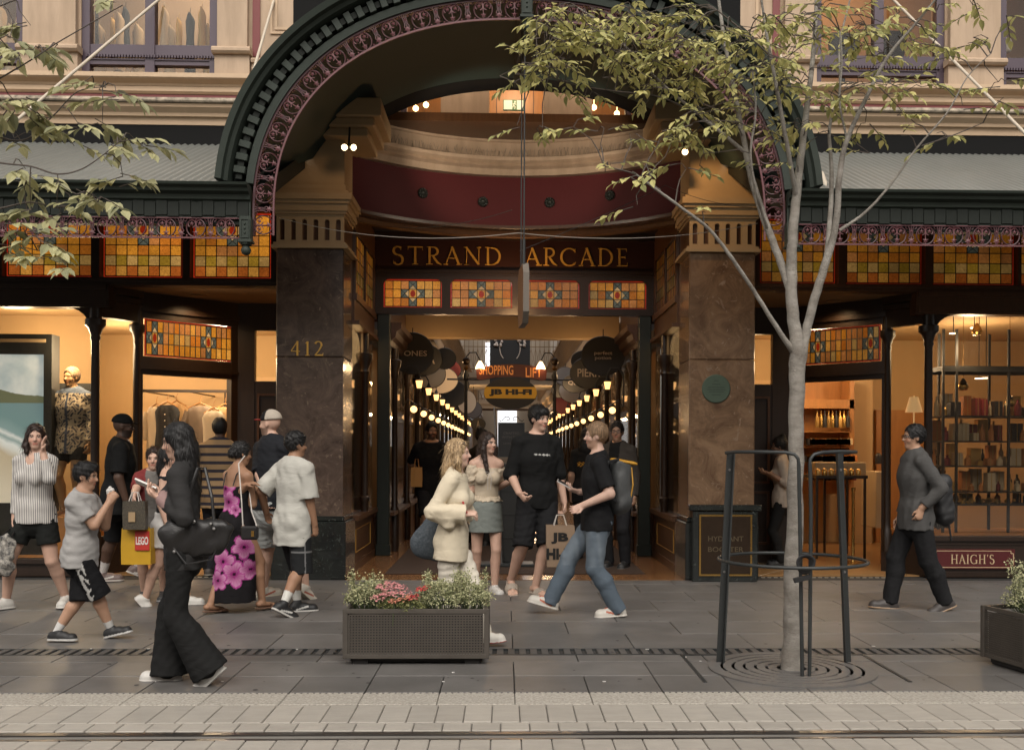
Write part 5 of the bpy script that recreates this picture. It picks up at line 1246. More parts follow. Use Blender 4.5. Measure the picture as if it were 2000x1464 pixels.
# side windows of the lobby: lit interior behind the glass
for sx in (-1, 1):
 c = MB(); c.box(sx*2.42, sx*2.45, 12.5, YS, .0, 3.0); c.box(sx*2.04, sx*2.45, 12.4, YS, .60, .64); c.build('lobby_showcase', M['orange_wood'] if sx < 0 else M['brown_wood'], B)
 point('showcase_light', (sx*2.2, 13.3, 2.8), 9 if sx < 0 else 5, (1, .62, .28), .28)
mat('print_pink', (.42, .30, .26), .6, col2=(.12, .10, .10), scale=1.6); mat('print_pale', (.5, .42, .34), .6, var=.1)
c = MB(); c.bbox(2.10, 2.13, 12.5, 13.1, .75, 2.7, .006); c.build('window_poster', M['print_pink'], label='blurred pink and grey poster in the lobby window beside the brown pillar', cat='poster')
c = MB(); c.bbox(-2.13, -2.10, 12.5, 13.0, .75, 2.65, .006); c.build('window_panel', M['print_pale'], label='tall pale grey panel in the lobby window beside the dark pillar', cat='panel')

# wall lamps: lanterns above, globes below
mat('lantern_glow', (1, .85, .6), .4, emit=2.0, ecol=(1.0, .50, .17)); mat('globe_glow', (1, .85, .6), .4, emit=2.4, ecol=(1.0, .55, .21))
lm = MB(); lm.lathe([(1e-6, -.08), (.035, -.08), (.055, .035), (.02, .06)], (0, 0, 0), 6, 1); lm.lathe([(.062, .035), (.03, .08), (.015, .12), (1e-6, .17)], (0, 0, 0), 6, 0); lm.tube([(0, 0, .16), (.05, 0, .25), (.18, 0, .25), (.25, 0, .12), (.25, 0, -.35)], .012, 6, 0)
lme = lm.mesh('wall_lantern', smooth=40); lme.materials.append(M['black_paint']); lme.materials.append(M['lantern_glow'])
gm_ = MB(); gm_.ball((0, 0, 0), .055, 10, 1); gm_.tube([(0, 0, .07), (0, 0, .10), (.10, 0, .16), (.17, 0, .05)], .012, 6, 0); gm_.lathe([(.05, .06), (.05, .085), (.02, .10)], (0, 0, 0), 8, 0)
gme = gm_.mesh('wall_globe', smooth=50); gme.materials.append(M['black_paint']); gme.materials.append(M['globe_glow'])
ys = [16 + 2.0*k for k in range(14)]; CNT = ['nearest'] + NM[1:]
for sx in (-1, 1):
 side = 'under the cream oval signs' if sx < 0 else 'on the side of the perfume signs'
 for k, y in enumerate(ys):
  inst('wall_lantern', lme, None, (sx*1.47, y, 2.52), rot=(0, 0, 0 if sx > 0 else math.pi), label='%s lit wall lantern along the arcade %s' % (CNT[k], side), cat='lantern', group='arcade wall lanterns')
  inst('wall_globe', gme, None, (sx*1.58, y + .3, 2.12), rot=(0, 0, 0 if sx > 0 else math.pi), label='%s lit globe lamp along the arcade %s' % (CNT[k], side), cat='lamp', group='arcade globe lamps')
# hanging oval shop signs
mat('oval_black', (.012, .011, .011), .45); mat('oval_cream', (.42, .33, .23), .6); mat('oval_red', (.22, .03, .02), .5); mat('oval_white', (.55, .5, .44), .5); mat('oval_text', (.5, .42, .34), .5); mat('oval_grey', (.18, .17, .17), .5)
def oval(u, v, Y, ru, rv, mt, lab, txt=None, tw=.7, th=.2, tdz=0.0, tmat='oval_text'):
 p = W(u, v, Y); rx, rz = ru*Y/2000, rv*Y/2000
 o = empty('hanging_sign', p, lab, 'sign', 'oval shop signs in the arcade')
 c = MB(); c.prism([(p.x + rx*math.cos(2*math.pi*k/28), p.z + rz*math.sin(2*math.pi*k/28)) for k in range(28)][::-1], Y - .02, Y + .02); c.build('board', M[mt], o, smooth=30)
 c = MB(); pts = [(p.x + rx*math.cos(2*math.pi*k/28), Y, p.z + rz*math.sin(2*math.pi*k/28)) for k in range(29)]; c.tube(pts, .012, 6, 0, False)
 sgn = -1 if p.x < 0 else 1
 c.tube([(p.x + sgn*rx, Y, p.z + rz*.5), (sgn*1.78, Y, p.z + rz*.5)], .012, 6); c.tube([(p.x, Y, p.z + rz), (p.x, Y, 3.4)], .008, 5); c.build('rim', M['black_paint'], o)
 if txt: text('lettering', txt, M[tmat], o, p.x, p.z + tdz*rz, Y - .022, 2*rx*tw, 2*rz*th, bold=.01)
 return o
oval(806, 690, 16.2, 40, 40, 'oval_black', 'black oval sign reading TONES at the top of the arcade', 'TONES', .7, .13)
oval(828, 702, 17.6, 35, 30, 'oval_black', 'black oval sign ending in the letters BRA', '  BRA', .62, .28)
oval(838, 730, 19.5, 32, 28, 'oval_cream', 'tan oval sign behind the black BRA sign')
oval(858, 742, 21.5, 36, 26, 'oval_cream', 'cream oval sign with thin red edge dots')
oval(888, 768, 24.0, 24, 24, 'oval_black', 'dark oval sign half hidden behind the lamp post')
oval(912, 785, 27.0, 18, 22, 'oval_white', 'white oval sign beyond the lamp post'); oval(925, 800, 30.0, 16, 16, 'oval_grey', 'grey and red oval sign farthest down the arcade'); oval(934, 828, 33.0, 14, 12, 'oval_black', 'small black sign with white triangle farthest down', 'A', .25, .6)
oval(1178, 695, 16.2, 42, 38, 'oval_black', 'black oval perfume sign high on the arcade', 'perfect\npotion', .42, .24)
oval(1150, 728, 18.2, 36, 30, 'oval_black', 'black oval sign reading PIERR in the arcade', 'PIERR', .62, .26)
oval(1125, 748, 21.5, 26, 18, 'oval_black', 'small black oval sign over the white oval', 'QL  o', .6, .25)
oval(1120, 762, 23.0, 28, 24, 'oval_white', 'white oval sign hanging below the small black oval'); oval(1098, 790, 27.0, 16, 18, 'oval_red', 'dark red oval sign far along the arcade')
oval(868, 700, 19.0, 22, 20, 'oval_black', 'small black oval sign high beside the black BRA sign'); oval(880, 722, 22.0, 20, 18, 'oval_red', 'dark red oval sign above the cream ovals'); oval(900, 752, 25.5, 16, 15, 'oval_black', 'small black oval sign above the lamp post crossbar')
oval(1140, 705, 19.4, 24, 20, 'oval_black', 'small black oval sign between the perfume and PIERR signs'); oval(1104, 735, 22.5, 20, 18, 'oval_grey', 'grey oval sign beside the lamp post globe'); oval(1092, 762, 25.5, 15, 14, 'oval_black', 'small black oval sign behind the far lamp post')
# lamp posts with crossbar signs
YL = 16.3
mat('finial_gold', (.20, .10, .03), .3, metal=.6); mat('shade_glow', (1, .8, .5), .5, emit=5.0, ecol=(1.0, .66, .32))
for u, lab in ((910, 'slim lamp post with globe finial holding the signs, on the side of the dark pillar'), (1083, 'slim lamp post with globe finial holding the signs, on the side of the brown pillar')):
 p = W(u, 760, YL); lp = empty('lamp_post', (p.x, YL, 0), lab, 'lamp post', 'arcade lamp posts'); s_ = 1 if u < 1000 else -1
 c = MB(); c.lathe([(.09, 0), (.09, .25), (.04, .32), (.03, .5), (.026, 2.58), (.05, 2.60), (.05, 2.66), (.03, 2.70), (.028, 2.74)], (p.x, YL, .004), 12); c.build('pole', M['black_paint'], lp, smooth=40)
 c = MB(); c.lathe([(.02, 2.74), (.05, 2.78), (.02, 2.82)], (p.x, YL, 0), 12); c.build('finial', M['finial_gold'], lp, smooth=50)
 c = MB(); c.ball((p.x, YL, 2.89), .065, 14); c.build('globe', M['bronze_dark'], lp, smooth=60)
 c = MB(); c.tube([(p.x, YL, 2.95), (p.x + s_*.06, YL - .05, 3.02), (p.x + s_*.16, YL - .1, 3.02), (p.x + s_*.22, YL - .12, 2.90)], .009, 6); c.build('gooseneck', M['black_paint'], lp)
 c = MB(); c.lathe([(.02, .05), (.06, -.02), (.075, -.07), (1e-6, -.05)], (p.x + s_*.225, YL - .12, 2.83), 12); c.build('shade', M['shade_glow'], lp, smooth=40)
a, b = W(910, 742, YL), W(1083, 742, YL)
cb = empty('sign_gantry', (0, YL, 2.5), 'iron crossbar between the lamp posts', 'crossbar')
c = MB(); c.tube([(a.x - .3, YL, 2.60), (a.x, YL, 2.60), (a.x + .25, YL, 2.60), (0, YL, 2.68), (b.x - .25, YL, 2.60), (b.x, YL, 2.60), (b.x + .3, YL, 2.60)], .014, 6); c.build('bar', M['black_paint'], cb)
a, b = W(930, 724, YL - .06), W(1068, 724, YL - .06)
sl = empty('lift_sign', ((a.x + b.x)/2, YL - .06, 2.6), 'arched red sign reading SHOPPING LIFT between the lamp posts', 'sign')
mat('lift_red', (.13, .022, .012), .5); mat('lift_text', (.75, .24, .05), .5, emit=.25, ecol=(.8, .28, .06))
cx, hw, cz = (a.x + b.x)/2, (b.x - a.x)/2, W(1000, 724, YL).z
top = [(cx + hw*t, cz + .10 - .075*t*t) for t in [i/10 for i in range(-10, 11)]]; bot = [(cx + hw*.98*t, cz - .10 - .07*t*t + (.03 if abs(t) == 1 else 0)) for t in [i/10 for i in range(10, -11, -1)]]
c = MB(); c.prism(top + bot, YL - .08, YL - .05); c.fix = True; c.build('board', M['lift_red'], sl)
text('lettering', 'SHOPPING', M['lift_text'], sl, cx - hw*.43, cz + .005, YL - .083, hw*.96, .15, bold=.012, bend=0.0); text('lettering', 'LIFT', M['lift_text'], sl, cx + hw*.63, cz - .03, YL - .083, hw*.46, .15, bold=.012)
p = W(997, 768, YL - .02); rx, rz = 52*YL/2000, 31*YL/2000
jb = empty('oval_shop_sign', (p.x, YL - .02, p.z - rz), 'black oval sign with yellow band reading JB HI-FI', 'sign')
mat('jb_yellow', (.62, .30, .010), .5, emit=.10, ecol=(.7, .36, .02)); mat('jb_black', (.008, .007, .006), .5)
def ell(z): return rx*math.sqrt(max(0, 1 - (z/rz)**2))
c = MB(); c.prism([(p.x + rx*math.cos(2*math.pi*k/36), p.z + rz*math.sin(2*math.pi*k/36)) for k in range(36)][::-1], YL - .05, YL - .01); c.build('board', M['jb_black'], jb, smooth=30)
hb_ = rz*.36; Zs = [hb_*(1 - i/4) for i in range(9)]
c = MB(); c.prism([(p.x + ell(z) - .004, p.z + z + .01) for z in Zs] + [(p.x - ell(z) + .004, p.z + z + .01) for z in Zs[::-1]], YL - .055, YL - .049); c.fix = True; c.build('band', M['jb_yellow'], jb)
text('lettering', 'JB HI-FI', M['jb_black'], jb, p.x, p.z + .01, YL - .058, rx*1.60, hb_*1.25, bold=.062)
mat('banner_navy', (.012, .014, .018), .7); mat('pearl', (.5, .45, .42), .4)
a, b = W(957, 640, 20.0), W(1035, 775, 20.0)
bn = empty('hanging_banner', ((a.x + b.x)/2, 20, b.z), 'dark banner with a flowered headband picture hung in the arcade', 'banner')
c = MB(); c.box(a.x, b.x, 20.0, 20.02, b.z, a.z + .8); c.tube([(a.x - .05, 20.01, a.z + .8), (b.x + .05, 20.01, a.z + .8)], .02, 6); c.build('cloth', M['banner_navy'], bn)
cx, czz = (a.x + b.x)/2, W(996, 680, 20).z
c = MB(); c.tube([(cx + .20*math.cos(R(t)), 19.99, czz + .26*math.sin(R(t))) for t in range(-50, 240, 10)], .010, 5)
for s in (-1, 1):
 for k in range(9): c.ball((cx + s*(.20 + rng.uniform(-.06, .1)), 19.985, czz + .12 + rng.uniform(-.08, .12)), .028, 6)
c.build('headband_print', M['pearl'], bn)
text('lettering', 'SHOP 112', M['pearl'], bn, cx, b.z + .14, 19.995, .42, .07)
# free standing notice
Yf = 12.95
ns = empty('notice_stand', (-.1, Yf, 0), 'free standing black notice board with scrolled iron top at the entrance', 'notice board')
p0, p1 = W(975, 827, Yf), W(1022, 890, Yf)
mat('notice_black', (.022, .021, .021), .35); mat('notice_text', (.10, .085, .075), .5)
c = MB(); c.bbox(p0.x, p1.x, Yf, Yf + .03, p1.z, p0.z, .004); c.build('board', M['notice_black'], ns)
c = MB()
for a0, a1, b0, b1 in ((p0.x - .015, p0.x, p1.z - .015, p0.z + .015), (p1.x, p1.x + .015, p1.z - .015, p0.z + .015), (p0.x, p1.x, p0.z, p0.z + .015), (p0.x, p1.x, p1.z - .015, p1.z)): c.box(a0, a1, Yf - .006, Yf + .034, b0, b1)
cx = (p0.x + p1.x)/2
for s in (-1, 1):
 c.tube([(cx + s*(.05 + (.05 - .0035*k)*math.cos(R(k*28))), Yf + .01, p0.z + .055 + (.045 - .0035*k)*math.sin(R(k*28))) for k in range(12)], .005, 5)
 c.tube([(cx + s*.10, Yf + .01, p0.z + .05), (cx + s*.14, Yf + .01, p0.z + .03), (cx + s*.155, Yf + .01, p0.z + .05)], .005, 5)
c.build('frame', M['iron'], ns)
text('lettering', 'CRAFTED', M['notice_text'], ns, cx, p0.z - .12, Yf - .003, .20, .030); text('lettering', 'WITH TIME', M['notice_text'], ns, cx, p0.z - .17, Yf - .003, .24, .030); text('lettering', 'LEVEL ONE', M['notice_text'], ns, cx, p0.z - .25, Yf - .003, .20, .020)
c = MB(); a_, b_ = W(966, 795, Yf), W(984, 1108, 12.8)
c.bar((a_.x, Yf + .05, a_.z), (b_.x - .02, Yf + .02, .03), .045, .02); c.build('upright', M['steel'], ns)
c = MB(); c.bbox(b_.x - .30, b_.x + .38, Yf - .12, Yf + .25, .014, .05, .01); c.build('base', M['iron'], ns)
c = MB(); c.bbox(p0.x, p1.x, Yf + .10, Yf + .40, .05, p1.z - .10, .01)
for z in (.35, .65, .95): c.box(p0.x - .003, p1.x + .003, Yf + .09, Yf + .11, z, z + .02)
c.build('cabinet', M['black_paint'], ns)
# ------------------------------------------------------------------ people: surfaces grown from smooth distance fields
F32 = np.float32
class Field:
 """a signed distance grid; primitives are melted into it one by one"""
 def __init__(s, lo, hi, h):
  s.h = h; s.lo = np.floor(np.array(lo)/h)*h; s.n = np.ceil((np.array(hi) - s.lo)/h).astype(int) + 1
  s.D = np.full(s.n, 0.09, F32)
  s.ax = [(s.lo[i] + h*np.arange(s.n[i])).astype(F32) for i in range(3)]
 def block(s, lo, hi):
  a = np.clip(np.floor((np.array(lo) - s.lo)/s.h).astype(int), 0, s.n); b = np.clip(np.ceil((np.array(hi) - s.lo)/s.h).astype(int) + 1, 0, s.n)
  if np.any(b <= a): return None, None
  sl = tuple(slice(a[i], b[i]) for i in range(3))
  return sl, (s.ax[0][sl[0]][:, None, None], s.ax[1][sl[1]][None, :, None], s.ax[2][sl[2]][None, None, :])
 def blend(s, sl, d, k, op):
  D = s.D[sl]
  if op == 'add':
   t = np.clip(.5 + .5*(D - d)/k, 0, 1); s.D[sl] = D*(1 - t) + d*t - k*t*(1 - t)
  elif op == 'sub':
   t = np.clip(.5 - .5*(D + d)/k, 0, 1); s.D[sl] = D*(1 - t) - d*t + k*t*(1 - t)
 def cone(s, a, b, ra, rb, k=.02, flat=None, f=1.0, op='add', cut0=False, cut1=False):
  """tapered capsule a->b; flat = direction squeezed by f; cut0/cut1 = flat ends"""
  a = np.array(a, float); b = np.array(b, float); m = max(ra, rb)*max(1, f) + k + .012
  sl, P = s.block(np.minimum(a, b) - m, np.maximum(a, b) + m)
  if sl is None: return
  X, Y, Z = P[0] - F32(a[0]), P[1] - F32(a[1]), P[2] - F32(a[2]); d = b - a
  if flat is not None:
   n = np.array(flat, float); n /= np.linalg.norm(n); q = F32(1/f - 1)
   w = X*F32(n[0]) + Y*F32(n[1]) + Z*F32(n[2]); X = X + w*F32(n[0])*q; Y = Y + w*F32(n[1])*q; Z = Z + w*F32(n[2])*q
   d = d + n*(n @ d)*(1/f - 1)
  L2 = max(d @ d, 1e-9); t = (X*F32(d[0]) + Y*F32(d[1]) + Z*F32(d[2]))/F32(L2); tc = np.clip(t, 0, 1)
  r = np.sqrt((X - tc*F32(d[0]))**2 + (Y - tc*F32(d[1]))**2 + (Z - tc*F32(d[2]))**2) - (F32(ra) + tc*F32(rb - ra))
  if f < 1: r = r*F32(min(1, f*1.25))
  Ln = math.sqrt(L2)
  if cut1: r = np.maximum(r, (t - 1)*F32(Ln))
  if cut0: r = np.maximum(r, -t*F32(Ln))
  s.blend(sl, r, F32(k), op)
 def ell(s, c, r, fr, k=.02, op='add'):
  """ellipsoid with radii r along the rows of frame fr"""
  c = np.array(c, float); m = max(r) + k + .012; sl, P = s.block(c - m, c + m)
  if sl is None: return
  X, Y, Z = (P[i] - F32(c[i]) for i in range(3)); k0 = 0; k1 = 0
  for i in range(3):
   w = (X*F32(fr[i][0]) + Y*F32(fr[i][1]) + Z*F32(fr[i][2])); k0 = k0 + (w/F32(r[i]))**2; k1 = k1 + (w/F32(r[i]**2))**2
  k0 = np.sqrt(k0); s.blend(sl, k0*(k0 - 1)/np.maximum(np.sqrt(k1), 1e-6), F32(k), op)
 def half(s, p, n, sharp=True):
  """keep the side of the plane that n points away from"""
  n = np.array(n, float); n /= np.linalg.norm(n); p = np.array(p, float)
  d = (s.ax[0][:, None, None] - F32(p[0]))*F32(n[0]) + (s.ax[1][None, :, None] - F32(p[1]))*F32(n[1]) + (s.ax[2][None, None, :] - F32(p[2]))*F32(n[2])
  s.D = np.maximum(s.D, d)
 def ripple(s, amp, wl, seed, tilt=(0, 0, 1)):
  r = np.random.RandomState(seed); X, Y, Z = s.ax[0][:, None, None], s.ax[1][None, :, None], s.ax[2][None, None, :]
  w = 0
  for i in range(4):
   q = r.normal(size=3); q /= np.linalg.norm(q); q = q*2*math.pi/(wl*r.uniform(.7, 1.6)); ph = r.uniform(0, 6.28)
   q2 = r.normal(size=3)*12
   w = w + np.sin(X*F32(q[0]) + Y*F32(q[1]) + Z*F32(q[2]) + ph + 1.6*np.sin(X*F32(q2[0]) + Y*F32(q2[1]) + Z*F32(q2[2])))
  s.D = s.D + (w*F32(amp/2)).astype(F32)
 def mesh(s):
  D = s.D; inside = D < 0
  c = inside[:-1, :-1, :-1].astype(np.int8)
  tot = np.zeros_like(c)
  for dx in (0, 1):
   for dy in (0, 1):
    for dz in (0, 1): tot += inside[dx:D.shape[0]-1+dx, dy:D.shape[1]-1+dy, dz:D.shape[2]-1+dz]
  act = (tot > 0) & (tot < 8); I = np.argwhere(act)
  if len(I) == 0: return np.zeros((0, 3)), np.zeros((0, 4), int)
  idx = np.full(act.shape, -1, np.int32); idx[act] = np.arange(len(I))
  acc = np.zeros((len(I), 3)); cnt = np.zeros(len(I))
  for ax in range(3):
   o = [i for i in range(3) if i != ax]
   for p in (0, 1):
    for q in (0, 1):
     off = np.zeros(3, int); off[o[0]] = p; off[o[1]] = q; off2 = off.copy(); off2[ax] = 1
     A = I + off; Bq = I + off2
     d0 = D[A[:, 0], A[:, 1], A[:, 2]].astype(float); d1 = D[Bq[:, 0], Bq[:, 1], Bq[:, 2]].astype(float)
     m = (d0 < 0) != (d1 < 0); t = np.where(m, d0/np.where(m, d0 - d1, 1), 0)
     pt = off[None, :].astype(float).repeat(len(I), 0); pt[:, ax] += t
     acc[m] += pt[m]; cnt[m] += 1
  V = (I + acc/cnt[:, None])*s.h + s.lo
  Fq = []
  for ax in range(3):
   o = [i for i in range(3) if i != ax]
   sl0 = [slice(None)]*3; sl1 = [slice(None)]*3; sl0[ax] = slice(0, -1); sl1[ax] = slice(1, None)
   a = inside[tuple(sl0)]; b = inside[tuple(sl1)]
   E = np.argwhere(a != b)
   E = E[(E[:, o[0]] > 0) & (E[:, o[1]] > 0) & (E[:, o[0]] < D.shape[o[0]] - 1) & (E[:, o[1]] < D.shape[o[1]] - 1)]
   def cell(p, q):
    C = E.copy(); C[:, o[0]] -= p; C[:, o[1]] -= q; return idx[C[:, 0], C[:, 1], C[:, 2]]
   q4 = np.stack([cell(1, 1), cell(0, 1), cell(0, 0), cell(1, 0)], 1)
   fl = a[E[:, 0], E[:, 1], E[:, 2]]
   if ax == 1: fl = ~fl
   q4[~fl] = q4[~fl][:, ::-1]; Fq.append(q4)
  Fq = np.concatenate(Fq); return V, Fq[(Fq >= 0).all(1)]
def np_mesh(name, V, Fq, mats, col=None):
 me = bpy.data.meshes.new(name); n = len(Fq)
 me.vertices.add(len(V)); me.vertices.foreach_set('co', V.astype(F32).ravel())
 me.loops.add(4*n); me.loops.foreach_set('vertex_index', Fq.astype(np.int32).ravel())
 me.polygons.add(n); me.polygons.foreach_set('loop_start', np.arange(0, 4*n, 4, dtype=np.int32)); me.polygons.foreach_set('loop_total', np.full(n, 4, np.int32))
 me.polygons.foreach_set('use_smooth', np.ones(n, bool)); me.update(calc_edges=True)
 if col is not None:
  at = me.color_attributes.new('Col', 'FLOAT_COLOR', 'POINT'); at.data.foreach_set('color', np.concatenate([col, np.ones((len(V), 1))], 1).astype(F32).ravel())
 for m in mats: me.materials.append(m)
 return me
def vcol_mat(name, rough=.6, bump=0.0, bscale=300, sss=0.0, spec=.4, sheen=0.0, folds=False):
 m = bpy.data.materials.new(name); m.use_nodes = True; t = m.node_tree; N = t.nodes; L = t.links; b = N['Principled BSDF']
 at = N.new('ShaderNodeAttribute'); at.attribute_name = 'Col'
 n = N.new('ShaderNodeTexNoise'); n.inputs['Scale'].default_value = 22; n.inputs['Detail'].default_value = 5
 tc = N.new('ShaderNodeTexCoord'); L.new(tc.outputs['Object'], n.inputs['Vector'])
 r = N.new('ShaderNodeMapRange'); r.inputs[1].default_value = .3; r.inputs[2].default_value = .7; r.inputs[3].default_value = .96; r.inputs[4].default_value = 1.04; L.new(n.outputs['Fac'], r.inputs[0])
 h = N.new('ShaderNodeHueSaturation'); L.new(at.outputs['Color'], h.inputs['Color']); L.new(r.outputs[0], h.inputs['Value']); L.new(h.outputs[0], b.inputs['Base Color'])
 b.inputs['Roughness'].default_value = rough; b.inputs['Specular IOR Level'].default_value = spec
 if sheen: b.inputs['Sheen Weight'].default_value = sheen
 if sss: b.inputs['Subsurface Weight'].default_value = sss; b.inputs['Subsurface Radius'].default_value = (.010, .004, .002); b.inputs['Subsurface Scale'].default_value = 1.0
 if bump:
  n2 = N.new('ShaderNodeTexNoise'); n2.inputs['Scale'].default_value = bscale; n2.inputs['Detail'].default_value = 3; L.new(tc.outputs['Object'], n2.inputs['Vector'])
  bp = N.new('ShaderNodeBump'); bp.inputs['Strength'].default_value = bump; bp.inputs['Distance'].default_value = .003; L.new(n2.outputs['Fac'], bp.inputs['Height']); L.new(bp.outputs[0], b.inputs['Normal'])
  if folds:
   mp = N.new('ShaderNodeMapping'); mp.inputs['Rotation'].default_value = (.5, .3, .2); mp.inputs['Scale'].default_value = (7, 7, 17); L.new(tc.outputs['Object'], mp.inputs[0])
   n3 = N.new('ShaderNodeTexNoise'); n3.inputs['Scale'].default_value = 1; n3.inputs['Detail'].default_value = 3; n3.inputs['Distortion'].default_value = 1.2; L.new(mp.outputs[0], n3.inputs['Vector'])
   b3 = N.new('ShaderNodeBump'); b3.inputs['Strength'].default_value = .22; b3.inputs['Distance'].default_value = .03; L.new(n3.outputs['Fac'], b3.inputs['Height']); L.new(b3.outputs[0], bp.inputs['Normal'])
 MATS[name] = m; return m
vcol_mat('skin', .52, .15, 400, 0.0, .35); vcol_mat('cloth', .85, .15, 260, spec=.12, folds=True); vcol_mat('shoe', .5, .1, 200); 
def hair_mat(name, col, rough=.5):
 m = bpy.data.materials.new(name); m.use_nodes = True; t = m.node_tree; N = t.nodes; L = t.links; b = N['Principled BSDF']
 tc = N.new('ShaderNodeTexCoord'); mp = N.new('ShaderNodeMapping'); mp.inputs['Scale'].default_value = (120, 120, 9); L.new(tc.outputs['Object'], mp.inputs[0])
 n = N.new('ShaderNodeTexNoise'); n.inputs['Scale'].default_value = 1; n.inputs['Detail'].default_value = 4; L.new(mp.outputs[0], n.inputs['Vector'])
 cr = N.new('ShaderNodeValToRGB'); cr.color_ramp.elements[0].position = .35; cr.color_ramp.elements[1].position = .7
 cr.color_ramp.elements[0].color = (*[c*.45 for c in col], 1); cr.color_ramp.elements[1].color = (*[c*1.35 for c in col], 1)
 L.new(n.outputs['Fac'], cr.inputs[0]); L.new(cr.outputs[0], b.inputs['Base Color']); b.inputs['Roughness'].default_value = rough; b.inputs['Specular IOR Level'].default_value = .35
 bp = N.new('ShaderNodeBump'); bp.inputs['Strength'].default_value = .9; bp.inputs['Distance'].default_value = .006; L.new(n.outputs['Fac'], bp.inputs['Height']); L.new(bp.outputs[0], b.inputs['Normal'])
 MATS[name] = m; return m
hair_mat('hair_black', (.012, .011, .011)); hair_mat('hair_brown', (.030, .016, .011)); hair_mat('hair_blond', (.42, .29, .16), .5); hair_mat('hair_sandy', (.30, .19, .11), .6)
def stripes_mat(name, ca, cb, sx, sz, duty=.5, rough=.85):
 m = bpy.data.materials.new(name); m.use_nodes = True; t = m.node_tree; N = t.nodes; L = t.links; b = N['Principled BSDF']; b.inputs['Roughness'].default_value = rough; b.inputs['Specular IOR Level'].default_value = .2
 tc = N.new('ShaderNodeTexCoord'); d = N.new('ShaderNodeVectorMath'); d.operation = 'DOT_PRODUCT'; d.inputs[1].default_value = (sx, sx*.35, sz); L.new(tc.outputs['Object'], d.inputs[0])
 w = N.new('ShaderNodeMath'); w.operation = 'FRACT'; L.new(d.outputs['Value'], w.inputs[0]); q = N.new('ShaderNodeMath'); q.operation = 'GREATER_THAN'; q.inputs[1].default_value = duty; L.new(w.outputs[0], q.inputs[0])
 mx = N.new('ShaderNodeMix'); mx.data_type = 'RGBA'; L.new(q.outputs[0], mx.inputs[0]); mx.inputs[6].default_value = (*ca, 1); mx.inputs[7].default_value = (*cb, 1); L.new(mx.outputs[2], b.inputs['Base Color'])
 MATS[name] = m; return m
stripes_mat('shirt_stripe', (.56, .53, .49), (.09, .09, .10), 62, 0, .62); stripes_mat('tee_stripe', (.32, .21, .11), (.035, .03, .04), 0, 10.5, .62)
mat('eye_white', (.62, .58, .54), .25); mat('eye_dark', (.015, .010, .008), .2)
SKIN = {'fair': (.50, .315, .235), 'mid': (.40, .235, .155), 'tan': (.30, .165, .10), 'dark': (.075, .040, .026), 'pale': (.56, .37, .29), 'dummy': (.34, .19, .09)}
HOLD = {}

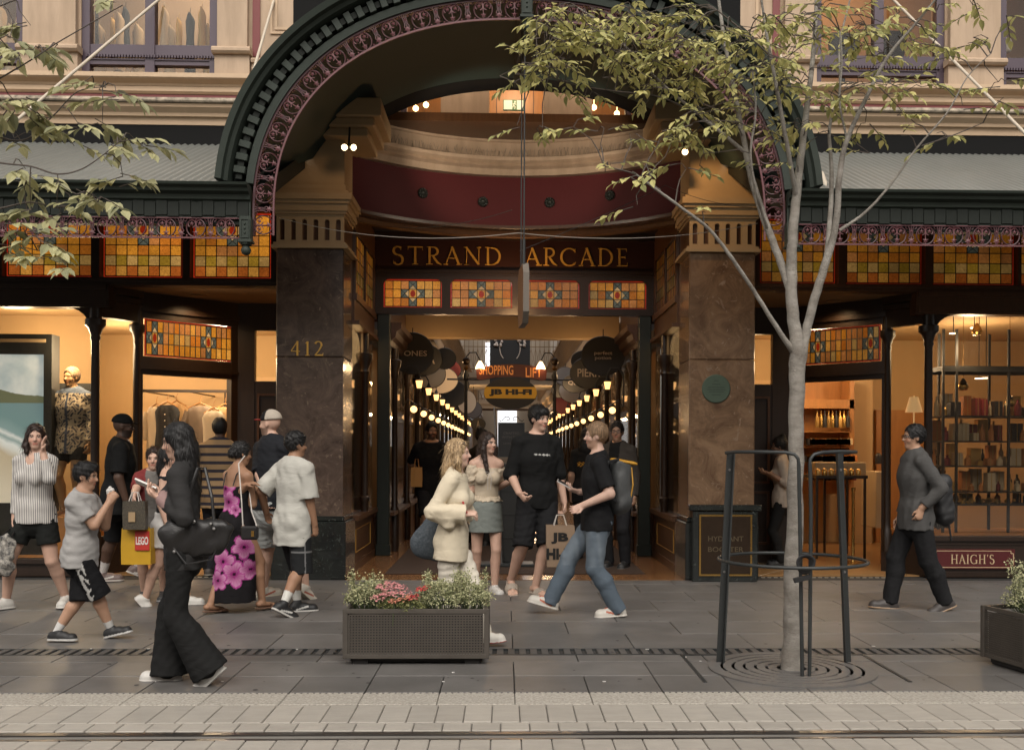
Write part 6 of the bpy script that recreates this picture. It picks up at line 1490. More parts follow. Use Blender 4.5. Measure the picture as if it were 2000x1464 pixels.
def person(label, Y, u, h, head=0.0, skin='fair', hair='short', hmat='hair_black', lean=4.0, turn=(0, 0), feet=None, hands=None, female=False, build=1.0,
           top=None, bottom=None, shoes=None, vox=.0068, cat='person', name='person', z0=0.0, pelvis=None, curl=(55, 55), bob=0.0, group=None, twist=0.0, extra=None, beard=None, socks=None):
 """head = heading in degrees (0 faces right in the picture, 180 left, 90 away, -90 to the camera);
 feet/hands = (near the person's right, left): pixel (u, v, depth offset[, pitch]) """
 root = Vector((W(u, 880, Y).x, Y, z0)); rt = np.array(root)
 a = R(head); Fd = np.array([math.cos(a), math.sin(a), 0]); Ld = np.array([-math.sin(a), math.cos(a), 0]); Up = np.array([0, 0, 1.0])
 def rel(t): p = W(t[0], t[1], Y + t[2]); return np.array([p.x, p.y, p.z]) - rt
 hipz = (.515 if pelvis is None else pelvis)*h
 PC = np.array([0, 0, hipz]); le = R(lean)
 U = Up*math.cos(le) + Fd*math.sin(le); Ft = Fd*math.cos(le) - Up*math.sin(le); 
 tw = R(twist); F2 = Ft*math.cos(tw) + Ld*math.sin(tw); L2 = Ld*math.cos(tw) - Ft*math.sin(tw)
 def TP(f, l, uu, upper=True): return PC + (F2 if upper else Ft)*f*h + (L2 if upper else Ld)*l*h + U*uu*h
 sw = (.083 if female else .096)*build**.5; hw = .052
 J = {}
 J['shR'], J['shL'] = TP(-.005, -sw, .283), TP(-.005, sw, .283); J['hipR'], J['hipL'] = TP(0, -hw, -.01, False), TP(0, hw, -.01, False)
 # legs
 lt, ls = .245*h, .235*h
 def ik(A, T, l1, l2, pole):
  d = T - A; L = np.linalg.norm(d); mx = (l1 + l2)*.995
  if L > mx: T = A + d/L*mx; d = T - A; L = mx
  n = d/L; x = (l1*l1 - l2*l2 + L*L)/(2*L); y = math.sqrt(max(l1*l1 - x*x, 0)); p = pole - n*(pole @ n); p /= (np.linalg.norm(p) + 1e-9)
  return A + n*x + p*y, T
 foot = []
 for i, sd in enumerate(('R', 'L')):
  s = -1 if sd == 'R' else 1
  if feet: t = feet[i]; T = rel(t); pitch = t[3] if len(t) > 3 else 0.0; fy = t[4] if len(t) > 4 else 0.0
  else: T = np.array([0, 0, 0.]) + Ld*s*.06*h; pitch = 0.0; fy = 0
  # T = sole under the ankle
  fa = a + R(fy) - s*0*R(6); fd = np.array([math.cos(fa), math.sin(fa), 0]); pr = R(pitch)
  fdir = fd*math.cos(pr) + Up*math.sin(pr); fup = Up*math.cos(pr) - fd*math.sin(pr)
  ank = T + fup*.045*h
  kn, ank = ik(J['hip' + sd], ank, lt, ls, Fd + Ld*s*.12)
  J['kn' + sd], J['an' + sd] = kn, ank; foot.append((ank - fup*.045*h, fdir, fup, np.cross(fup, fdir)))
 # arms
 la, lf = .168*h, .145*h; hd = []
 for i, sd in enumerate(('R', 'L')):
  s = -1 if sd == 'R' else 1; sh = J['sh' + sd]
  t = hands[i] if hands else None
  if t is None: T = sh + np.array([0, 0, -(la + lf)*.97]) + Fd*.03*h + Ld*s*.035*h
  else: T = rel(t)
  el, wr = ik(sh, T, la, lf, (-Up + Ld*s*.25 - Fd*.1) if T[2] > sh[2] - .13*h else (-Fd*.8 + Ld*s*.35 - Up*.35))
  J['el' + sd], J['wr' + sd] = el, wr
  dn = (wr - el); dn /= np.linalg.norm(dn)
  if t is not None and len(t) > 3:
   dd = np.array(t[3], float); dn = dn*.35 + (Fd*dd[0] + Ld*dd[1] + Up*dd[2]); dn /= np.linalg.norm(dn)
  nn = -Ld*s if t is None or len(t) < 5 else (Fd*t[4][0] + Ld*t[4][1] + Up*t[4][2]); nn = nn - dn*(nn @ dn); nn /= (np.linalg.norm(nn) + 1e-9)
  hd.append((wr, dn, nn, np.cross(nn, dn)*1.0, s))
 # head
 hy = a + tw + R(turn[0]); hp = R(turn[1]); hf = np.array([math.cos(hy)*math.cos(hp), math.sin(hy)*math.cos(hp), math.sin(hp)]); hl = np.array([-math.sin(hy), math.cos(hy), 0]); hu = np.cross(hf, hl)
 NB = TP(-.012, 0, .318); sc = .131*h/.245 if h > 1.5 else .146*h/.245
 HC = NB + U*.055*h*.6 + hu*.115*sc + hf*.018*h
 HC = HC + Up*((h - .004 + bob) - (HC + hu*.128*sc)[2]) if True else HC     # crown at the right height
 def HP(x, y, z): return HC + hf*x*sc + hl*y*sc + hu*z*sc
 HFR = (hf, hl, hu)
 allp = np.array(list(J.values()) + [HC, NB, rel((u, 880, 0))*0] + [f[0] for f in foot])
 lo, hi = allp.min(0) - .24, allp.max(0) + .24; lo[2] = min(lo[2], -.01); 
 B_ = build; t_ = 0.0
 def torso(Q, inf=0.0, k=.016, low=True, hipw=1.0, chest=1.0, belly=0.0):
  fl = .70 if not female else .66
  w = 1.0 if not female else .93
  Q.cone(TP(0, 0, -.015), TP(0, 0, .085), .097*h*B_*hipw + inf, .084*h*B_*w + inf + belly, k, F2, fl)
  Q.cone(TP(0, 0, .085), TP(.004, 0, .20), .084*h*B_*w + inf + belly, .100*h*B_*w*chest + inf, k, F2, fl)
  Q.cone(TP(.004, 0, .20), TP(-.004, 0, .268), .100*h*B_*w*chest + inf, .086*h*B_*w + inf, k, F2, fl)
  Q.cone(J['shR'], J['shL'], .032*h*B_ + inf*.6, .032*h*B_ + inf*.6, .03)
  for s, sd in ((-1, 'R'), (1, 'L')):
   Q.cone(NB + U*.012*h + L2*s*.012*h, J['sh' + sd], .030*h + inf*.6, .031*h + inf*.8, .02)
   if low: Q.ell(TP(-.026, s*.040, -.015, False), np.array([.050, .048, .056])*h*B_ + inf, (Ft, Ld, U), .016)
   if female: Q.ell(TP(.046, s*.042, .198), np.array([.034, .038, .040])*h + inf*.6, (F2, L2, U), .022)
 def arm(Q, sd, inf=0.0, upto=2.0, k=.012, loose=0.0):
  sh, el, wr = J['sh' + sd], J['el' + sd], J['wr' + sd]; b = .5 + .5*B_
  if upto <= 1: Q.cone(sh, sh + (el - sh)*upto, .034*h*b + inf, .027*h*b + inf + loose, k, cut1=inf > 0); return
  Q.cone(sh, el, .034*h*b + inf, .0245*h*b + inf + loose*.5, k)
  Q.cone(el, el + (wr - el)*min(1, upto - 1), .026*h*b + inf + loose*.5, .0175*h + inf + loose, k, cut1=inf > 0)
 def leg(Q, sd, inf=0.0, upto=2.0, k=.012, l1=0.0, l2=0.0):
  hp_, kn, an = J['hip' + sd], J['kn' + sd], J['an' + sd]; b = .4 + .6*B_
  if upto <= 1.2: Q.cone(hp_, hp_ + (kn - hp_)*upto, .052*h*b + inf, (.052 - .018*upto)*h*b + inf + l1, k, cut1=inf > 0); return
  Q.cone(hp_, kn, .052*h*b + inf, .034*h*b + inf + l1, k)
  cf = kn + (an - kn)*.32 - Fd*.010*h
  if upto < 2:
   e = kn + (an - kn)*(upto - 1); Q.cone(kn, e, .034*h*b + inf + l1, .033*h*b + inf + l1, k, cut1=inf > 0)
  else:
   Q.cone(kn, cf, .032*h*b + inf + l1, .034*h*b + inf + (l1 + l2)/2, k); Q.cone(cf, an, .034*h*b + inf + (l1 + l2)/2, .020*h + inf + l2, k)
 # ---- skin
 Q = Field(lo, hi, vox); torso(Q)
 for sd in 'RL': arm(Q, sd); leg(Q, sd)
 Q.cone(NB - U*.01*h, HP(-.012, 0, -.06), .036*h*(.9 if female else 1.0), .047*sc*1.02, .03)
 e = Q.ell
 e(HP(-.012, 0, .030), (.097*sc, .076*sc, .098*sc), HFR, .01); e(HP(.026, 0, -.035), (.064*sc, .056*sc, .088*sc), HFR, .03); e(HP(.058, 0, -.096), (.024*sc, .026*sc, .020*sc), HFR, .025)
 for s in (-1, 1):
  e(HP(.086, s*.031, .006), (.014*sc, .017*sc, .011*sc), HFR, .012, 'sub'); e(HP(.058, s*.036, -.030), (.026*sc, .024*sc, .026*sc), HFR, .02)
  e(HP(.074, s*.031, .004), (.013*sc, .015*sc, .011*sc), HFR, .006)
  e(HP(-.010, s*.076, -.004), (.019*sc, .008*sc, .031*sc), HFR, .008)
 e(HP(.072, 0, .026), (.020*sc, .050*sc, .010*sc), HFR, .02)
 Q.cone(HP(.084, 0, .012), HP(.107, 0, -.026), .008*sc, .0125*sc, .012); e(HP(.094, 0, -.030), (.012*sc, .017*sc, .009*sc), HFR, .01)
 e(HP(.083, 0, -.056), (.011*sc, .024*sc, .007*sc), HFR, .008); e(HP(.081, 0, -.068), (.011*sc, .021*sc, .0075*sc), HFR, .008)
 hs = h/1.72*.98 if h > 1.5 else h/1.60
 for i, (wr, dn, nn, sn, s) in enumerate(hd):
  cu = R(curl[i])
  Q.cone(wr, wr + dn*.045*hs, .020*hs, .030*hs, .015, nn, .62); Q.cone(wr + dn*.03*hs, wr + dn*.080*hs, .030*hs, .036*hs, .012, nn, .50)
  thumb = sn*s
  for j, (o, L_) in enumerate(((.030, .072), (.010, .082), (-.010, .076), (-.029, .060))):
   p0 = wr + dn*.082*hs + thumb*o*hs; c1 = cu*(.45 + .06*j); c2 = cu*(1.0 + .08*j)
   p1 = p0 + (dn*math.cos(c1) + nn*math.sin(c1))*L_*.5*hs; p2 = p1 + (dn*math.cos(c2) + nn*math.sin(c2))*L_*.5*hs
   Q.cone(p0, p1, .0092*hs, .0086*hs, .004); Q.cone(p1, p2, .0086*hs, .0076*hs, .004)
  p0 = wr + dn*.030*hs + thumb*.024*hs; p1 = p0 + (dn*.7 + thumb*.55 + nn*.35)*.042*hs; p2 = p1 + (dn*.85 + nn*.45)*.032*hs
  Q.cone(p0, p1, .013*hs, .0105*hs, .008); Q.cone(p1, p2, .0105*hs, .0085*hs, .004)
  HOLD[label, i] = (rt + wr + dn*.085*hs + nn*.02*hs, dn, nn)
 bare = shoes is not None and shoes.get('kind') in ('slide', 'sandal')
 for (T, fd, fu, fs) in foot:
  if bare:
   Q.cone(T + fu*.030*h - fd*.022*h, T + fu*.018*h + fd*.085*h, .022*h, .013*h, .02, fu, .8)
   for j in range(5): Q.cone(T + fu*.014*h + fd*.080*h + fs*(j - 2)*.0095*h, T + fu*.011*h + fd*(.112 - .004*abs(j - 1.5))*h + fs*(j - 2)*.011*h, .0075*h, .0062*h, .006)
  else: Q.cone(T + fu*.03*h, T + fu*.018*h + fd*.07*h, .018*h, .014*h, .02)
 V, Fq = Q.mesh()
 sk = np.array(SKIN[skin]); col = np.tile(sk, (len(V), 1))
 hx, hyv, hz = (V - HC) @ hf/sc, (V - HC) @ hl/sc, (V - HC) @ hu/sc
 def paint(m, c, w=1.0): col[m] = col[m]*(1 - w) + np.array(c)*w
 fr = (hx > .03)
 lip = fr & (np.abs(hyv) < .023) & (np.abs(hz + .062) < .0125) & (hx > .070); paint(lip, sk*np.array([.82, .50, .50]), .9)
 cheek = fr & (np.hypot(np.abs(hyv) - .040, hz + .030) < .022); paint(cheek, sk*np.array([1.08, .82, .80]), .5)
 browc = {'hair_blond': (.20, .12, .07), 'hair_sandy': (.20, .11, .06)}.get(hmat, (.02, .015, .012))
 if skin != 'dummy':
  brow = fr & (np.abs(np.abs(hyv) - .032) < .017) & (np.abs(hz - .025 + .12*np.abs(np.abs(hyv) - .03)) < .0048); paint(brow, browc, .8)
  eye = fr & (((np.abs(hyv) - .031)/.0145)**2 + ((hz - .004)/.0062)**2 < 1) & (hx > .05); paint(eye, (.42, .38, .35), .95)
  ir = fr & (((np.abs(hyv) - .030)/.0065)**2 + ((hz - .0045)/.0068)**2 < 1) & (hx > .05); paint(ir, (.012, .009, .008), 1)
  lid = fr & (np.abs(np.abs(hyv) - .031) < .0165) & (np.abs(hz - .0115) < .0026) & (hx > .05); paint(lid, (.02, .014, .012), .75)
 if beard: paint((hx > -.01) & (hz < -.040) & (hz > -.125) & (np.abs(hyv) < .072) & ~lip, beard, .7); paint(fr & (np.abs(hz + .046) < .006) & (np.abs(hyv) < .03), beard, .7)
 if socks:
  for sd, (T, fd, fu, fs) in zip('RL', foot):
   kn, an = J['kn' + sd], J['an' + sd]; ax = (kn - an)/np.linalg.norm(kn - an); d = (V - an) @ ax; near = np.linalg.norm(V - an - d[:, None]*ax, axis=1) < .06*h; paint(near & (d < socks[1]*h) & (d > -.06*h), socks[0], 1)
 root_o = empty(name, root, label, cat, group)
 def child(nm, V, Fq, mats, col=None, lab=None):
  if len(V) == 0: return None
  o = bpy.data.objects.new(nm, np_mesh(nm, V, Fq, mats, col)); link(o, root_o, root)
  if lab: o['label'] = lab
  return o
 child('body', V, Fq, [M['skin']], col)
 cv = max(vox*1.15, .0075)
 # ---- hair
 if hair:
  Q = Field(HC - .20 - np.array([0, 0, .62 if 'long' in hair else (.30 if hair in ('bob', 'braid') else .1)]), HC + .2, vox); e = Q.ell; g_ = .011
  if hair != 'cap':
   e(HP(-.016, 0, .036), ((.100 + g_)*sc, (.078 + g_)*sc, (.100 + g_)*sc), HFR, .01)
   if hair == 'thick': e(HP(-.01, 0, .085), (.098*sc, .084*sc, .070*sc), HFR, .02); e(HP(.045, 0, .085), (.055*sc, .070*sc, .045*sc), HFR, .02)
   if hair == 'fringe': e(HP(.055, 0, .070), (.052*sc, .072*sc, .050*sc), HFR, .02); e(HP(-.03, 0, .06), (.10*sc, .088*sc, .085*sc), HFR, .02)
   if hair == 'quiff': e(HP(.03, 0, .10), (.075*sc, .070*sc, .042*sc), HFR, .02); e(HP(.0, 0, .07), (.10*sc, .080*sc, .07*sc), HFR, .02)
   # clear the face
   e(HP(.125, 0, -.040 if hair in ('fringe',) else -.010), (.084*sc, .074*sc, (.092 if hair in ('fringe',) else .098)*sc), HFR, .010, 'sub')
   e(HP(.05, 0, -.11), (.12*sc, .12*sc, .085*sc), HFR, .015, 'sub')
   if hair in ('short', 'thick', 'fringe', 'quiff', 'fade', 'thin'):
    for s in (-1, 1): e(HP(.010, s*.09, -.030), (.034*sc, .035*sc, .045*sc), HFR, .01, 'sub')
    e(HP(-.05, 0, -.125), (.12*sc, .12*sc, .062*sc), HFR, .012, 'sub')
   if hair in ('bun', 'lowbun'):
    c = HP(-.105, .0, -.010) if hair == 'lowbun' else HP(-.06, 0, .125); e(c, (.045*sc, .052*sc, .050*sc), HFR, .015); e(c + hu*.02, (.03, .035, .03), HFR, .02); e(HP(-.05, 0, -.10), (.10*sc, .10*sc, .045*sc), HFR, .012, 'sub')
   if hair in ('bob', 'long', 'longstraight', 'braid', 'ponytail'):
    L_ = {'bob': .13, 'long': .32, 'longstraight': .46, 'braid': .10, 'ponytail': .1}[hair]
    bk = -.045
    Q.cone(HP(bk, 0, .02), HP(bk - .030, 0, -.08), .086*sc, .082*sc, .02, hf, .75)
    dz = np.array([0, 0, -1.0])
    p1 = HP(bk - .035, 0, -.08); p2 = p1 + dz*L_*.5 - F2*.012; p3 = p1 + dz*L_ - F2*.015
    wd = {'bob': .092, 'long': .085, 'longstraight': .088}.get(hair, .06)
    Q.cone(p1, p2, wd*sc, wd*1.08*sc, .025, F2, .55); Q.cone(p2, p3, wd*1.08*sc, wd*.62*sc, .025, F2, .5)
    if hair in ('bob', 'long'):
     for s in (-1, 1):
      q0 = HP(.012, s*.074, .03); q1 = HP(.004, s*.088, -.08); q2 = q1 + dz*(.06 if hair == 'bob' else .22) + hf*(.015 if hair == 'bob' else .05) - L2*s*.01
      Q.cone(q0, q1, .022*sc, .036*sc, .02); Q.cone(q1, q2, .036*sc, .022*sc, .02)
    elif hair == 'longstraight':
     for s in (-1, 1):
      q0 = HP(.0, s*.074, .03); q1 = HP(-.015, s*.080, -.09); q2 = q1 + dz*.22 + hf*.0; Q.cone(q0, q1, .022*sc, .030*sc, .02); Q.cone(q1, q2, .030*sc, .03*sc, .02)
   if hair == 'braid':
    p = HP(-.07, 0, -.06)
    for i in range(9): e(p + np.array([0, 0, -.032*i]) + Fd*.01*math.sin(i*2) - Fd*.02, (.022, .024, .022), HFR, .008)
   Q.ripple(.0032 if hair not in ('fade', 'thin') else .0012, .028, int(u) % 97)
  V, Fq = Q.mesh()
  if len(V) and hair not in ('cap', 'fade'):       # loose strands over the mass
   rs_ = np.random.RandomState(int(u)); n_ = 700; pk = V[rs_.randint(0, len(V), n_)]
   gi = np.clip(((pk - Q.lo)/Q.h).astype(int), 1, Q.n - 2); gd_ = np.stack([Q.D[gi[:, 0]+1, gi[:, 1], gi[:, 2]] - Q.D[gi[:, 0]-1, gi[:, 1], gi[:, 2]], Q.D[gi[:, 0], gi[:, 1]+1, gi[:, 2]] - Q.D[gi[:, 0], gi[:, 1]-1, gi[:, 2]], Q.D[gi[:, 0], gi[:, 1], gi[:, 2]+1] - Q.D[gi[:, 0], gi[:, 1], gi[:, 2]-1]], 1).astype(float)
   gd_ /= (np.linalg.norm(gd_, axis=1)[:, None] + 1e-9); lg = hair in ('bob', 'long', 'longstraight', 'braid')
   dr_ = (np.array([0, 0, -1.0]) if lg else (hf*.5 - hu*.5)) + rs_.normal(0, .28, (n_, 3)); dr_ -= gd_*np.sum(dr_*gd_, 1)[:, None]; dr_ += gd_*rs_.uniform(.0, .30 if not lg else .16, (n_, 1)); dr_ /= np.linalg.norm(dr_, axis=1)[:, None]
   ln = rs_.uniform(.03, .09, (n_, 1)) if lg else rs_.uniform(.012, .030, (n_, 1)); sd_ = np.cross(dr_, gd_); sd_ /= (np.linalg.norm(sd_, axis=1)[:, None] + 1e-9); b0_ = pk + gd_*.001
   m_ = b0_ + dr_*ln*.5 + gd_*.002; e_ = b0_ + dr_*ln; w_ = sd_*.0016
   S_ = np.stack([b0_ - w_, b0_ + w_, m_ + w_, m_ - w_, e_ + w_*.4, e_ - w_*.4], 1).reshape(-1, 3); k0 = len(V) + 6*np.arange(n_)[:, None]
   Fq = np.concatenate([Fq, k0 + np.array([[0, 1, 2, 3]]), k0 + np.array([[3, 2, 4, 5]])]); V = np.concatenate([V, S_])
  child('hair', V, Fq, [M[hmat]])
 # ---- clothes
 lo2, hi2 = allp.min(0) - .30, allp.max(0) + .30
 ctx = dict(h=h, J=J, TP=TP, PC=PC, Fd=Fd, Ld=Ld, Up=Up, U=U, F2=F2, L2=L2, NB=NB, HC=HC, HP=HP, HFR=HFR, sc=sc, foot=foot, hd=hd, rt=rt, root=root, obj=root_o, child=child, torso=torso, arm=arm, leg=leg, Field=Field, lo=lo2, hi=hi2, cv=cv, vox=vox, B=B_)
 def coloured(V, spec):
  if callable(spec): return spec(V, ctx)
  return np.tile(np.array(spec), (len(V), 1))
 if top:
  Q = Field(np.array([lo2[0], lo2[1], hipz - .28*h]), np.array([hi2[0], hi2[1], NB[2] + .12]), cv)
  inf = top.get('inf', .014)*.72; torso(Q, inf, .018, top.get('low', True), top.get('hipw', 1.0), 1.0, top.get('belly', 0.0))
  hem = top.get('hem', -.05)
  if hem < -.02: Q.cone(TP(0, 0, .02), TP(.0, 0, hem - .02), .100*h*B_ + inf, .100*h*B_ + inf + top.get('flare', .006)*.6, .015, F2, .74)
  for sd in 'RL':
   sl_ = top.get('sleeve', .62)
   if sl_ > 0: arm(Q, sd, top.get('sinf', inf)*.75, sl_, .014, top.get('loose', .018)*.42)
  Q.half(TP(0, 0, hem), -U)
  nk = top.get('neck', .0); npz = TP(0, 0, .318 + top.get('collar', .004))
  Q.half(NB + U*(.030 + top.get('collar', 0))*h, U + F2*(.35 + nk))
  if top.get('collar', 0) > .01:
   for q in range(3): Q.cone(NB + U*.004*h, NB + U*(.030 + .004*q)*h - F2*.004*h, .041*h, .038*h, .006, cut1=True)
  if top.get('low_neck'): e_ = Q.ell; e_(TP(.09, 0, top['low_neck']), (.06*h, .055*h, .075*h), (F2, L2, U), .01, 'sub')
  if top.get('tank'): Q.half(TP(0, 0, top['tank']), U)
  Q.ripple(top.get('wr', .0035)*.55, top.get('wl', .10)*.75, int(u*3) % 89)
  V, Fq = Q.mesh(); m_ = M[top['mat']] if 'mat' in top else M['cloth']
  child(top.get('name', 'shirt'), V, Fq, [m_], coloured(V, top.get('col', (.1, .1, .1))), top.get('label'))
 if bottom:
  Q = Field(np.array([lo2[0], lo2[1], -.02]), np.array([hi2[0], hi2[1], hipz + .13*h]), cv); k_ = bottom.get('kind', 'trousers'); inf = bottom.get('inf', .012)*.6
  Q.cone(TP(0, 0, -.03, False), TP(0, 0, .07, False), .096*h*B_ + inf, .088*h*B_ + inf, .015, Ft, .72)
  for s in (-1, 1): Q.ell(TP(-.026, s*.040, -.015, False), np.array([.050, .048, .056])*h*B_ + inf, (Ft, Ld, U), .016)
  if k_ in ('trousers', 'shorts', 'flare'):
   for sd in 'RL': leg(Q, sd, inf, bottom.get('len', 2.0), .014, bottom.get('l1', .006)*.6, bottom.get('l2', .020)*.6)
   if k_ == 'flare':
    for sd, (T, fd, fu, fs) in zip('RL', foot):
     kn, an = J['kn' + sd], J['an' + sd]; Q.cone(kn, an + (an - kn)*.06, .045*h, .075*h, .03, cut1=True)
   if k_ == 'trousers' and bottom.get('drop', 0):
    for sd in 'RL':
     kn, an = J['kn' + sd], J['an' + sd]; Q.cone(kn + (an - kn)*.6, an + (an - kn)*bottom['drop'], .027*h + inf + bottom.get('l2', .02)*.6, .026*h + inf + bottom.get('l2', .02)*.6, .012, cut1=True)
  if k_ == 'skirt':
   zl = bottom['zl']*h; Q.cone(PC, np.array([0, 0, zl]), .108*h*B_ + inf, bottom.get('r', .115)*h, .03, Fd, .85, cut1=True)
   Q.half(np.array([0, 0, zl]), -Up)
  wst = bottom.get('waist', .075)
  if top and top.get('hem', -.05) < wst: wst = min(wst, top.get('hem', -.05) + .05)
  Q.half(TP(0, 0, bottom.get('wabs', wst)), U)
  Q.ripple(bottom.get('wr', .003)*.55, bottom.get('wl', .09)*.75, int(u*5) % 83); 
  if bottom.get('clip', True): Q.half(np.array([0, 0, .012]), -Up)
  V, Fq = Q.mesh(); m_ = M[bottom['mat']] if 'mat' in bottom else M['cloth']
  child(bottom.get('name', 'trousers'), V, Fq, [m_], coloured(V, bottom.get('col', (.02, .02, .02))), bottom.get('label'))
 if shoes:
  for (T, fd, fu, fs) in foot:
   k_ = shoes.get('kind', 'sneaker'); Q = Field(T - .25, T + .25, .006); fr = (fd, fs, fu)
   q = lambda f, s, z: T + fd*f*h + fs*s*h + fu*z*h
   if k_ == 'sneaker':
    Q.cone(q(-.022, 0, .016), q(.088, 0, .014), .026*h, .029*h, .02); Q.cone(q(-.015, 0, .03), q(.045, 0, .03), .026*h, .022*h, .02); Q.cone(q(-.012, 0, .03), q(.0, 0, .052), .027*h, .026*h, .015)
    Q.half(q(0, 0, .056 if not shoes.get('high') else .075), fu - fd*.25); Q.half(T, -fu)
    Q.cone(q(-.022, 0, .004), q(.090, 0, .004), .030*h, .032*h, .003, fu, .30)
    Q.half(T, -fu)
   else:
    Q.cone(q(-.024, 0, .006), q(.095, 0, .006), .026*h, .031*h, .004, fu, .30); Q.half(q(0, 0, .011 if k_ == 'slide' else .008), fu); 
    if k_ == 'slide':
     Q2 = Q; Q2.cone(q(.035, 0, .008), q(.078, 0, .006), .038*h, .034*h, .006, fu, .85, cut0=True, cut1=True); Q.half(T - fu*.004, -fu)
    else:
     Q.cone(q(.06, -.028, .008), q(.07, .028, .024), .005*h, .005*h, .004); Q.cone(q(.06, .028, .008), q(.05, -.02, .026), .005*h, .005*h, .004); Q.cone(q(-.02, -.02, .03), q(.01, .024, .034), .005*h, .005*h, .004)
   V, Fq = Q.mesh(); z = (V - T) @ fu/h; x = (V - T) @ fd/h; y_ = (V - T) @ fs/h; col = np.tile(np.array(shoes['col']), (len(V), 1))
   if 'sole' in shoes: col[z < shoes.get('soleh', .011)] = shoes['sole']
   if 'mark' in shoes: mk = (np.abs(z - .024 - .25*(x - .03)) < .005) & (np.abs(y_) > .012) & (x > -.01) & (x < .06); col[mk] = shoes['mark']
   if 'lace' in shoes: lc = (z > .030) & (x > .02) & (x < .065) & (np.abs(y_) < .012); col[lc] = shoes['lace']
   child('shoe', V, Fq, [M['shoe']], col)
 if extra: extra(ctx)
 return ctx

def thing_sdf(name, fn, lo, hi, h, mats, label=None, cat=None, parent=None, col=None, group=None):
 Q = Field(np.array(lo), np.array(hi), h); fn(Q); V, Fq = Q.mesh()
 if parent is not None:
  org = worg(parent); o = bpy.data.objects.new(name, np_mesh(name, V - np.array(org), Fq, mats, None if col is None else col(V))); return link(o, parent, org)
 org = np.array([V[:, 0].mean(), V[:, 1].mean(), V[:, 2].min()]); o = bpy.data.objects.new(name, np_mesh(name, V - org, Fq, mats, None if col is None else col(V)))
 link(o, None, org); return tag(o, label, cat, group)
def band(ctx, sd, mt, f=.93, r=.022, w=.012, name='watch', lab=None):
 J = ctx['J']; el, wr = J['el' + sd], J['wr' + sd]; c = el + (wr - el)*f; d = (wr - el)/np.linalg.norm(wr - el); rt = ctx['rt']
 mb = MB(); mb.tube([Vector(c - d*w + rt), Vector(c + d*w + rt)], r*ctx['h']/1.7, 14); o = mb.build(name, M[mt], ctx['obj'], smooth=50)
 return o
# ------------------------------------------------------------------ the people of the photograph
mat('leather_black', (.012, .011, .011), .38, var=.2, scale=20, bump=.2, bscale=120); mat('phone_white', (.55, .53, .50), .3); mat('phone_dark', (.02, .02, .022), .45); mat('red_band', (.35, .02, .02), .6); mat('watch_black', (.015, .015, .015), .3)
mat('sunglass', (.02, .012, .010), .15); mat('cap_red', (.32, .045, .04), .7); mat('cap_black', (.014, .014, .014), .8); mat('cap_mesh', (.40, .35, .29), .9)
WH = (.52, .50, .46); BK = (.012, .012, .013)
def capmaker(ctx, crown, brim, back=None):
 HP, HFR, sc, rt = ctx['HP'], ctx['HFR'], ctx['sc'], ctx['rt']
 Q = Field(ctx['HC'] - .17, ctx['HC'] + .19, .0068)
 Q.ell(HP(-.014, 0, .052), (.112*sc, .092*sc, .098*sc), HFR, .01); Q.half(HP(0, 0, .040), -np.array(HFR[2]) - .12*np.array(HFR[0]))
 V, Fq = Q.mesh(); hx = (V - ctx['HC']) @ HFR[0]/sc
 col = np.tile(np.array(crown), (len(V), 1))
 if back is not None: col[hx < .005] = back
 ctx['child']('cap', V, Fq, [M['cloth']], col)
 Q = Field(ctx['HC'] - .2, ctx['HC'] + .22, .006); Q.ell(HP(.100, 0, .040), (.075*sc, .070*sc, .008*sc), HFR, .004); V, Fq = Q.mesh(); ctx['child']('cap_brim', V, Fq, [M['cloth']], np.tile(np.array(brim), (len(V), 1)))
def glasses(ctx, up=False, mt='sunglass'):
 HP, rt = ctx['HP'], ctx['rt']; mb = MB(); z = .090 if up else .006; x = .060 if up else .100; x = x if not up else .072
 w = lambda a, b, c: Vector(HP(a, b, c) + rt)
 for s in (-1, 1):
  mb.tube([w(x + (.0 if not up else -.01*math.sin(R(t))), s*.034 + .024*math.cos(R(t)), z + .018*math.sin(R(t))) for t in range(0, 361, 30)], .0028, 5)
  mb.tube([w(x, s*.058, z + .004), w(-.02, s*.086, z - .002 if not up else z - .03)], .0026, 5)
  if mt == 'sunglass':
   P = [w(x - .001, s*.034 + .022*math.cos(R(t)), z + .016*math.sin(R(t))) for t in range(0, 360, 30)]; mb.add(P, [tuple(range(12))])
 mb.tube([w(x, -.012, z + .006), w(x, .012, z + .006)], .0026, 5); mb.build('sunglasses' if mt == 'sunglass' else 'glasses', M[mt], ctx['obj'])

# 1 woman in a striped shirt
def ex1(c): glasses(c, True); band(c, 'L', 'watch_black', .96, .024)
person('dark haired woman in striped shirt and black shorts touching her face', 9.5, 70, 1.69, -97, 'fair', 'bob', 'hair_brown', 2, (28, 0), ((12, 1188, .0, 0, -28), (128, 1182, .15, 0, 18)), ((28, 1022, -.05, (0, 0, -1)), (84, 884, -.22, (.2, .2, 1), (-.3, .8, 0))), True, 1.02,
       dict(mat='shirt_stripe', sleeve=1.80, hem=-.045, inf=.016, loose=.012, low_neck=.330, flare=.03, name='striped_shirt', wr=.005), dict(kind='shorts', len=.62, inf=.018, l1=.03, col=(.014, .015, .014), name='shorts'), dict(col=WH, sole=(.5, .48, .44)), curl=(90, 25), extra=ex1)
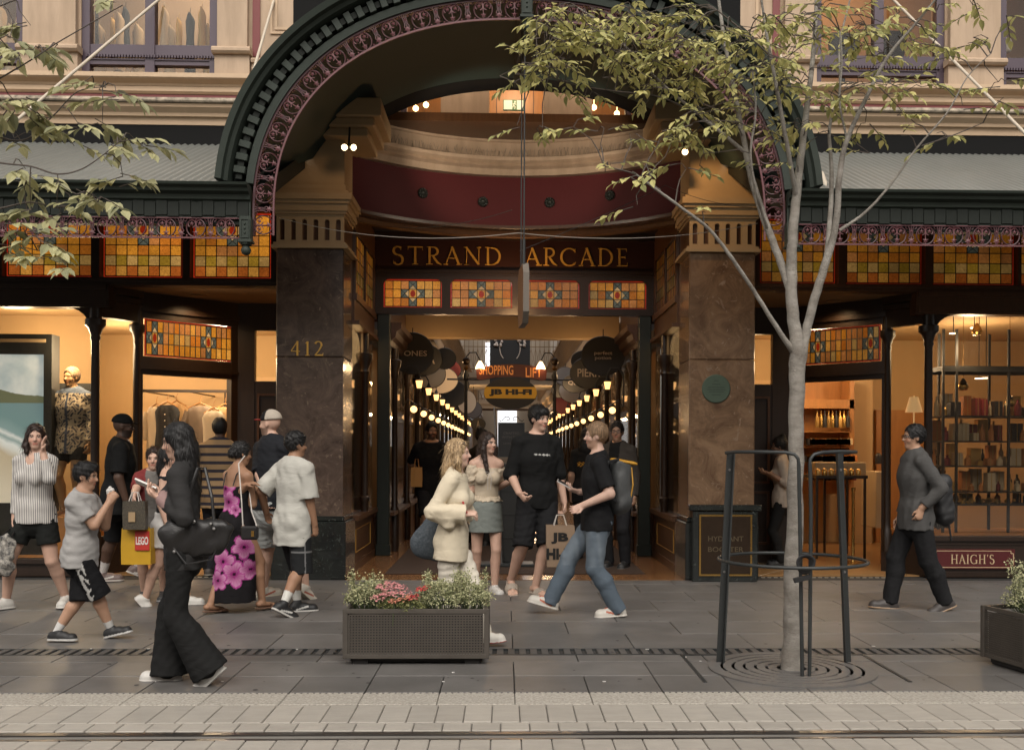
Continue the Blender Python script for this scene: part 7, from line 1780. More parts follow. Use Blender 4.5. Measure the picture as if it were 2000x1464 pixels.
# 2 boy with ice cream
def boyshort(V, c):
 col = np.tile(np.array([.010, .010, .011]), (len(V), 1)); x = (V - c['PC']) @ (-c['Ld']); f = (V - c['PC']) @ c['Fd']; z = V[:, 2]
 n = np.sin(z*95 + 2*np.sin(f*70)) + np.sin(f*120 + z*40); m = (x > .055) & (np.abs(f - .045 - .25*(.62 - z)) < .028) & (n > -.2); col[m] = (.45, .44, .42); col[z < z.min() + .018] = (.40, .39, .37); return col
person('boy in grey t shirt and black shorts holding an ice cream', 7.95, 158, 1.365, -4, 'mid', 'quiff', 'hair_black', 3, (4, -4), ((222, 1247, .10, 14), (110, 1250, -.05, 0)), ((212, 982, -.03, (.5, .2, .8), (0, .8, .2)), (216, 984, .10, (.5, -.2, .8), (0, -.8, .2))), False, 1.10,
       dict(col=(.33, .32, .31), sleeve=.72, hem=-.085, inf=.022, loose=.030, name='tee_shirt', wr=.005), dict(kind='shorts', len=1.12, inf=.026, l1=.045, col=boyshort, name='shorts', waist=.02), dict(col=(.018, .018, .019), sole=(.42, .41, .39), soleh=.013), curl=(95, 95), socks=((.55, .54, .52), .055), vox=.0062, pelvis=.50)
p = W(215, 962, 7.98)
ic = empty('ice_cream', p, 'small white ice cream cup in the hands of the boy in grey', 'ice cream')
mb = MB(); mb.lathe([(.018, -.05), (.026, .0), (.026, .004)], p, 12); mb.build('cup', M['phone_white'], ic, smooth=40)
mb = MB(); mb.ball((p.x - .006, p.y, p.z + .015), .024, 10); mb.ball((p.x + .014, p.y, p.z + .020), .020, 10); mb.ball((p.x, p.y, p.z + .036), .016, 10); mb.build('scoop', M['phone_white'], ic, smooth=60)
# 3 man in black cap
person('man in black cap and black clothes walking into the doorway', 11.2, 228, 1.84, 22, 'dark', 'cap', 'hair_black', 5, (-8, 0), ((262, 1122, .0, -24), (200, 1140, .25, 0)), None, False, 1.12,
       dict(col=(.010, .010, .010), sleeve=.85, hem=-.10, inf=.03, loose=.045, name='tee_shirt'), dict(kind='shorts', len=1.05, inf=.025, l1=.03, col=(.013, .013, .014), name='shorts'), dict(col=(.14, .10, .09), sole=(.42, .38, .34), mark=(.5, .47, .43)), vox=.0085, beard=(.01, .008, .007), socks=((.45, .42, .4), .08), extra=lambda c: (capmaker(c, (.010, .010, .010), (.010, .010, .010)), glasses(c)))
# 4 woman with phone
def jk(V, c):
 col = np.tile(np.array([.030, .029, .029]), (len(V), 1)); f = (V - c['PC']) @ c['Fd']; z = V[:, 2]; l = (V - c['PC']) @ c['Ld']
 m = (f > .07) & (np.hypot(f - .10, z - 1.16) < .055) & (l > -.03); col[m] = (.26, .17, .16); m = (z < .98) & (z > .90) & (f > .04) & (np.sin(z*260) > .3) & (np.sin(f*230) > -.2) & (l > .06); col[m] = (.22, .21, .2); return col
def ex4(c): pass
person('young woman in charcoal jacket and flared black trousers looking at her phone', 6.53, 362, 1.63, 180, 'fair', 'longstraight', 'hair_black', 2, (4, -10), ((332, 1330, .08, 0), (424, 1322, -.08, -44)), ((318, 966, .06, (.8, 0, .2), (0, .3, 1)), (316, 974, -.10, (.8, -.2, .30), (0, -.2, 1))), True, .92,
       dict(col=jk, sleeve=2.0, hem=-.075, inf=.020, loose=.012, sinf=.014, name='jacket', wr=.005, wl=.11, collar=.012), dict(kind='flare', len=2.0, inf=.010, l1=.012, l2=.05, wabs=.035, col=(.013, .013, .013), name='flared_trousers', wr=.004), dict(col=(.50, .48, .45), sole=(.55, .53, .49)), curl=(70, 70), vox=.0060, extra=ex4)
p = W(286, 947, 6.50); mb = MB(); Mx = Matrix.Translation(p) @ Matrix.Rotation(R(24), 4, 'Y') @ Matrix.Rotation(R(-25), 4, 'X'); mb.obox(Mx, .145, .072, .011); mb.obox(Mx @ Matrix.Translation((0, 0, .0058)), .135, .066, .0014, 1); mb.build('mobile_phone', [M['phone_white'], M['phone_dark']], label='white phone held by the woman in flared trousers', cat='phone')
bp = W(385, 1040, 6.40)
hbag = empty('handbag', bp, 'slouchy black leather handbag on the arm of the phone woman', 'handbag')
def bagf(Q):
 b = np.array(bp); Q.cone(b + (-.15, 0, .0), b + (.13, .0, .0), .085, .090, .04, (0, 1, 0), .6); Q.cone(b + (-.13, 0, -.07), b + (.10, 0, -.08), .075, .07, .03, (0, 1, 0), .6); Q.ripple(.006, .09, 5)
thing_sdf('body', bagf, np.array(bp) - .32, np.array(bp) + .3, .009, [M['leather_black']], parent=hbag)
mb = MB(); mb.tube([bp + Vector((-.10, -.02, .06)), bp + Vector((-.06, .0, .22)), bp + Vector((-.015, .06, .40)), bp + Vector((.03, .06, .40)), bp + Vector((.09, .0, .22)), bp + Vector((.11, -.02, .06))], .010, 6); mb.tube([bp + Vector((-.16, -.03, -.06)), bp + Vector((-.05, -.05, -.19)), bp + Vector((.10, -.04, -.16)), bp + Vector((.17, -.03, -.02))], .007, 6); mb.build('strap', M['leather_black'], hbag)
mb = MB()
for dx, dz in ((-.02, .07), (.0, .075), (.10, .06), (.12, .03), (-.12, -.11)): mb.ball((bp.x + dx, bp.y - .06, bp.z + dz), .011, 8)
mb.build('studs', M['steel'], hbag)
# 5 girl and boy behind her
person('girl with dark braid, black top and white shorts behind the phone woman', 9.7, 322, 1.50, 8, 'fair', 'braid', 'hair_black', 4, (-20, 0), ((266, 1205, .0, -50), (368, 1200, .1, 0)), None, True, .92,
       dict(col=(.016, .017, .02), sleeve=0, hem=.02, inf=.010, low_neck=.34, name='sleeveless_top', tank=.300), dict(kind='shorts', len=.55, inf=.014, l1=.02, col=(.50, .48, .46), name='shorts'), dict(col=(.54, .52, .48), sole=(.5, .47, .43)), vox=.0085)
person('boy with brown hair facing the street behind the phone woman', 10.1, 302, 1.49, -80, 'fair', 'short', 'hair_brown', 2, (0, 0), None, ((262, 966, -.45, (0, 0, -1)), None), False, .95,
       dict(col=lambda V, c: np.where((np.abs((V - c['PC']) @ c['Ld']) > .07)[:, None], np.array([.16, .03, .03]), np.array([.14, .13, .12])), sleeve=.7, hem=-.06, inf=.02, name='tee_shirt'), dict(kind='shorts', len=1.0, inf=.02, l1=.03, col=(.03, .03, .035), name='shorts'), dict(col=(.05, .05, .05), sole=(.3, .3, .3)), vox=.0085)
# shopping bags
mat('lego_yellow', (.46, .26, .012), .5, var=.08, scale=9); mat('lego_red', (.42, .03, .02), .5); mat('lego_white', (.65, .6, .55), .5); mat('gift_black', (.020, .018, .016), .5, scale=90, col2=(.10, .08, .05)); mat('gift_gold', (.32, .22, .12), .5); mat('paper_kraft', (.25, .17, .11), .8, var=.1, scale=12); mat('cord_white', (.5, .46, .42), .7)
def shopbag(name, u0, u1, v0, v1, Y, d, mt, lab, tilt=0.0, cat='bag', handle='cord_white', hh=.10):
 a, b = W(u0, v1, Y), W(u1, v0, Y); o = empty(name, ((a.x + b.x)/2, Y, a.z), lab, cat, 'shopping bags')
 mb = MB(); w = b.x - a.x; c = (a.x + b.x)/2
 V = []
 for z, f in ((a.z, 1.0), ((a.z + b.z)/2, 1.02), (b.z, .98)):
  for x, y in ((-.5, -.5), (-.1, -.5 - .04), (.5, -.5), (.5, 0), (.5, .5), (-.5, .5), (-.5, .02)): V.append((c + x*w*f + (z - a.z)*tilt, Y + y*d*f, z))
 F_ = [tuple(range(6, -1, -1))]
 for k in (0, 7):
  for i in range(7): F_.append((k + i, k + (i + 1) % 7, k + 7 + (i + 1) % 7, k + 7 + i))
 mb.add(V, F_); mb.build('body', M[mt], o)
 mb = MB()
 for y in (-d*.4, d*.4): mb.tube([(c - w*.22 + (b.z-a.z)*tilt, Y + y, b.z), (c - w*.12 + (b.z-a.z)*tilt, Y + y*.4, b.z + hh), (c + w*.12 + (b.z-a.z)*tilt, Y + y*.4, b.z + hh), (c + w*.22 + (b.z-a.z)*tilt, Y + y, b.z)], .005, 5)
 mb.build('handle', M[handle], o); return o, a, b
lg, a, b = shopbag('shopping_bag', 243, 300, 1030, 1100, 9.55, .16, 'lego_yellow', 'large yellow paper shopping bag with red LEGO square', hh=.05)
q = W(271, 1072, 9.55); q2 = W(299, 1035, 9.55); mb = MB(); mb.box(q.x, q2.x, 9.452, 9.456, q.z, q2.z); mb.build('logo_square', M['lego_red'], lg); text('lettering', 'LEGO', M['lego_white'], lg, (q.x + q2.x)/2, (q.z + q2.z)/2, 9.450, (q2.x - q.x)*.86, .075, bold=.03)
gb, a, b = shopbag('gift_bag', 243, 287, 978, 1033, 9.42, .08, 'gift_black', 'black patterned gift bag above the yellow shopping bag', tilt=-.02, hh=.08)
q = W(255, 1018, 9.42); q2 = W(268, 999, 9.42); mb = MB(); mb.box(q.x, q2.x, 9.365, 9.371, q.z, q2.z); mb.build('label_patch', M['gift_gold'], gb)
# 6 man in striped top going into the shop
person('man in tan and navy striped shirt seen from behind in the shop door', 12.1, 428, 1.84, 92, 'dark', 'fade', 'hair_black', 2, (0, 0), None, None, False, 1.08, dict(mat='tee_stripe', sleeve=.8, hem=-.09, inf=.028, loose=.04, name='striped_shirt', collar=.012), dict(kind='trousers', inf=.018, col=(.02, .02, .025), drop=.05), dict(col=(.05, .04, .035), sole=(.2, .18, .15)), vox=.0088)
# 7 woman in floral dress
FL = [(.10, .60, .115), (-.08, .47, .12), (.02, .36, .13), (-.13, .30, .10), (.15, .40, .10)]
def floral(V, c):
 col = np.tile(np.array([.011, .010, .011]), (len(V), 1)); rt = c['rt']; x = V[:, 0]; z = V[:, 2]; back = np.ones(len(V), bool)
 for (fx, fz, r) in FL + [(-.09, 1.12, .12), (-.05, 1.0, .11), (.02, .93, .06)]:
  dx, dz = x - fx, z - fz; rr = np.hypot(dx, dz); an = np.arctan2(dz, dx); pet = r*(.62 + .38*np.abs(np.cos(2.5*an + fx*9)))
  m = (rr < pet); t = np.clip(rr/r, 0, 1)[m, None]; vein = (.5 + .5*np.cos(20*an[m, None]))*.18
  ring = np.array([.20, .012, .11])*(1 - t) + np.array([.60, .30, .46])*t - vein*np.array([.25, .30, .25])
  edge = (rr[m] > pet[m]*.86)[:, None]; col[m] = np.clip(np.where(edge, np.array([.34, .05, .22]), ring), .01, 1); m2 = rr < r*.12; col[m2] = (.03, .004, .02)
 return col
def ex7(c):
 Q = Field(c['lo'], c['hi'], .0085); h = c['h']; TP = c['TP']
 c['torso'](Q, .009, .03, True); Q.cone(c['PC'], np.array([-.02, 0, .055]), .110*h, .130*h, .03, (0, 1, 0), .8); Q.half(TP(-.01, 0, .232), c['U'] - .25*c['F2']); Q.half(np.array([0, 0, .10]), -c['Up']); Q.ripple(.004, .11, 7)
 V, Fq = Q.mesh(); c['child']('floral_dress', V, Fq, [M['cloth']], floral(V, c))
 rt = c['rt']; mb = MB()
 for s in (-1, 1): mb.tube([Vector(TP(-.070, s*.045, .225) + rt), Vector(TP(-.055, s*.05, .29) + rt), Vector(TP(-.012, s*.052, .337) + rt), Vector(TP(.05, s*.05, .28) + rt)], .006, 6)
 mb.build('strap', M['leather_black'], c['obj'])
person('woman in long black dress with magenta flowers walking away', 9.33, 462, 1.54, 52, 'tan', 'lowbun', 'hair_black', 3, (-18, -6), ((512, 1188, .10, 0), (410, 1195, -.1, -4)), ((500, 955, .16, (.2, 1, .3), (0, 1, 0)), (480, 948, -.13, (.6, -1, .2), (.4, -.8, 0))), True, 1.02, None, None, dict(kind='sandal', col=(.16, .09, .06)), curl=(50, 40), vox=.0066, extra=ex7)
hq = W(488, 1040, 9.0)
h2 = empty('shoulder_bag', hq, 'small black shoulder bag with pale strap against the floral dress', 'handbag')
mb = MB(); mb.bbox(hq.x - .075, hq.x + .075, 8.97, 9.03, hq.z - .06, hq.z + .06, .015); mb.build('body', M['leather_black'], h2); mb = MB(); mb.box(hq.x + .02, hq.x + .045, 8.962, 8.969, hq.z - .03, hq.z + .02); mb.build('clasp', M['brass'], h2)
mb = MB(); s0 = W(466, 905, 9.12); mb.tube([hq + Vector((-.06, 0, .06)), W(472, 980, 9.0), s0, W(478, 890, 9.3)], .006, 6); mb.build('strap', M['cord_white'], h2); mb = MB(); mb.tube([hq + Vector((.06, 0, .06)), W(492, 1000, 9.05), W(487, 960, 9.25)], .005, 6); mb.build('strap', M['cord_white'], h2)
# 8 man with cap
def ex8(c): capmaker(c, (.014, .014, .015), (.32, .045, .04), (.40, .35, .29)); glasses(c, True)
person('bearded man in red and grey cap, dark shirt and pale shorts', 10.1, 530, 1.85, 48, 'fair', 'cap', 'hair_brown', 3, (112, 2), ((588, 1160, .0, -40), (515, 1166, .25, 0)), ((560, 1000, .1), (518, 980, -.20, (.3, 0, -.6), (0, -.6, .2))), False, 1.16, dict(col=(.016, .017, .020), sleeve=.9, hem=-.04, inf=.024, loose=.035, belly=.025, name='shirt', collar=.014), dict(kind='shorts', len=.95, inf=.026, l1=.035, col=(.40, .42, .41), name='shorts', wr=.006), dict(col=(.45, .41, .35), sole=(.40, .36, .28), mark=(.30, .08, .05)), curl=(90, 80), vox=.0072, beard=(.10, .06, .04), extra=ex8)
# 9 boy in white tee
def cargo(V, c):
 col = np.tile(np.array([.018, .019, .020]), (len(V), 1)); l = (V - c['PC']) @ (-c['Ld']); z = V[:, 2]; f = (V - c['PC']) @ c['Fd']
 m = (l > .08) & ((np.abs(z - .56) < .006) | (np.abs(f + .03) < .005)) & (z < .72); col[m] = (.16, .16, .16); return col
person('boy in loose white t shirt and black cargo shorts walking away', 9.27, 572, 1.625, 55, 'tan', 'thick', 'hair_black', 2, (-22, 0), ((545, 1196, -.25, -30, -20), (580, 1194, .12, 0, -35)), ((617, 1040, -.02, (.1, 0, -1)), (520, 1000, .2)), False, 1.0,
       dict(col=(.43, .42, .38), sleeve=.95, hem=-.14, inf=.035, loose=.06, sinf=.024, name='tee_shirt', wr=.0065, wl=.13), dict(kind='shorts', len=1.15, inf=.028, l1=.045, col=cargo, name='cargo_shorts'), dict(col=(.014, .014, .015), sole=(.45, .43, .40), mark=(.48, .47, .44), high=True), curl=(80, 70), socks=((.55, .54, .5), .075), vox=.0066, extra=lambda c: band(c, 'R', 'watch_black', .88, .026, .016))
# 10 blonde woman in cream
def ex10(c):
 glasses(c, True); h = c['h']; J = c['J']
 Q = Field(c['lo'], c['hi'], .008)
 for sd in 'RL':
  el, wr = J['el' + sd], J['wr' + sd]; Q.cone(J['sh' + sd]*.3 + el*.7, el, .034*h, .038*h, .012); Q.cone(el, wr + (wr - el)*.05, .038*h, .052*h, .015, cut1=True); Q.cone(el + np.array([0, 0, -.02]), (el + wr)/2 + np.array([0, 0, -.07]), .024*h, .036*h, .03)
 Q.ripple(.005, .08, 9); V, Fq = Q.mesh(); c['child']('bell_sleeves', V, Fq, [M['cloth']], np.tile(np.array([.56, .49, .37]), (len(V), 1)))
person('blonde woman in cream blouse and white trousers walking past the planter', 7.78, 884, 1.555, -14, 'pale', 'bob', 'hair_blond', 4, (6, 2), ((852, 1262, .05, -12), (944, 1262, -.05, 8)), ((905, 1004, -.16, (.7, .4, .1), (0, .4, -.8)), (912, 1000, .08, (.7, -.4, .1), (0, -.4, -.8))), True, .96,
       dict(col=(.56, .49, .37), sleeve=1.6, hem=-.10, inf=.018, loose=.02, flare=.025, name='blouse', wr=.006, wl=.17, neck=.25), dict(kind='trousers', inf=.014, l1=.02, l2=.05, col=(.58, .53, .45), name='trousers', drop=.10, wr=.005), dict(col=(.55, .52, .47), sole=(.30, .06, .05), soleh=.006), curl=(70, 70), vox=.0062, extra=ex10)
p = W(908, 990, 7.62); mb = MB(); mb.obox(Matrix.Translation(p) @ Matrix.Rotation(R(70), 4, 'Y'), .09, .05, .012); mb.build('red_phone', M['red_band'], label='small red phone case in the hand of the blonde woman', cat='phone')
tq = W(838, 1045, 7.9)
tote = empty('woven_tote', tq, 'navy woven tote bag hanging behind the blonde woman', 'bag')
mat('tote_navy', (.035, .045, .055), .8, scale=60, col2=(.075, .09, .105), bump=.6, bscale=140)
def totef(Q): b = np.array(tq); Q.cone(b + (.05, 0, .16), b + (-.02, 0, -.06), .05, .115, .03, (0, 1, 0), .5); Q.cone(b + (-.02, 0, -.06), b + (.06, 0, -.13), .115, .07, .03, (0, 1, 0), .5)
thing_sdf('body', totef, np.array(tq) - .3, np.array(tq) + .3, .009, [M['tote_navy']], parent=tote)
mb = MB(); mb.tube([tq + Vector((.02, 0, .17)), W(868, 960, 7.9), W(882, 925, 7.85), W(884, 960, 7.7), tq + Vector((.10, -.03, .15))], .012, 6); mb.build('strap', M['tote_navy'], tote)
# 11 young woman with corset top
def crop(V, c): return np.tile(np.array([.48, .40, .30]), (len(V), 1))
def ex11(c):
 h = c['h']; J = c['J']; Q = Field(c['lo'], c['hi'], .008)
 for sd in 'RL': s_ = J['sh' + sd]; e_ = J['el' + sd]; Q.cone(s_*.75 + e_*.25, s_*.45 + e_*.55, .048*h, .046*h, .02)
 Q.cone(c['TP'](0, 0, .085), c['TP'](0, 0, .055), .080*h, .104*h, .01, c['F2'], .72, cut1=True, cut0=True); Q.ripple(.006, .045, 4); V, Fq = Q.mesh(); c['child']('puff_sleeves', V, Fq, [M['cloth']], crop(V, c))
 mb = MB(); TP, rt = c['TP'], c['rt']
 for s in (-1, 1): mb.tube([Vector(TP(.098, 0, .235) + rt), Vector(TP(.104, s*.012, .20) + rt), Vector(TP(.088, s*.008, .13) + rt)], .003, 5); mb.tube([Vector(TP(.098, 0, .235) + rt), Vector(TP(.108, s*.03, .245) + rt), Vector(TP(.10, s*.012, .225) + rt)], .003, 5)
 mb.build('lace_tie', M['cord_white'], c['obj'])
person('young woman in cream corset top and grey denim mini skirt', 10.7, 950, 1.66, -78, 'fair', 'long', 'hair_brown', 1, (34, 2), ((928, 1158, .1, 0, -10), (966, 1160, -.05, 0, 10)), ((884, 935, .05, (.2, 0, .9), (1, 0, 0)), (1000, 938, .0, (.3, .5, .6), (.3, -.6, 0))), True, .90,
       dict(col=crop, sleeve=0, hem=.065, inf=.008, name='corset_top', tank=.262, wr=.002), dict(kind='skirt', zl=.375, r=.110, inf=.010, col=(.17, .185, .17), name='denim_skirt', waist=.055), dict(col=(.5, .48, .45), sole=(.5, .48, .45)), vox=.0070, extra=ex11)
# 12 tall man in black
def tee12(V, c):
 col = np.tile(np.array([.010, .010, .010]), (len(V), 1)); l = (V - c['PC']) @ c['L2']; u_ = (V - c['PC']) @ c['U']; f = (V - c['PC']) @ c['F2']
 m = (f > .05) & (np.abs(l - .0) < .085) & (np.abs(u_ - .225*c['h'] + .05*l) < .006 + .004*np.sin(l*160)); col[m] = (.42, .41, .39); return col
person('tall young man in oversized black t shirt, black shorts and slides', 10.5, 1050, 1.93, -72, 'fair', 'fringe', 'hair_black', -1, (22, -3), ((998, 1143, .1, -24, -12), (1046, 1160, -.1, 0, 8)), ((1014, 962, -.25, (.5, .3, -.4), (.2, .8, 0)), (1108, 1015, .05, (0, 0, -1))), False, .98,
       dict(col=tee12, sleeve=1.05, hem=-.06, inf=.034, loose=.05, sinf=.026, name='tee_shirt', wr=.006, wl=.14), dict(kind='shorts', len=1.06, inf=.030, l1=.045, col=(.014, .014, .015), name='shorts', wr=.005), dict(kind='slide', col=(.34, .29, .24)), curl=(95, 90), vox=.0070, extra=lambda c: band(c, 'R', 'red_band', .95, .021, .004, 'bracelet'))
jb2, a, b = shopbag('paper_carrier_bag', 1068, 1124, 1025, 1105, 10.2, .16, 'paper_kraft', 'brown paper carrier bag with black JB HI-FI print held by the tall man', tilt=-.03)
for s_, dz, w_ in (('JB', .70, .17), ('HI-FI', .32, .26)): text('lettering', s_, M['jb_black'], jb2, (a.x + b.x)/2 - .02, a.z + (b.z - a.z)*dz, 10.112, w_, .11, bold=.05)
# 13 man in jeans
def jeans(V, c):
 z = V[:, 2]; n = .5 + .5*np.sin(z*11 + V[:, 0]*19 + 2*np.sin(V[:, 0]*40)); f = (V - c['PC']) @ c['Fd']; base = np.array([.065, .088, .115]); hi_ = np.array([.17, .20, .23]); t = np.clip(.25 + .35*n*((z > .45) & (z < .8)) + .25*np.exp(-((z - .62)/.16)**2), 0, 1)[:, None]; return base*(1 - t) + hi_*t
person('fair haired man in black t shirt and blue jeans striding with a phone', 9.13, 1166, 1.725, 180, 'pale', 'thin', 'hair_sandy', 0, (0, 0), ((1064, 1200, .10, 16), (1206, 1203, -.06, -4)), ((1132, 960, .20, (.8, .2, .3), (0, -.3, .9)), (1140, 986, -.22, (.8, .1, -.4), (0, .7, .3))), False, 1.03,
       dict(col=(.014, .014, .015), sleeve=.82, hem=-.06, inf=.020, loose=.028, name='tee_shirt', wr=.005), dict(kind='trousers', inf=.018, l1=.014, l2=.026, col=jeans, name='jeans', drop=.10, wr=.0035, wl=.10), dict(col=(.50, .47, .42), sole=(.50, .47, .42), mark=(.38, .10, .05), lace=(.45, .10, .04)), curl=(60, 60), vox=.0064, beard=(.34, .20, .13), pelvis=.505)
p = W(1103, 945, 9.32); mb = MB(); Mx = Matrix.Translation(p) @ Matrix.Rotation(R(28), 4, 'Y') @ Matrix.Rotation(R(15), 4, 'X'); mb.obox(Mx, .15, .075, .011); mb.obox(Mx @ Matrix.Translation((0, 0, .0062)), .14, .068, .0012, 1); mb.build('mobile_phone', [M['phone_white'], M['phone_dark']], label='white phone held by the man in blue jeans', cat='phone')
bq = W(1212, 945, 9.10)
bpk = empty('backpack', bq, 'grey and black roll top backpack with yellow edge on the man in jeans', 'backpack')
mat('pack_grey', (.062, .065, .066), .55, var=.2, scale=14, bump=.3, bscale=60); mat('pack_yellow', (.48, .24, .02), .6); mat('pack_black', (.012, .012, .013), .6)
def packf(Q): b_ = np.array(bq); Q.cone(b_ + (.0, 0, .17), b_ + (.0, 0, -.14), .125, .135, .03, (1, 0, 0), .80); Q.cone(b_ + (.05, 0, .08), b_ + (.06, 0, -.10), .07, .08, .03, (1, 0, 0), .6); Q.half(b_ + (0, 0, .20), (.25, 0, 1)); Q.ripple(.006, .12, 3)
thing_sdf('body', packf, np.array(bq) - .34, np.array(bq) + .34, .009, [M['pack_grey']], parent=bpk)
def flapf(Q): b_ = np.array(bq); Q.cone(b_ + (-.05, 0, .212), b_ + (.11, 0, .185), .05, .045, .02, (.2, 0, 1), .4)
thing_sdf('flap', flapf, np.array(bq) - .34, np.array(bq) + .34, .009, [M['pack_yellow']], parent=bpk)
mb = MB(); mb.tube([bq + Vector((-.03, -.10, .22)), bq + Vector((-.12, -.145, .20)), bq + Vector((-.215, -.16, .08)), bq + Vector((-.17, -.165, -.06)), bq + Vector((-.05, -.12, -.15))], .014, 6); mb.build('strap', M['pack_black'], bpk); mb = MB(); mb.tube([bq + Vector((-.03, .10, .22)), bq + Vector((-.12, .145, .20)), bq + Vector((-.215, .16, .08)), bq + Vector((-.17, .165, -.06)), bq + Vector((-.05, .12, -.15))], .014, 6); mb.build('strap', M['pack_black'], bpk)
mb = MB(); mb.tube([bq + Vector((.09, -.06, .15)), bq + Vector((.10, -.09, .0)), bq + Vector((.08, -.08, -.13))], .007, 5); mb.build('edge_cord', M['pack_yellow'], bpk)
# 14 man in grey shirt on the right
def ex14(c): glasses(c, False, 'watch_black'); band(c, 'L', 'watch_black', .93, .024, .010)
person('man in grey shirt and black trousers striding by the chocolate shop', 9.48, 1788, 1.73, 180, 'mid', 'short', 'hair_black', 1, (0, 2), ((1738, 1188, .10, 4), (1852, 1190, -.06, -22)), (None, (1800, 992, -.20, (.2, .1, -1))), False, 1.06,
       dict(col=(.072, .070, .068), sleeve=1.85, hem=-.08, inf=.024, loose=.016, name='shirt', wr=.0065, collar=.016), dict(kind='trousers', inf=.020, l1=.02, l2=.022, col=(.016, .016, .017), name='trousers', drop=.05, wr=.005), dict(col=(.05, .043, .04), sole=(.30, .20, .12), soleh=.008), curl=(60, 70), vox=.0066, extra=ex14)
sq = W(1845, 975, 9.62)
sbk = empty('sling_backpack', sq, 'soft black backpack slung behind the man in the grey shirt', 'backpack')
def slf(Q): b_ = np.array(sq); Q.cone(b_ + (-.02, 0, .16), b_ + (.0, 0, -.16), .085, .095, .03, (0, 1, 0), .8); Q.ripple(.006, .1, 8)
thing_sdf('body', slf, np.array(sq) - .34, np.array(sq) + .34, .0095, [M['pack_black']], parent=sbk)
mb = MB(); mb.tube([sq + Vector((-.06, -.05, .20)), W(1815, 905, 9.45), W(1806, 900, 9.55), sq + Vector((-.06, .05, .2))], .012, 6); mb.build('strap', M['pack_black'], sbk); mb = MB(); mb.tube([sq + Vector((.02, -.04, -.2)), W(1858, 1055, 9.6)], .010, 6); mb.build('strap', M['pack_black'], sbk)
# 15-18 people in the arcade
person('smiling bearded man in black walking out of the arcade with a tan bag', 15.0, 842, 1.88, -82, 'tan', 'short', 'hair_black', 2, (10, 0), ((836, 1076, -.3, 0), (856, 1074, .1, -10)), ((816, 918, -.1, (0, 0, -1)), None), False, 1.1, dict(col=(.011, .011, .012), sleeve=.85, hem=-.09, inf=.026, loose=.035, name='tee_shirt'), dict(kind='shorts', len=1.05, inf=.024, l1=.03, col=(.014, .014, .016), name='shorts'), dict(col=(.02, .02, .02), sole=(.1, .1, .1)), vox=.0092, beard=(.014, .010, .008))
shopbag('carry_bag', 803, 825, 912, 950, 14.85, .12, 'jb_yellow' if False else 'pack_tan' if 'pack_tan' in M else mat('pack_tan', (.40, .20, .05), .6).name, 'small tan bag carried by the smiling man in the arcade', handle='hanger_wood', hh=.12)
person('dark haired man in glasses and dark jacket behind the man in jeans', 12.9, 1206, 1.84, -115, 'mid', 'short', 'hair_black', 2, (10, 0), None, None, False, 1.05, dict(col=lambda V, c: np.where((np.abs((V - c['PC']) @ c['L2']) > .07)[:, None], np.array([.055, .048, .042]), np.array([.012, .012, .012])), sleeve=2.0, hem=-.06, inf=.026, name='jacket', collar=.012), dict(kind='trousers', inf=.016, col=(.02, .02, .022), drop=.05), dict(col=(.03, .03, .03), sole=(.1, .1, .1)), vox=.0092, extra=lambda c: glasses(c, False, 'watch_black'))
def tee17(V, c):
 col = np.tile(np.array([.012, .012, .012]), (len(V), 1)); l = (V - c['PC']) @ c['L2']; u_ = (V - c['PC']) @ c['U']; f = (V - c['PC']) @ c['F2']; m = (f < -.02) & (np.abs(u_ - .21*c['h']) < .03) & (np.sin(l*120 + 3*np.sin(u_*90)) > .3) & (np.abs(l) < .12); col[m] = (.5, .25, .03); return col
person('person with dark hair and yellow lettered black top inside the entrance', 13.9, 1146, 1.78, 80, 'mid', 'bob', 'hair_black', 2, (0, 0), None, None, True, 1.05, dict(col=tee17, sleeve=.8, hem=-.08, inf=.02, name='tee_shirt'), dict(kind='trousers', inf=.014, col=(.02, .02, .02), drop=.05), dict(col=(.03, .03, .03), sole=(.1, .1, .1)), vox=.0092)
person('person with top knot walking down the arcade behind the corset girl', 15.8, 939, 1.80, 60, 'tan', 'bun', 'hair_black', 2, (-30, 0), None, None, True, 1.0, dict(col=(.03, .025, .02), sleeve=.8, hem=-.08, inf=.02, name='top'), dict(kind='trousers', inf=.014, col=(.02, .02, .02), drop=.05), dict(col=(.03, .03, .03), sole=(.1, .1, .1)), vox=.0095)
# 19-20 people in the chocolate shop
person('blonde woman standing behind the chocolate shop window', 13.6, 1822, 1.72, -30, 'fair', 'long', 'hair_blond', 2, (0, -8), None, None, True, 1.0, dict(col=lambda V, c: np.where((np.sin(V[:, 2]*90) > 0)[:, None], np.array([.03, .03, .03]), np.array([.25, .2, .15])), sleeve=1.9, hem=-.06, inf=.016, name='top'), dict(kind='trousers', inf=.014, col=(.02, .02, .025), drop=.05), dict(col=(.03, .03, .03), sole=(.1, .1, .1)), vox=.0095)
person('shop worker in white top holding a tray behind the tree trunk', 13.15, 1528, 1.66, 165, 'mid', 'bun', 'hair_black', 2, (0, -5), None, ((1500, 925, .1, (1, 0, .1), (0, 0, 1)), (1506, 925, -.12, (1, 0, .1), (0, 0, 1))), True, 1.0, dict(col=(.50, .42, .34), sleeve=1.4, hem=-.06, inf=.018, name='top'), dict(kind='trousers', inf=.014, col=(.02, .02, .02), drop=.05), dict(col=(.03, .03, .03), sole=(.1, .1, .1)), vox=.0095)
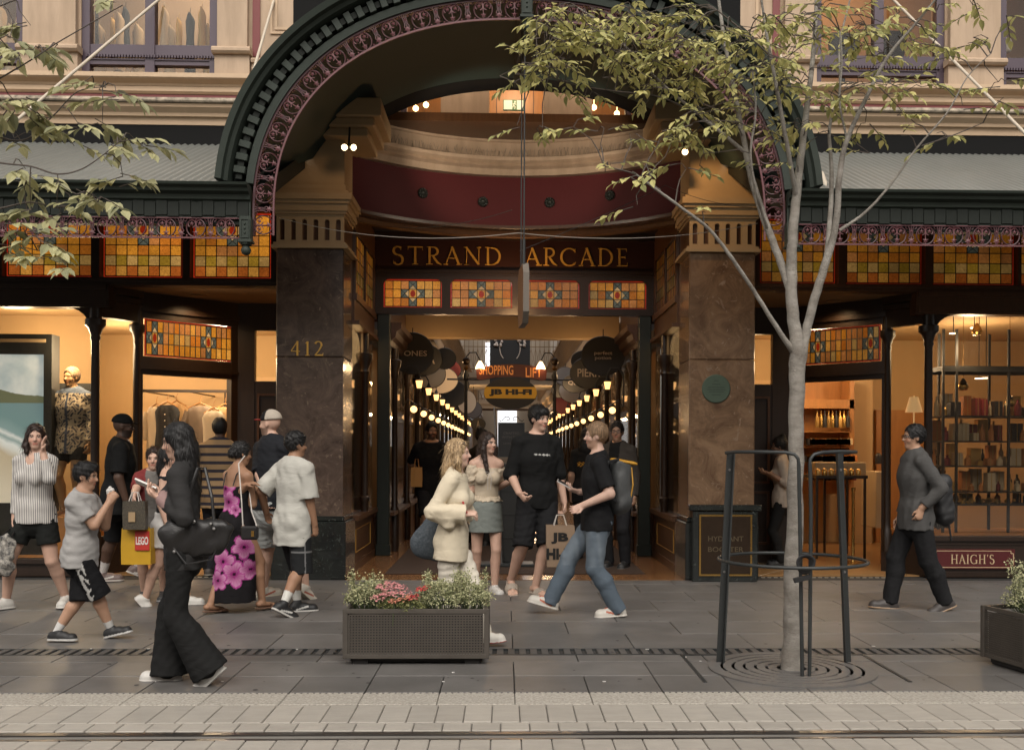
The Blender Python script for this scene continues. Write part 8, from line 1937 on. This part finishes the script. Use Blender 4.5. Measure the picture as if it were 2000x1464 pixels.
# 21 mannequin in the clothing window
def paisley(V, c):
 l = (V - c['PC']) @ c['L2']; z = V[:, 2]; col = np.tile(np.array([.42, .34, .24]), (len(V), 1))
 w = np.sin(l*95 + 2.2*np.sin(z*48)) + np.sin(z*80 + 2.4*np.sin(l*60)); col[w > .55] = (.05, .05, .065); col[(w < -1.1)] = (.16, .13, .11); col[(np.abs(l) < .014)] = (.06, .07, .10); col[z > c['NB'][2] - .02] = (.10, .12, .16); return col
mx = person('shop mannequin in cream and navy patterned shirt', 12.6, 141, 1.80, -96, 'dummy', 'fade', 'hair_sandy', 0, (-14, 0), None, None, False, 1.06, dict(col=paisley, sleeve=1.95, hem=-.10, inf=.022, loose=.03, flare=.03, name='patterned_shirt', collar=.014), dict(kind='shorts', len=.6, inf=.02, l1=.02, col=(.012, .012, .013), name='shorts'), None, vox=.0072, cat='mannequin', name='mannequin', z0=W(138, 717, 12.6).z - 1.80)
mb = MB(); z_ = W(138, 717, 12.6).z - 1.80; q = mx['root']; mb.bbox(q.x - .16, q.x + .3, 12.4, 12.95, .198, z_ - .0, .01); mb.build('display_plinth', M['orange_wood'], label='orange timber plinth under the mannequin', cat='plinth')
pz = W(12, 1080, 9.3)
bag1 = empty('patterned_handbag', pz, 'black and white patterned soft bag hanging from the striped shirt woman', 'bag')
mat('bag_zebra', (.03, .03, .032), .7, scale=26, col2=(.42, .39, .34))
def b1(Q): b_ = np.array(pz); Q.cone(b_ + (.0, 0, .10), b_ + (-.02, 0, -.11), .075, .095, .03, (0, 1, 0), .5); Q.ripple(.006, .08, 2)
thing_sdf('body', b1, np.array(pz) - .3, np.array(pz) + .3, .009, [M['bag_zebra']], parent=bag1)
mb = MB(); mb.tube([pz + Vector((-.04, 0, .16)), W(22, 1030, 9.42), W(30, 1035, 9.42), pz + Vector((.05, 0, .15))], .009, 6); mb.build('strap', M['leather_black'], bag1)
# ------------------------------------------------------------------ trees
def leaf_mat(name, c1, c2, tr=.4):
 m = bpy.data.materials.new(name); m.use_nodes = True; t = m.node_tree; N = t.nodes; L = t.links; b = N['Principled BSDF']; o = N['Material Output']
 g = N.new('ShaderNodeNewGeometry'); r = N.new('ShaderNodeValToRGB'); r.color_ramp.elements[0].color = (*c1, 1); r.color_ramp.elements[1].color = (*c2, 1); L.new(g.outputs['Random Per Island'], r.inputs[0])
 L.new(r.outputs[0], b.inputs['Base Color']); b.inputs['Roughness'].default_value = .5; b.inputs['Specular IOR Level'].default_value = .3
 tl = N.new('ShaderNodeBsdfTranslucent'); L.new(r.outputs[0], tl.inputs[0]); mx = N.new('ShaderNodeMixShader'); mx.inputs[0].default_value = tr; L.new(b.outputs[0], mx.inputs[1]); L.new(tl.outputs[0], mx.inputs[2]); L.new(mx.outputs[0], o.inputs[0])
 MATS[name] = m; return m
leaf_mat('leaf_yellow', (.30, .31, .12), (.66, .60, .25)); leaf_mat('leaf_green', (.26, .27, .16), (.58, .55, .30))
leaf_mat('leaf_pale', (.14, .16, .07), (.50, .48, .28), .15); leaf_mat('leaf_box', (.07, .085, .03), (.26, .26, .10), .15)
def bark():
 m = mat('bark', (.27, .25, .22), .9, scale=5, col2=(.145, .125, .105), var=.26, bump=.7, bscale=60, stretch=(1.2, 1.2, 2.2)); return m
bark(); mat('bark_dark', (.075, .06, .05), .85, var=.2, scale=9)
def add_leaf(mb, p, d, n, L_, w):
 """pointed leaf, folded along its rib"""
 d = d.normalized(); s = d.cross(n); s = s.normalized() if s.length > 1e-4 else d.orthogonal().normalized(); n = s.cross(d)
 q = lambda a, b, c: p + d*a*L_ + s*b*w + n*c*L_
 V = [q(0, 0, 0), q(.30, .42, .05), q(.30, 0, -.02), q(.30, -.42, .05), q(.62, .36, .03), q(.64, 0, -.05), q(.62, -.36, .03), q(1, 0, -.14)]
 mb.add(V, [(0, 2, 1), (0, 3, 2), (1, 2, 5, 4), (2, 3, 6, 5), (4, 5, 7), (5, 6, 7)])
def spray(mb, tw, base, tip, r, n=7, L_=.10, droop=.5):
 """a compound spray: twig from base to tip with paired leaves"""
 base, tip = Vector(base), Vector(tip); ax = tip - base; l = ax.length; axn = ax.normalized()
 pts = [base + ax*t + Vector((0, 0, -.10*l*t*t)) for t in (0, .33, .66, 1)]; tw.tube(pts, [.004, .0035, .0028, .002], 4, 0, False)
 for i in range(n):
  t = .30 + .70*i/max(1, n - 1); p = base + ax*t + Vector((0, 0, -.10*l*t*t))
  sd = axn.cross(Vector((0, 0, 1))); sd = sd.normalized() if sd.length > .05 else Vector((1, 0, 0)); s = (1 if i % 2 else -1)
  d = axn*r.uniform(.4, .9) + sd*s*r.uniform(.5, .9) + Vector((r.uniform(-.2, .2), r.uniform(-.3, .3), -droop*r.uniform(.3, 1.4)))
  if i == n - 1: d = axn + Vector((0, 0, -droop))
  add_leaf(mb, p, d, Vector((r.uniform(-.5, .5), r.uniform(-.7, .2), 1)), L_*r.uniform(.7, 1.25), L_*r.uniform(.50, .68))
def tree(label, name, stems, clusters, seed, lmat, Yb, L_=.105, barkm='bark', foot=None):
 r = random.Random(seed); root = empty(name, foot, label, 'tree'); tr = MB(); tw = MB(); lv = MB(); nodes = []
 def smooth(P, k=5):
  out = []
  for i in range(len(P) - 1):
   p0, p1, p2, p3 = (P[max(i-1, 0)], P[i], P[i+1], P[min(i+2, len(P)-1)])
   for j in range(k):
    t = j/k; out.append(tuple(.5*((2*p1[c]) + (-p0[c] + p2[c])*t + (2*p0[c] - 5*p1[c] + 4*p2[c] - p3[c])*t*t + (-p0[c] + 3*p1[c] - 3*p2[c] + p3[c])*t**3) for c in range(4)))
  out.append(P[-1]); return out
 for si, st in enumerate(stems):
  Q = smooth(st); P = []; rad = []
  for (u, v, dy, w) in Q:
   p = W(u, v, Yb + dy); k = (Yb + dy)/2000; P.append(p); rad.append(max(.003, w*k/2*.82))
  nn = 12 if rad[0] > .02 else 7
  for i in range(len(P)): P[i] = P[i] + Vector((r.uniform(-1, 1), r.uniform(-1, 1), 0))*rad[i]*.12
  (tr if rad[0] > .008 else tw).tube(P, rad, nn, 0)
  nodes += [(p, q) for p, q in zip(P, rad) if q < .05]
 tr.build('trunk', M[barkm], root, smooth=60)
 for (u, v, dy, spread, n, *o) in clusters:
  c = W(u, v, Yb + dy)
  near = sorted(nodes, key=lambda q: (q[0] - c).length)[0][0]
  if (near - c).length > .05:
   mid = near.lerp(c, .55) + Vector((r.uniform(-.04, .04), r.uniform(-.06, .06), r.uniform(.0, .05))); tw.tube([near, near.lerp(mid, .5) + Vector((0, 0, .02)), mid, c], [.0045, .004, .0032, .002], 5, 0, False)
  for k in range(n):
   s = spread*Yb/2000; p = c + Vector((r.gauss(0, s*.45), r.gauss(0, s*.6), r.gauss(0, s*.28)))
   a = r.uniform(0, 6.28); d = Vector((math.cos(a), .7*math.sin(a), r.uniform(-.5, .25)))*r.uniform(.14, .26)
   if (p - c).length > .06: tw.tube([c, c.lerp(p, .5) + Vector((0, 0, .02)), p], [.003, .0025, .002], 4, 0, False)
   spray(lv, tw, p, p + d, r, r.randint(5, 8), L_, .45)
 tw.build('twigs', M['bark_dark'], root)['kind'] = 'stuff'
 o = lv.build('crown', M[lmat], root); o['kind'] = 'stuff'
 return root
b0 = G(1546, 1307)
ST = [[(1546, 1312, 0, 54), (1547, 1240, 0, 46), (1551, 1050, 0, 40), (1555, 900, 0, 36), (1556, 760, 0, 37), (1558, 700, 0, 38), (1552, 640, 0, 30), (1546, 560, 0, 27), (1548, 470, .02, 24), (1556, 380, .05, 21), (1566, 290, .1, 17), (1580, 180, .15, 13), (1592, 60, .2, 10), (1596, -60, .25, 7)],
      [(1562, 720, 0, 26), (1574, 650, 0, 22), (1592, 580, -.03, 21), (1614, 510, -.06, 19), (1632, 440, -.1, 16), (1640, 340, -.14, 14), (1652, 280, -.18, 12), (1690, 195, -.25, 10), (1735, 110, -.3, 8), (1790, 45, -.36, 6), (1850, -30, -.4, 4)],
      [(1546, 575, 0, 20), (1520, 500, .06, 18), (1490, 420, .12, 17), (1468, 350, .18, 16), (1452, 270, .22, 13), (1432, 170, .28, 11), (1415, 80, .3, 9), (1398, -40, .34, 7)],
      [(1552, 690, 0, 16), (1524, 650, -.05, 12), (1480, 580, -.12, 10), (1430, 505, -.2, 9), (1385, 448, -.26, 8), (1330, 405, -.32, 7), (1275, 365, -.38, 6), (1235, 335, -.42, 4)],
      [(1458, 300, .2, 10), (1420, 268, .25, 9), (1370, 228, .32, 8), (1300, 170, .4, 6), (1240, 110, .46, 5), (1180, 50, .5, 4), (1120, 10, .55, 3)],
      [(1366, 226, .32, 5), (1290, 190, .2, 4), (1200, 178, .1, 3), (1120, 165, .0, 2.5), (1050, 140, -.1, 2)],
      [(1556, 390, .05, 12), (1540, 300, -.1, 11), (1522, 200, -.2, 10), (1505, 110, -.26, 8), (1490, 20, -.3, 6), (1480, -60, -.3, 5)],
      [(1640, 450, -.1, 9), (1690, 415, -.15, 7), (1740, 360, -.2, 6), (1790, 290, -.25, 5), (1850, 220, -.3, 4), (1890, 150, -.34, 3), (1935, 105, -.36, 2)],
      [(1800, 285, -.25, 3.5), (1860, 265, -.2, 3), (1920, 240, -.15, 2)],
      [(1612, 515, -.05, 13), (1622, 420, .1, 12), (1624, 330, .2, 10), (1620, 250, .28, 8), (1640, 180, .34, 7), (1640, 90, .4, 5), (1660, 0, .45, 4)],
      [(1655, 275, -.18, 6), (1640, 200, -.22, 5), (1644, 120, -.28, 5), (1640, 60, -.3, 4)],
      [(1500, 450, .1, 8), (1478, 380, -.1, 7), (1466, 300, -.2, 6), (1476, 220, -.28, 5), (1470, 140, -.34, 4)],
      [(1290, 372, -.36, 5), (1240, 340, -.36, 4), (1180, 325, -.34, 2.5)], [(1430, 180, .28, 5), (1370, 120, .3, 4), (1320, 60, .34, 3), (1260, 20, .36, 2)], [(1505, 110, -.26, 5), (1450, 60, -.3, 4), (1400, 20, -.34, 3)]]
CL = []
rc = random.Random(21)
for (u, v, du, dv, n) in ((1060, 120, 50, 40, 7), (1110, 60, 60, 40, 9), (1180, 40, 60, 35, 9), (1240, 110, 60, 40, 9), (1300, 60, 60, 40, 8), (1310, 150, 55, 40, 7), (1380, 70, 60, 50, 8), (1400, 180, 55, 40, 6), (1340, 240, 50, 30, 4), (1470, 60, 50, 50, 6), (1480, 170, 50, 40, 5), (1560, 60, 50, 50, 6), (1570, 150, 50, 40, 4), (1640, 60, 55, 45, 6), (1650, 150, 50, 40, 3), (1720, 60, 50, 45, 4), (1760, 140, 45, 40, 3), (1530, 250, 60, 30, 4)):
 for k in range(int(n*1.1)): CL.append((u + rc.uniform(-du, du), v + rc.uniform(-dv, dv), rc.uniform(-.5, .5), 40, rc.randint(3, 4)))
CL += [(1010, 125, -.1, 22, 2), (1020, 150, -.1, 22, 2), (1150, 190, 0, 30, 2), (1060, 250, -.2, 26, 2), (1120, 248, -.25, 26, 2), (1180, 250, -.2, 26, 2), (1230, 262, -.2, 24, 2), (1010, 245, -.2, 16, 1), (1290, 268, -.1, 26, 2), (1190, 330, -.4, 22, 2), (1240, 345, -.42, 26, 2), (1275, 340, -.4, 22, 2), (1245, 400, -.4, 16, 1), (1340, 330, -.2, 26, 2), (1375, 300, -.1, 22, 2), (1380, 415, -.2, 14, 1), (1440, 240, 0, 30, 2), (1480, 330, .1, 20, 1), (1560, 330, 0, 22, 1), (1600, 260, .2, 30, 2), (1690, 240, 0, 26, 2), (1700, 300, -.1, 16, 1),
       (1830, 80, -.3, 30, 3), (1855, 110, -.3, 24, 2), (1800, 170, -.2, 24, 2), (1890, 85, -.3, 18, 1), (1930, 75, -.3, 22, 2), (1950, 160, -.3, 24, 3), (1960, 190, -.3, 16, 1), (1770, 225, -.2, 22, 2), (1880, 205, -.3, 20, 1), (1830, 260, -.25, 20, 2), (1760, 265, -.2, 16, 1), (1830, 20, -.3, 26, 2), (1900, 10, -.3, 26, 2), (1960, 40, -.3, 20, 2), (1750, 20, -.3, 30, 2)]
tree('slender grey barked street tree with yellow green leaves growing from a round grate', 'street_tree', ST, CL, 5, 'leaf_yellow', b0.y, .070, foot=(b0.x, b0.y, 0))
ST2 = [[(-290, 1330, 0, 54), (-285, 1000, 0, 44), (-290, 700, 0, 38), (-280, 520, 0, 30), (-260, 300, 0, 22), (-240, 100, 0, 16), (-230, -80, 0, 10)],
       [(-272, 420, 0, 14), (-180, 330, -.1, 9), (-80, 300, -.15, 6), (0, 318, -.2, 4.5), (60, 325, -.22, 4), (112, 340, -.22, 4), (160, 330, -.22, 3), (205, 300, -.2, 2.5), (240, 270, -.2, 2)],
       [(-262, 320, 0, 14), (-170, 240, .1, 9), (-60, 250, .1, 6), (40, 275, .1, 4), (100, 230, .12, 3), (150, 180, .12, 2.5), (200, 170, .1, 2)],
       [(-250, 200, 0, 12), (-150, 190, -.1, 8), (-40, 170, -.15, 5), (40, 130, -.2, 3.5), (110, 85, -.2, 3), (170, 50, -.2, 2.5), (240, 10, -.2, 2)],
       [(-280, 520, 0, 14), (-180, 440, .1, 8), (-60, 420, .15, 6), (10, 405, .15, 4.5), (60, 395, .15, 3.5), (120, 405, .15, 3), (170, 380, .15, 2)],
       [(-240, 110, 0, 10), (-120, 60, .1, 6), (-20, 20, .1, 4), (30, 0, .1, 3)], [(112, 340, -.22, 2.5), (118, 360, -.22, 2), (150, 380, -.22, 1.6)], [(-60, 420, .15, 5), (-20, 470, .1, 3), (30, 480, .1, 2), (80, 490, .1, 1.6)]]
CL2 = [(u, v, rc.uniform(-.15, .1), 20, n) for (u, v, n) in ((20, 75, 3), (60, 50, 2), (75, 95, 3), (40, 110, 2), (105, 95, 1), (225, 5, 1), (35, 205, 3), (72, 225, 3), (8, 215, 2), (205, 168, 2), (228, 185, 3), (165, 160, 1), (155, 245, 2), (200, 240, 3), (235, 275, 3), (275, 285, 2), (145, 285, 1), (28, 270, 2), (58, 200, 2), (50, 330, 2), (28, 352, 2), (120, 360, 3), (165, 375, 3), (190, 395, 3), (240, 345, 2), (225, 365, 2), (60, 400, 2), (110, 405, 2), (35, 420, 2), (70, 462, 3), (15, 495, 3), (50, 455, 2), (85, 500, 2), (128, 515, 1), (10, 440, 2))]
tree('tree branches with drooping dull green leaves reaching in over the clothing awning', 'roadside_tree', ST2, CL2, 9, 'leaf_green', 6.7, .105, 'bark_dark', foot=(W(-290, 1330, 6.7).x, 6.7, 0))

# ------------------------------------------------------------------ tree grate and guard
tg = empty('tree_grate', (b0.x, b0.y, 0), 'round cast iron tree grate with concentric slots around the trunk', 'tree grate')
mat('grate_stone', (.13, .122, .115), .55, metal=.2, var=.15, scale=20)
for k, (r0, r1) in enumerate(((.10, .155), (.175, .23), (.25, .305), (.325, .38), (.40, .455), (.475, .555))):
 mb = MB(); n = 64; rows = []
 for rr, z in ((r0, .001), (r0, .012), (r1, .012), (r1, .001)): rows.append([(b0.x + rr*math.cos(2*math.pi*i/n), b0.y + rr*math.sin(2*math.pi*i/n), z) for i in range(n)])
 mb.strip(rows, True); mb.fix = True; mb.build('ring', M['grate_stone'], tg)
mb = MB()
for i in range(8):
 a = 2*math.pi*i/8 + .2; mb.bar((b0.x + .10*math.cos(a), b0.y + .10*math.sin(a), .005), (b0.x + .55*math.cos(a), b0.y + .55*math.sin(a), .005), .03, .010)
mb.build('spokes', M['grate_stone'], tg)
mb = MB(); mb.lathe([(1e-6, .003), (.548, .003)], (b0.x, b0.y, 0), 48); mb.build('pit', M['joint'], tg)
mb = MB()
for s in (-1, 1): mb.box(b0.x + s*.66 - .012, b0.x + s*.66 + .012, b0.y - .38, b0.y + .5, .001, .005)
mb.box(b0.x - .66, b0.x + .66, b0.y + .48, b0.y + .495, .001, .0045); mb.build('frame_edge', M['iron'], tg)
gd = empty('tree_guard', (b0.x, b0.y, 0), 'dark steel tree guard of three leaning legs and ring around the trunk', 'tree guard')
for (ub, ut, sd) in ((1405, 1426, -1), (1656, 1640, 1)):
 pb, pt = W(ub, 1296, 7.07), W(ut, 884, 7.0); mb = MB(); mb.bar(pb, pt, .044, .012, up=(0, 1, 0)); mb.bar(pb + Vector((sd*-.022, -.02, 0)), pt + Vector((sd*-.022, -.02, 0)), .010, .05, up=(0, 1, 0)); mb.build('leg', M['iron'], gd)
 mb = MB()
 for t in (.08, .56): q = pt.lerp(pb, t); mb.lathe([(.009, 0), (.009, -.004), (1e-6, -.005)], (q.x, q.y - .008, q.z), 8, axis='y')
 mb.build('bolts', M['steel'], gd)
for ub, ut in ((1567, 1560), (1581, 1582)):
 mb = MB(); mb.tube([W(ub, 1324, 6.62), W(ut + 2, 1000, 6.60), W(ut, 905, 6.58)], .013, 8); mb.build('rod', M['iron'], gd, smooth=50)
rr = .49; zc = W(1546, 1093, b0.y).z
mb = MB(); mb.tube([(b0.x + rr*math.cos(R(t)), b0.y + rr*math.sin(R(t)), zc) for t in range(0, 361, 10)], .0115, 8, 0, False); mb.build('ring', M['iron'], gd, smooth=50)
zt = W(1546, 884, b0.y).z; r2 = .41
lf, rg = W(1560, 905, 6.58), W(1582, 905, 6.58)
mb = MB(); mb.tube([W(1418, 884, 7.0)] + [W(u, v, y) for u, v, y in ((1440, 882, 6.82), (1490, 882, 6.68), (1535, 883, 6.60), (1552, 887, 6.58), (1559, 896, 6.58), (1560, 906, 6.58))], .0115, 8); mb.build('hoop', M['iron'], gd, smooth=50)
mb = MB(); mb.tube([W(u, v, y) for u, v, y in ((1582, 906, 6.58), (1583, 896, 6.58), (1590, 887, 6.58), (1606, 883, 6.60), (1645, 881, 6.74), (1672, 882, 6.88), (1655, 884, 7.0), (1640, 885, 7.0))], .0115, 8); mb.build('hoop', M['iron'], gd, smooth=50)
q = W(1572, 1103, 6.55); mb = MB()
for k in range(3): mb.tube([(q.x + (.045 + .006*k)*math.cos(R(t)), q.y - .012*k, q.z + .01*k + (.055 - .004*k)*math.sin(R(t))) for t in range(0, 361, 20)], .008, 6, 0, False)
mb.bar((q.x - .07, q.y, q.z - .10), (q.x + .03, q.y, q.z - .075), .03, .03); mb.build('cable_lock', M['pack_black'], label='coiled black cable lock hanging on the tree guard ring', cat='bicycle lock', smooth=50)

# ------------------------------------------------------------------ planters
mat('planter_steel', (.080, .069, .058), .5, metal=.3, var=.15, scale=9); mat('planter_dark', (.018, .016, .015), .7); mat('soil', (.02, .015, .01), .95); mat('petal_pink', (.55, .22, .22), .7); mat('petal_red', (.42, .035, .035), .7); mat('petal_salmon', (.55, .20, .13), .7); mat('stem_green', (.06, .08, .03), .7)
def planter(label, org, rz, w, d, h, nx, nz, slab, flowers=True, seed=3, nleaf=2600, slots=False):
 o = empty('planter', org, label, 'planter', 'sidewalk planters'); o.rotation_euler = (0, 0, rz); z0 = .045
 def part(mb, nm, mt): me = mb.mesh(nm); me.materials.append(M[mt]); p = bpy.data.objects.new(nm, me); COL.objects.link(p); p.parent = o; ORG[p.name] = Vector(org); return p
 def face(mb, L_):                                     # pierced sheet in local XZ
  bw = L_/nx; bh = (h - .06)/nz
  for i in range(nx + 1): mb.box(-L_/2 + i*bw - bw*.22, -L_/2 + i*bw + bw*.22, 0, .004, z0 + .02, z0 + h - .04)
  for j in range(nz + 1): mb.box(-L_/2, L_/2, .0005, .0045, z0 + .02 + j*bh - bh*.26, z0 + .02 + j*bh + bh*.26)
 a = MB(); face(a, w - .05); p = part(a, 'pierced_panel', 'planter_steel'); p.location = (0, 0, 0)
 nx0 = nx; nx = max(8, int(nx*d/w)); b = MB(); face(b, d - .05)
 for sx in (-1, 1): q = part(b, 'pierced_panel', 'planter_steel'); q.rotation_euler = (0, 0, R(90)*sx); q.location = (sx*(w/2), d/2, 0)
 c = MB()
 for x in (-w/2, w/2):
  for y in (0, d): c.bbox(x - .018, x + .018, y - .002 if y == 0 else y - .03, y + .03 if y == 0 else y + .002, z0, z0 + h, .003)
 for z_ in (z0, z0 + h - .03):
  c.bbox(-w/2, w/2, -.004, .02, z_, z_ + .03, .002); c.bbox(-w/2, w/2, d - .02, d + .004, z_, z_ + .03, .002); c.bbox(-w/2 - .003, -w/2 + .02, 0, d, z_ + .001, z_ + .029, .002); c.bbox(w/2 - .02, w/2 + .003, 0, d, z_ + .001, z_ + .029, .002)
 part(c, 'frame', 'planter_steel')
 c = MB(); c.box(-w/2 + .03, w/2 - .03, .03, d - .03, z0 + .02, z0 + h - .07); part(c, 'liner', 'planter_dark')
 c = MB(); c.box(-w/2 + .04, w/2 - .04, .04, d - .04, z0 + h - .07, z0 + h - .05); part(c, 'soil', 'soil')
 c = MB()
 for x in (-w/2 + .10, w/2 - .10): c.box(x - .05, x + .05, .04, d - .04, 0, z0)
 c.box(-w/2 + .03, w/2 - .03, .06, d - .05, .012, z0); part(c, 'base', 'planter_dark')
 return o
def shrub(label, org, rz, cx, cy, rx, ry, zb, hh, n, mt, seed, sprigs=6, flowers=None, Ls=.016):
 r = random.Random(seed); lv = MB(); st = MB(); o = empty('shrub', org, label, 'shrub', 'planter shrubs'); o.rotation_euler = (0, 0, rz)
 heads = []
 for i in range(int(n/16)):
  a = r.uniform(0, 6.28); q = math.sqrt(r.random()); x, y = cx + rx*q*math.cos(a), cy + ry*q*math.sin(a); z = zb + hh*(.35 + .65*math.sqrt(max(0, 1 - q*q)))*r.uniform(.45, 1.05); heads.append((x, y, z))
  st.tube([(cx + (x - cx)*.5, cy + (y - cy)*.5, zb - .03), (x*.6 + (cx + (x - cx)*.5)*.4, y, (zb + z)/2), (x, y, z)], .0018, 4, 0, False)
 for k in range(sprigs):
  a = r.uniform(0, 6.28); x, y = cx + rx*.8*math.cos(a), cy + ry*.8*math.sin(a); z = zb + hh*r.uniform(1.05, 1.4); st.tube([(cx + (x-cx)*.6, cy + (y-cy)*.6, zb), (x, y, z)], .0022, 4, 0, False)
  for j in range(6): heads.append((x, y, z - .018*j))
 for (x, y, z) in heads:
  for j in range(16):
   p = Vector((x + r.gauss(0, .018), y + r.gauss(0, .018), z + r.gauss(0, .014))); d = Vector((r.uniform(-1, 1), r.uniform(-1, 1), r.uniform(-.2, 1)))
   s = d.orthogonal().normalized(); dn = d.normalized(); L_ = Ls*r.uniform(.6, 1.3)
   lv.add([p, p + dn*L_*.5 + s*L_*.33, p + dn*L_, p + dn*L_*.5 - s*L_*.33], [(0, 1, 2, 3)])
 def part(mb, nm, m_, k=None): me = mb.mesh(nm); me.materials.append(M[m_]); p = bpy.data.objects.new(nm, me); COL.objects.link(p); p.parent = o; return p
 part(st, 'stems', 'stem_green'); q = part(lv, 'leaves', mt); q['kind'] = 'stuff'
 return o
def flowers(label, org, rz, pts, mt, seed, rad=.045, n=46):
 r = random.Random(seed); o = empty('flower_clump', org, label, 'flowers', 'planter flowers'); o.rotation_euler = (0, 0, rz); f = MB(); s_ = MB()
 for (x, y, z) in pts:
  s_.tube([(x, y, z - .16), (x + .01, y, z)], .003, 5, 0, False)
  for i in range(n):
   a = r.uniform(0, 6.28); q = math.sqrt(r.random()); p = Vector((x + rad*q*math.cos(a), y + rad*q*math.sin(a), z + rad*.5*(1 - q*q) + r.uniform(-.01, .01))); R_ = r.uniform(.006, .010)
   c = p + Vector((0, 0, .002)); ring = [p + Vector((R_*math.cos(k*1.2566 + a), R_*math.sin(k*1.2566 + a)*.8, R_*.5*math.sin(k*2 + a))) for k in range(5)]
   f.add([c] + ring, [(0, 1 + k, 1 + (k + 1) % 5) for k in range(5)])
 for mb, nm, m_ in ((s_, 'stalk', 'stem_green'), (f, 'petals', mt)):
  me = mb.mesh(nm); me.materials.append(M[m_]); p = bpy.data.objects.new(nm, me); COL.objects.link(p); p.parent = o
  if nm == 'petals': p['kind'] = 'stuff'
a, b = W(674, 1290, 7.03), W(950, 1290, 7.03); PWD = b.x - a.x; PO = ((a.x + b.x)/2, 7.03, 0); PH = W(800, 1189, 7.03).z - .045
planter('dark pierced steel planter with flowers in front of the entrance', PO, 0, PWD, .42, PH, 46, 15, None)
zb = PH + .02
shrub('pale leaved shrub at the dark pillar end of the flower planter', PO, 0, -.35, .2, .15, .15, zb, .19, 2100, 'leaf_pale', 1, 5)
shrub('low yellow green shrub spilling over the planter front', PO, 0, -.10, .08, .16, .09, zb - .02, .11, 1300, 'leaf_box', 2, 1)
shrub('tall white flecked shrub at the middle of the flower planter', PO, 0, .16, .2, .17, .15, zb, .18, 2300, 'leaf_pale', 3, 7)
shrub('leggy cream shrub at the far corner of the flower planter', PO, 0, .37, .19, .13, .14, zb, .18, 1900, 'leaf_pale', 4, 6)
flowers('big pink flower clump in the planter', PO, 0, ((-.19, .10, zb + .14), (-.15, .06, zb + .11), (-.22, .05, zb + .10), (-.12, .12, zb + .15), (-.17, .15, zb + .16), (-.25, .10, zb + .15), (-.21, .16, zb + .17), (-.08, .07, zb + .12), (-.27, .04, zb + .09)), 'petal_pink', 5, .05, 52)
flowers('small salmon flower clump in front of the pink one', PO, 0, ((-.10, .02, zb + .08), (-.16, .0, zb + .07), (-.04, .03, zb + .10)), 'petal_salmon', 7, .035, 30)
flowers('red flower clump in the planter beside the pink one', PO, 0, ((.02, .10, zb + .14), (.06, .12, zb + .15), (-.03, .03, zb + .09), (-.01, .05, zb + .10)), 'petal_red', 6, .036, 36)
RO = W(2054, 1290, 6.75); RO = (RO.x, 6.95, 0)
planter('dark slatted steel planter at the edge of the picture by the chocolate shop', (RO[0] + .25, 6.75, 0), R(-58) + R(90) - R(20), .95, .45, .36, 60, 20, None)
oo = (RO[0] + .25, 6.75, 0)
shrub('white flecked shrub in the planter by the chocolate shop', oo, R(12), -.22, .22, .22, .18, .36, .28, 3000, 'leaf_pale', 8, 8); shrub('second white flecked shrub farther along the chocolate shop planter', oo, R(12), .2, .22, .22, .18, .36, .26, 2200, 'leaf_pale', 9, 5)
# scraps on the pavement
mat('scrap', (.55, .53, .5), .8)
mb = MB(); rs2 = random.Random(4)
for (u, v) in ((866, 1331), (1368 + 0, 1291), (885, 1313), (434, 1331), (178, 1267), (290, 1267), (1337, 1283), (1264, 1268), (1706, 1262), (580, 1268), (1180, 1331)):
 p = G(u, v); s_ = rs2.uniform(.006, .014); mb.box(p.x - s_, p.x + s_, p.y - s_*.7, p.y + s_*.7, .002, .005)
mb.build('litter', M['scrap'], label='tiny pale scraps of litter scattered on the pavement', cat='litter', kind='stuff')
mat('gum', (.045, .042, .04), .8); mb = MB(); rs3 = random.Random(12)
for i in range(150):
 x, y, r_ = rs3.uniform(-4.6, 5), 6.3 + 5*rs3.random()**1.6, rs3.uniform(.006, .017); mb.add([(x + r_*math.cos(k*.9)*rs3.uniform(.8, 1.2), y + r_*math.sin(k*.9), .0028) for k in range(7)], [tuple(range(7))])
mb.build('gum_spots', M['gum'], label='dark trodden gum spots scattered over the sidewalk slabs', cat='gum spots', kind='stuff')
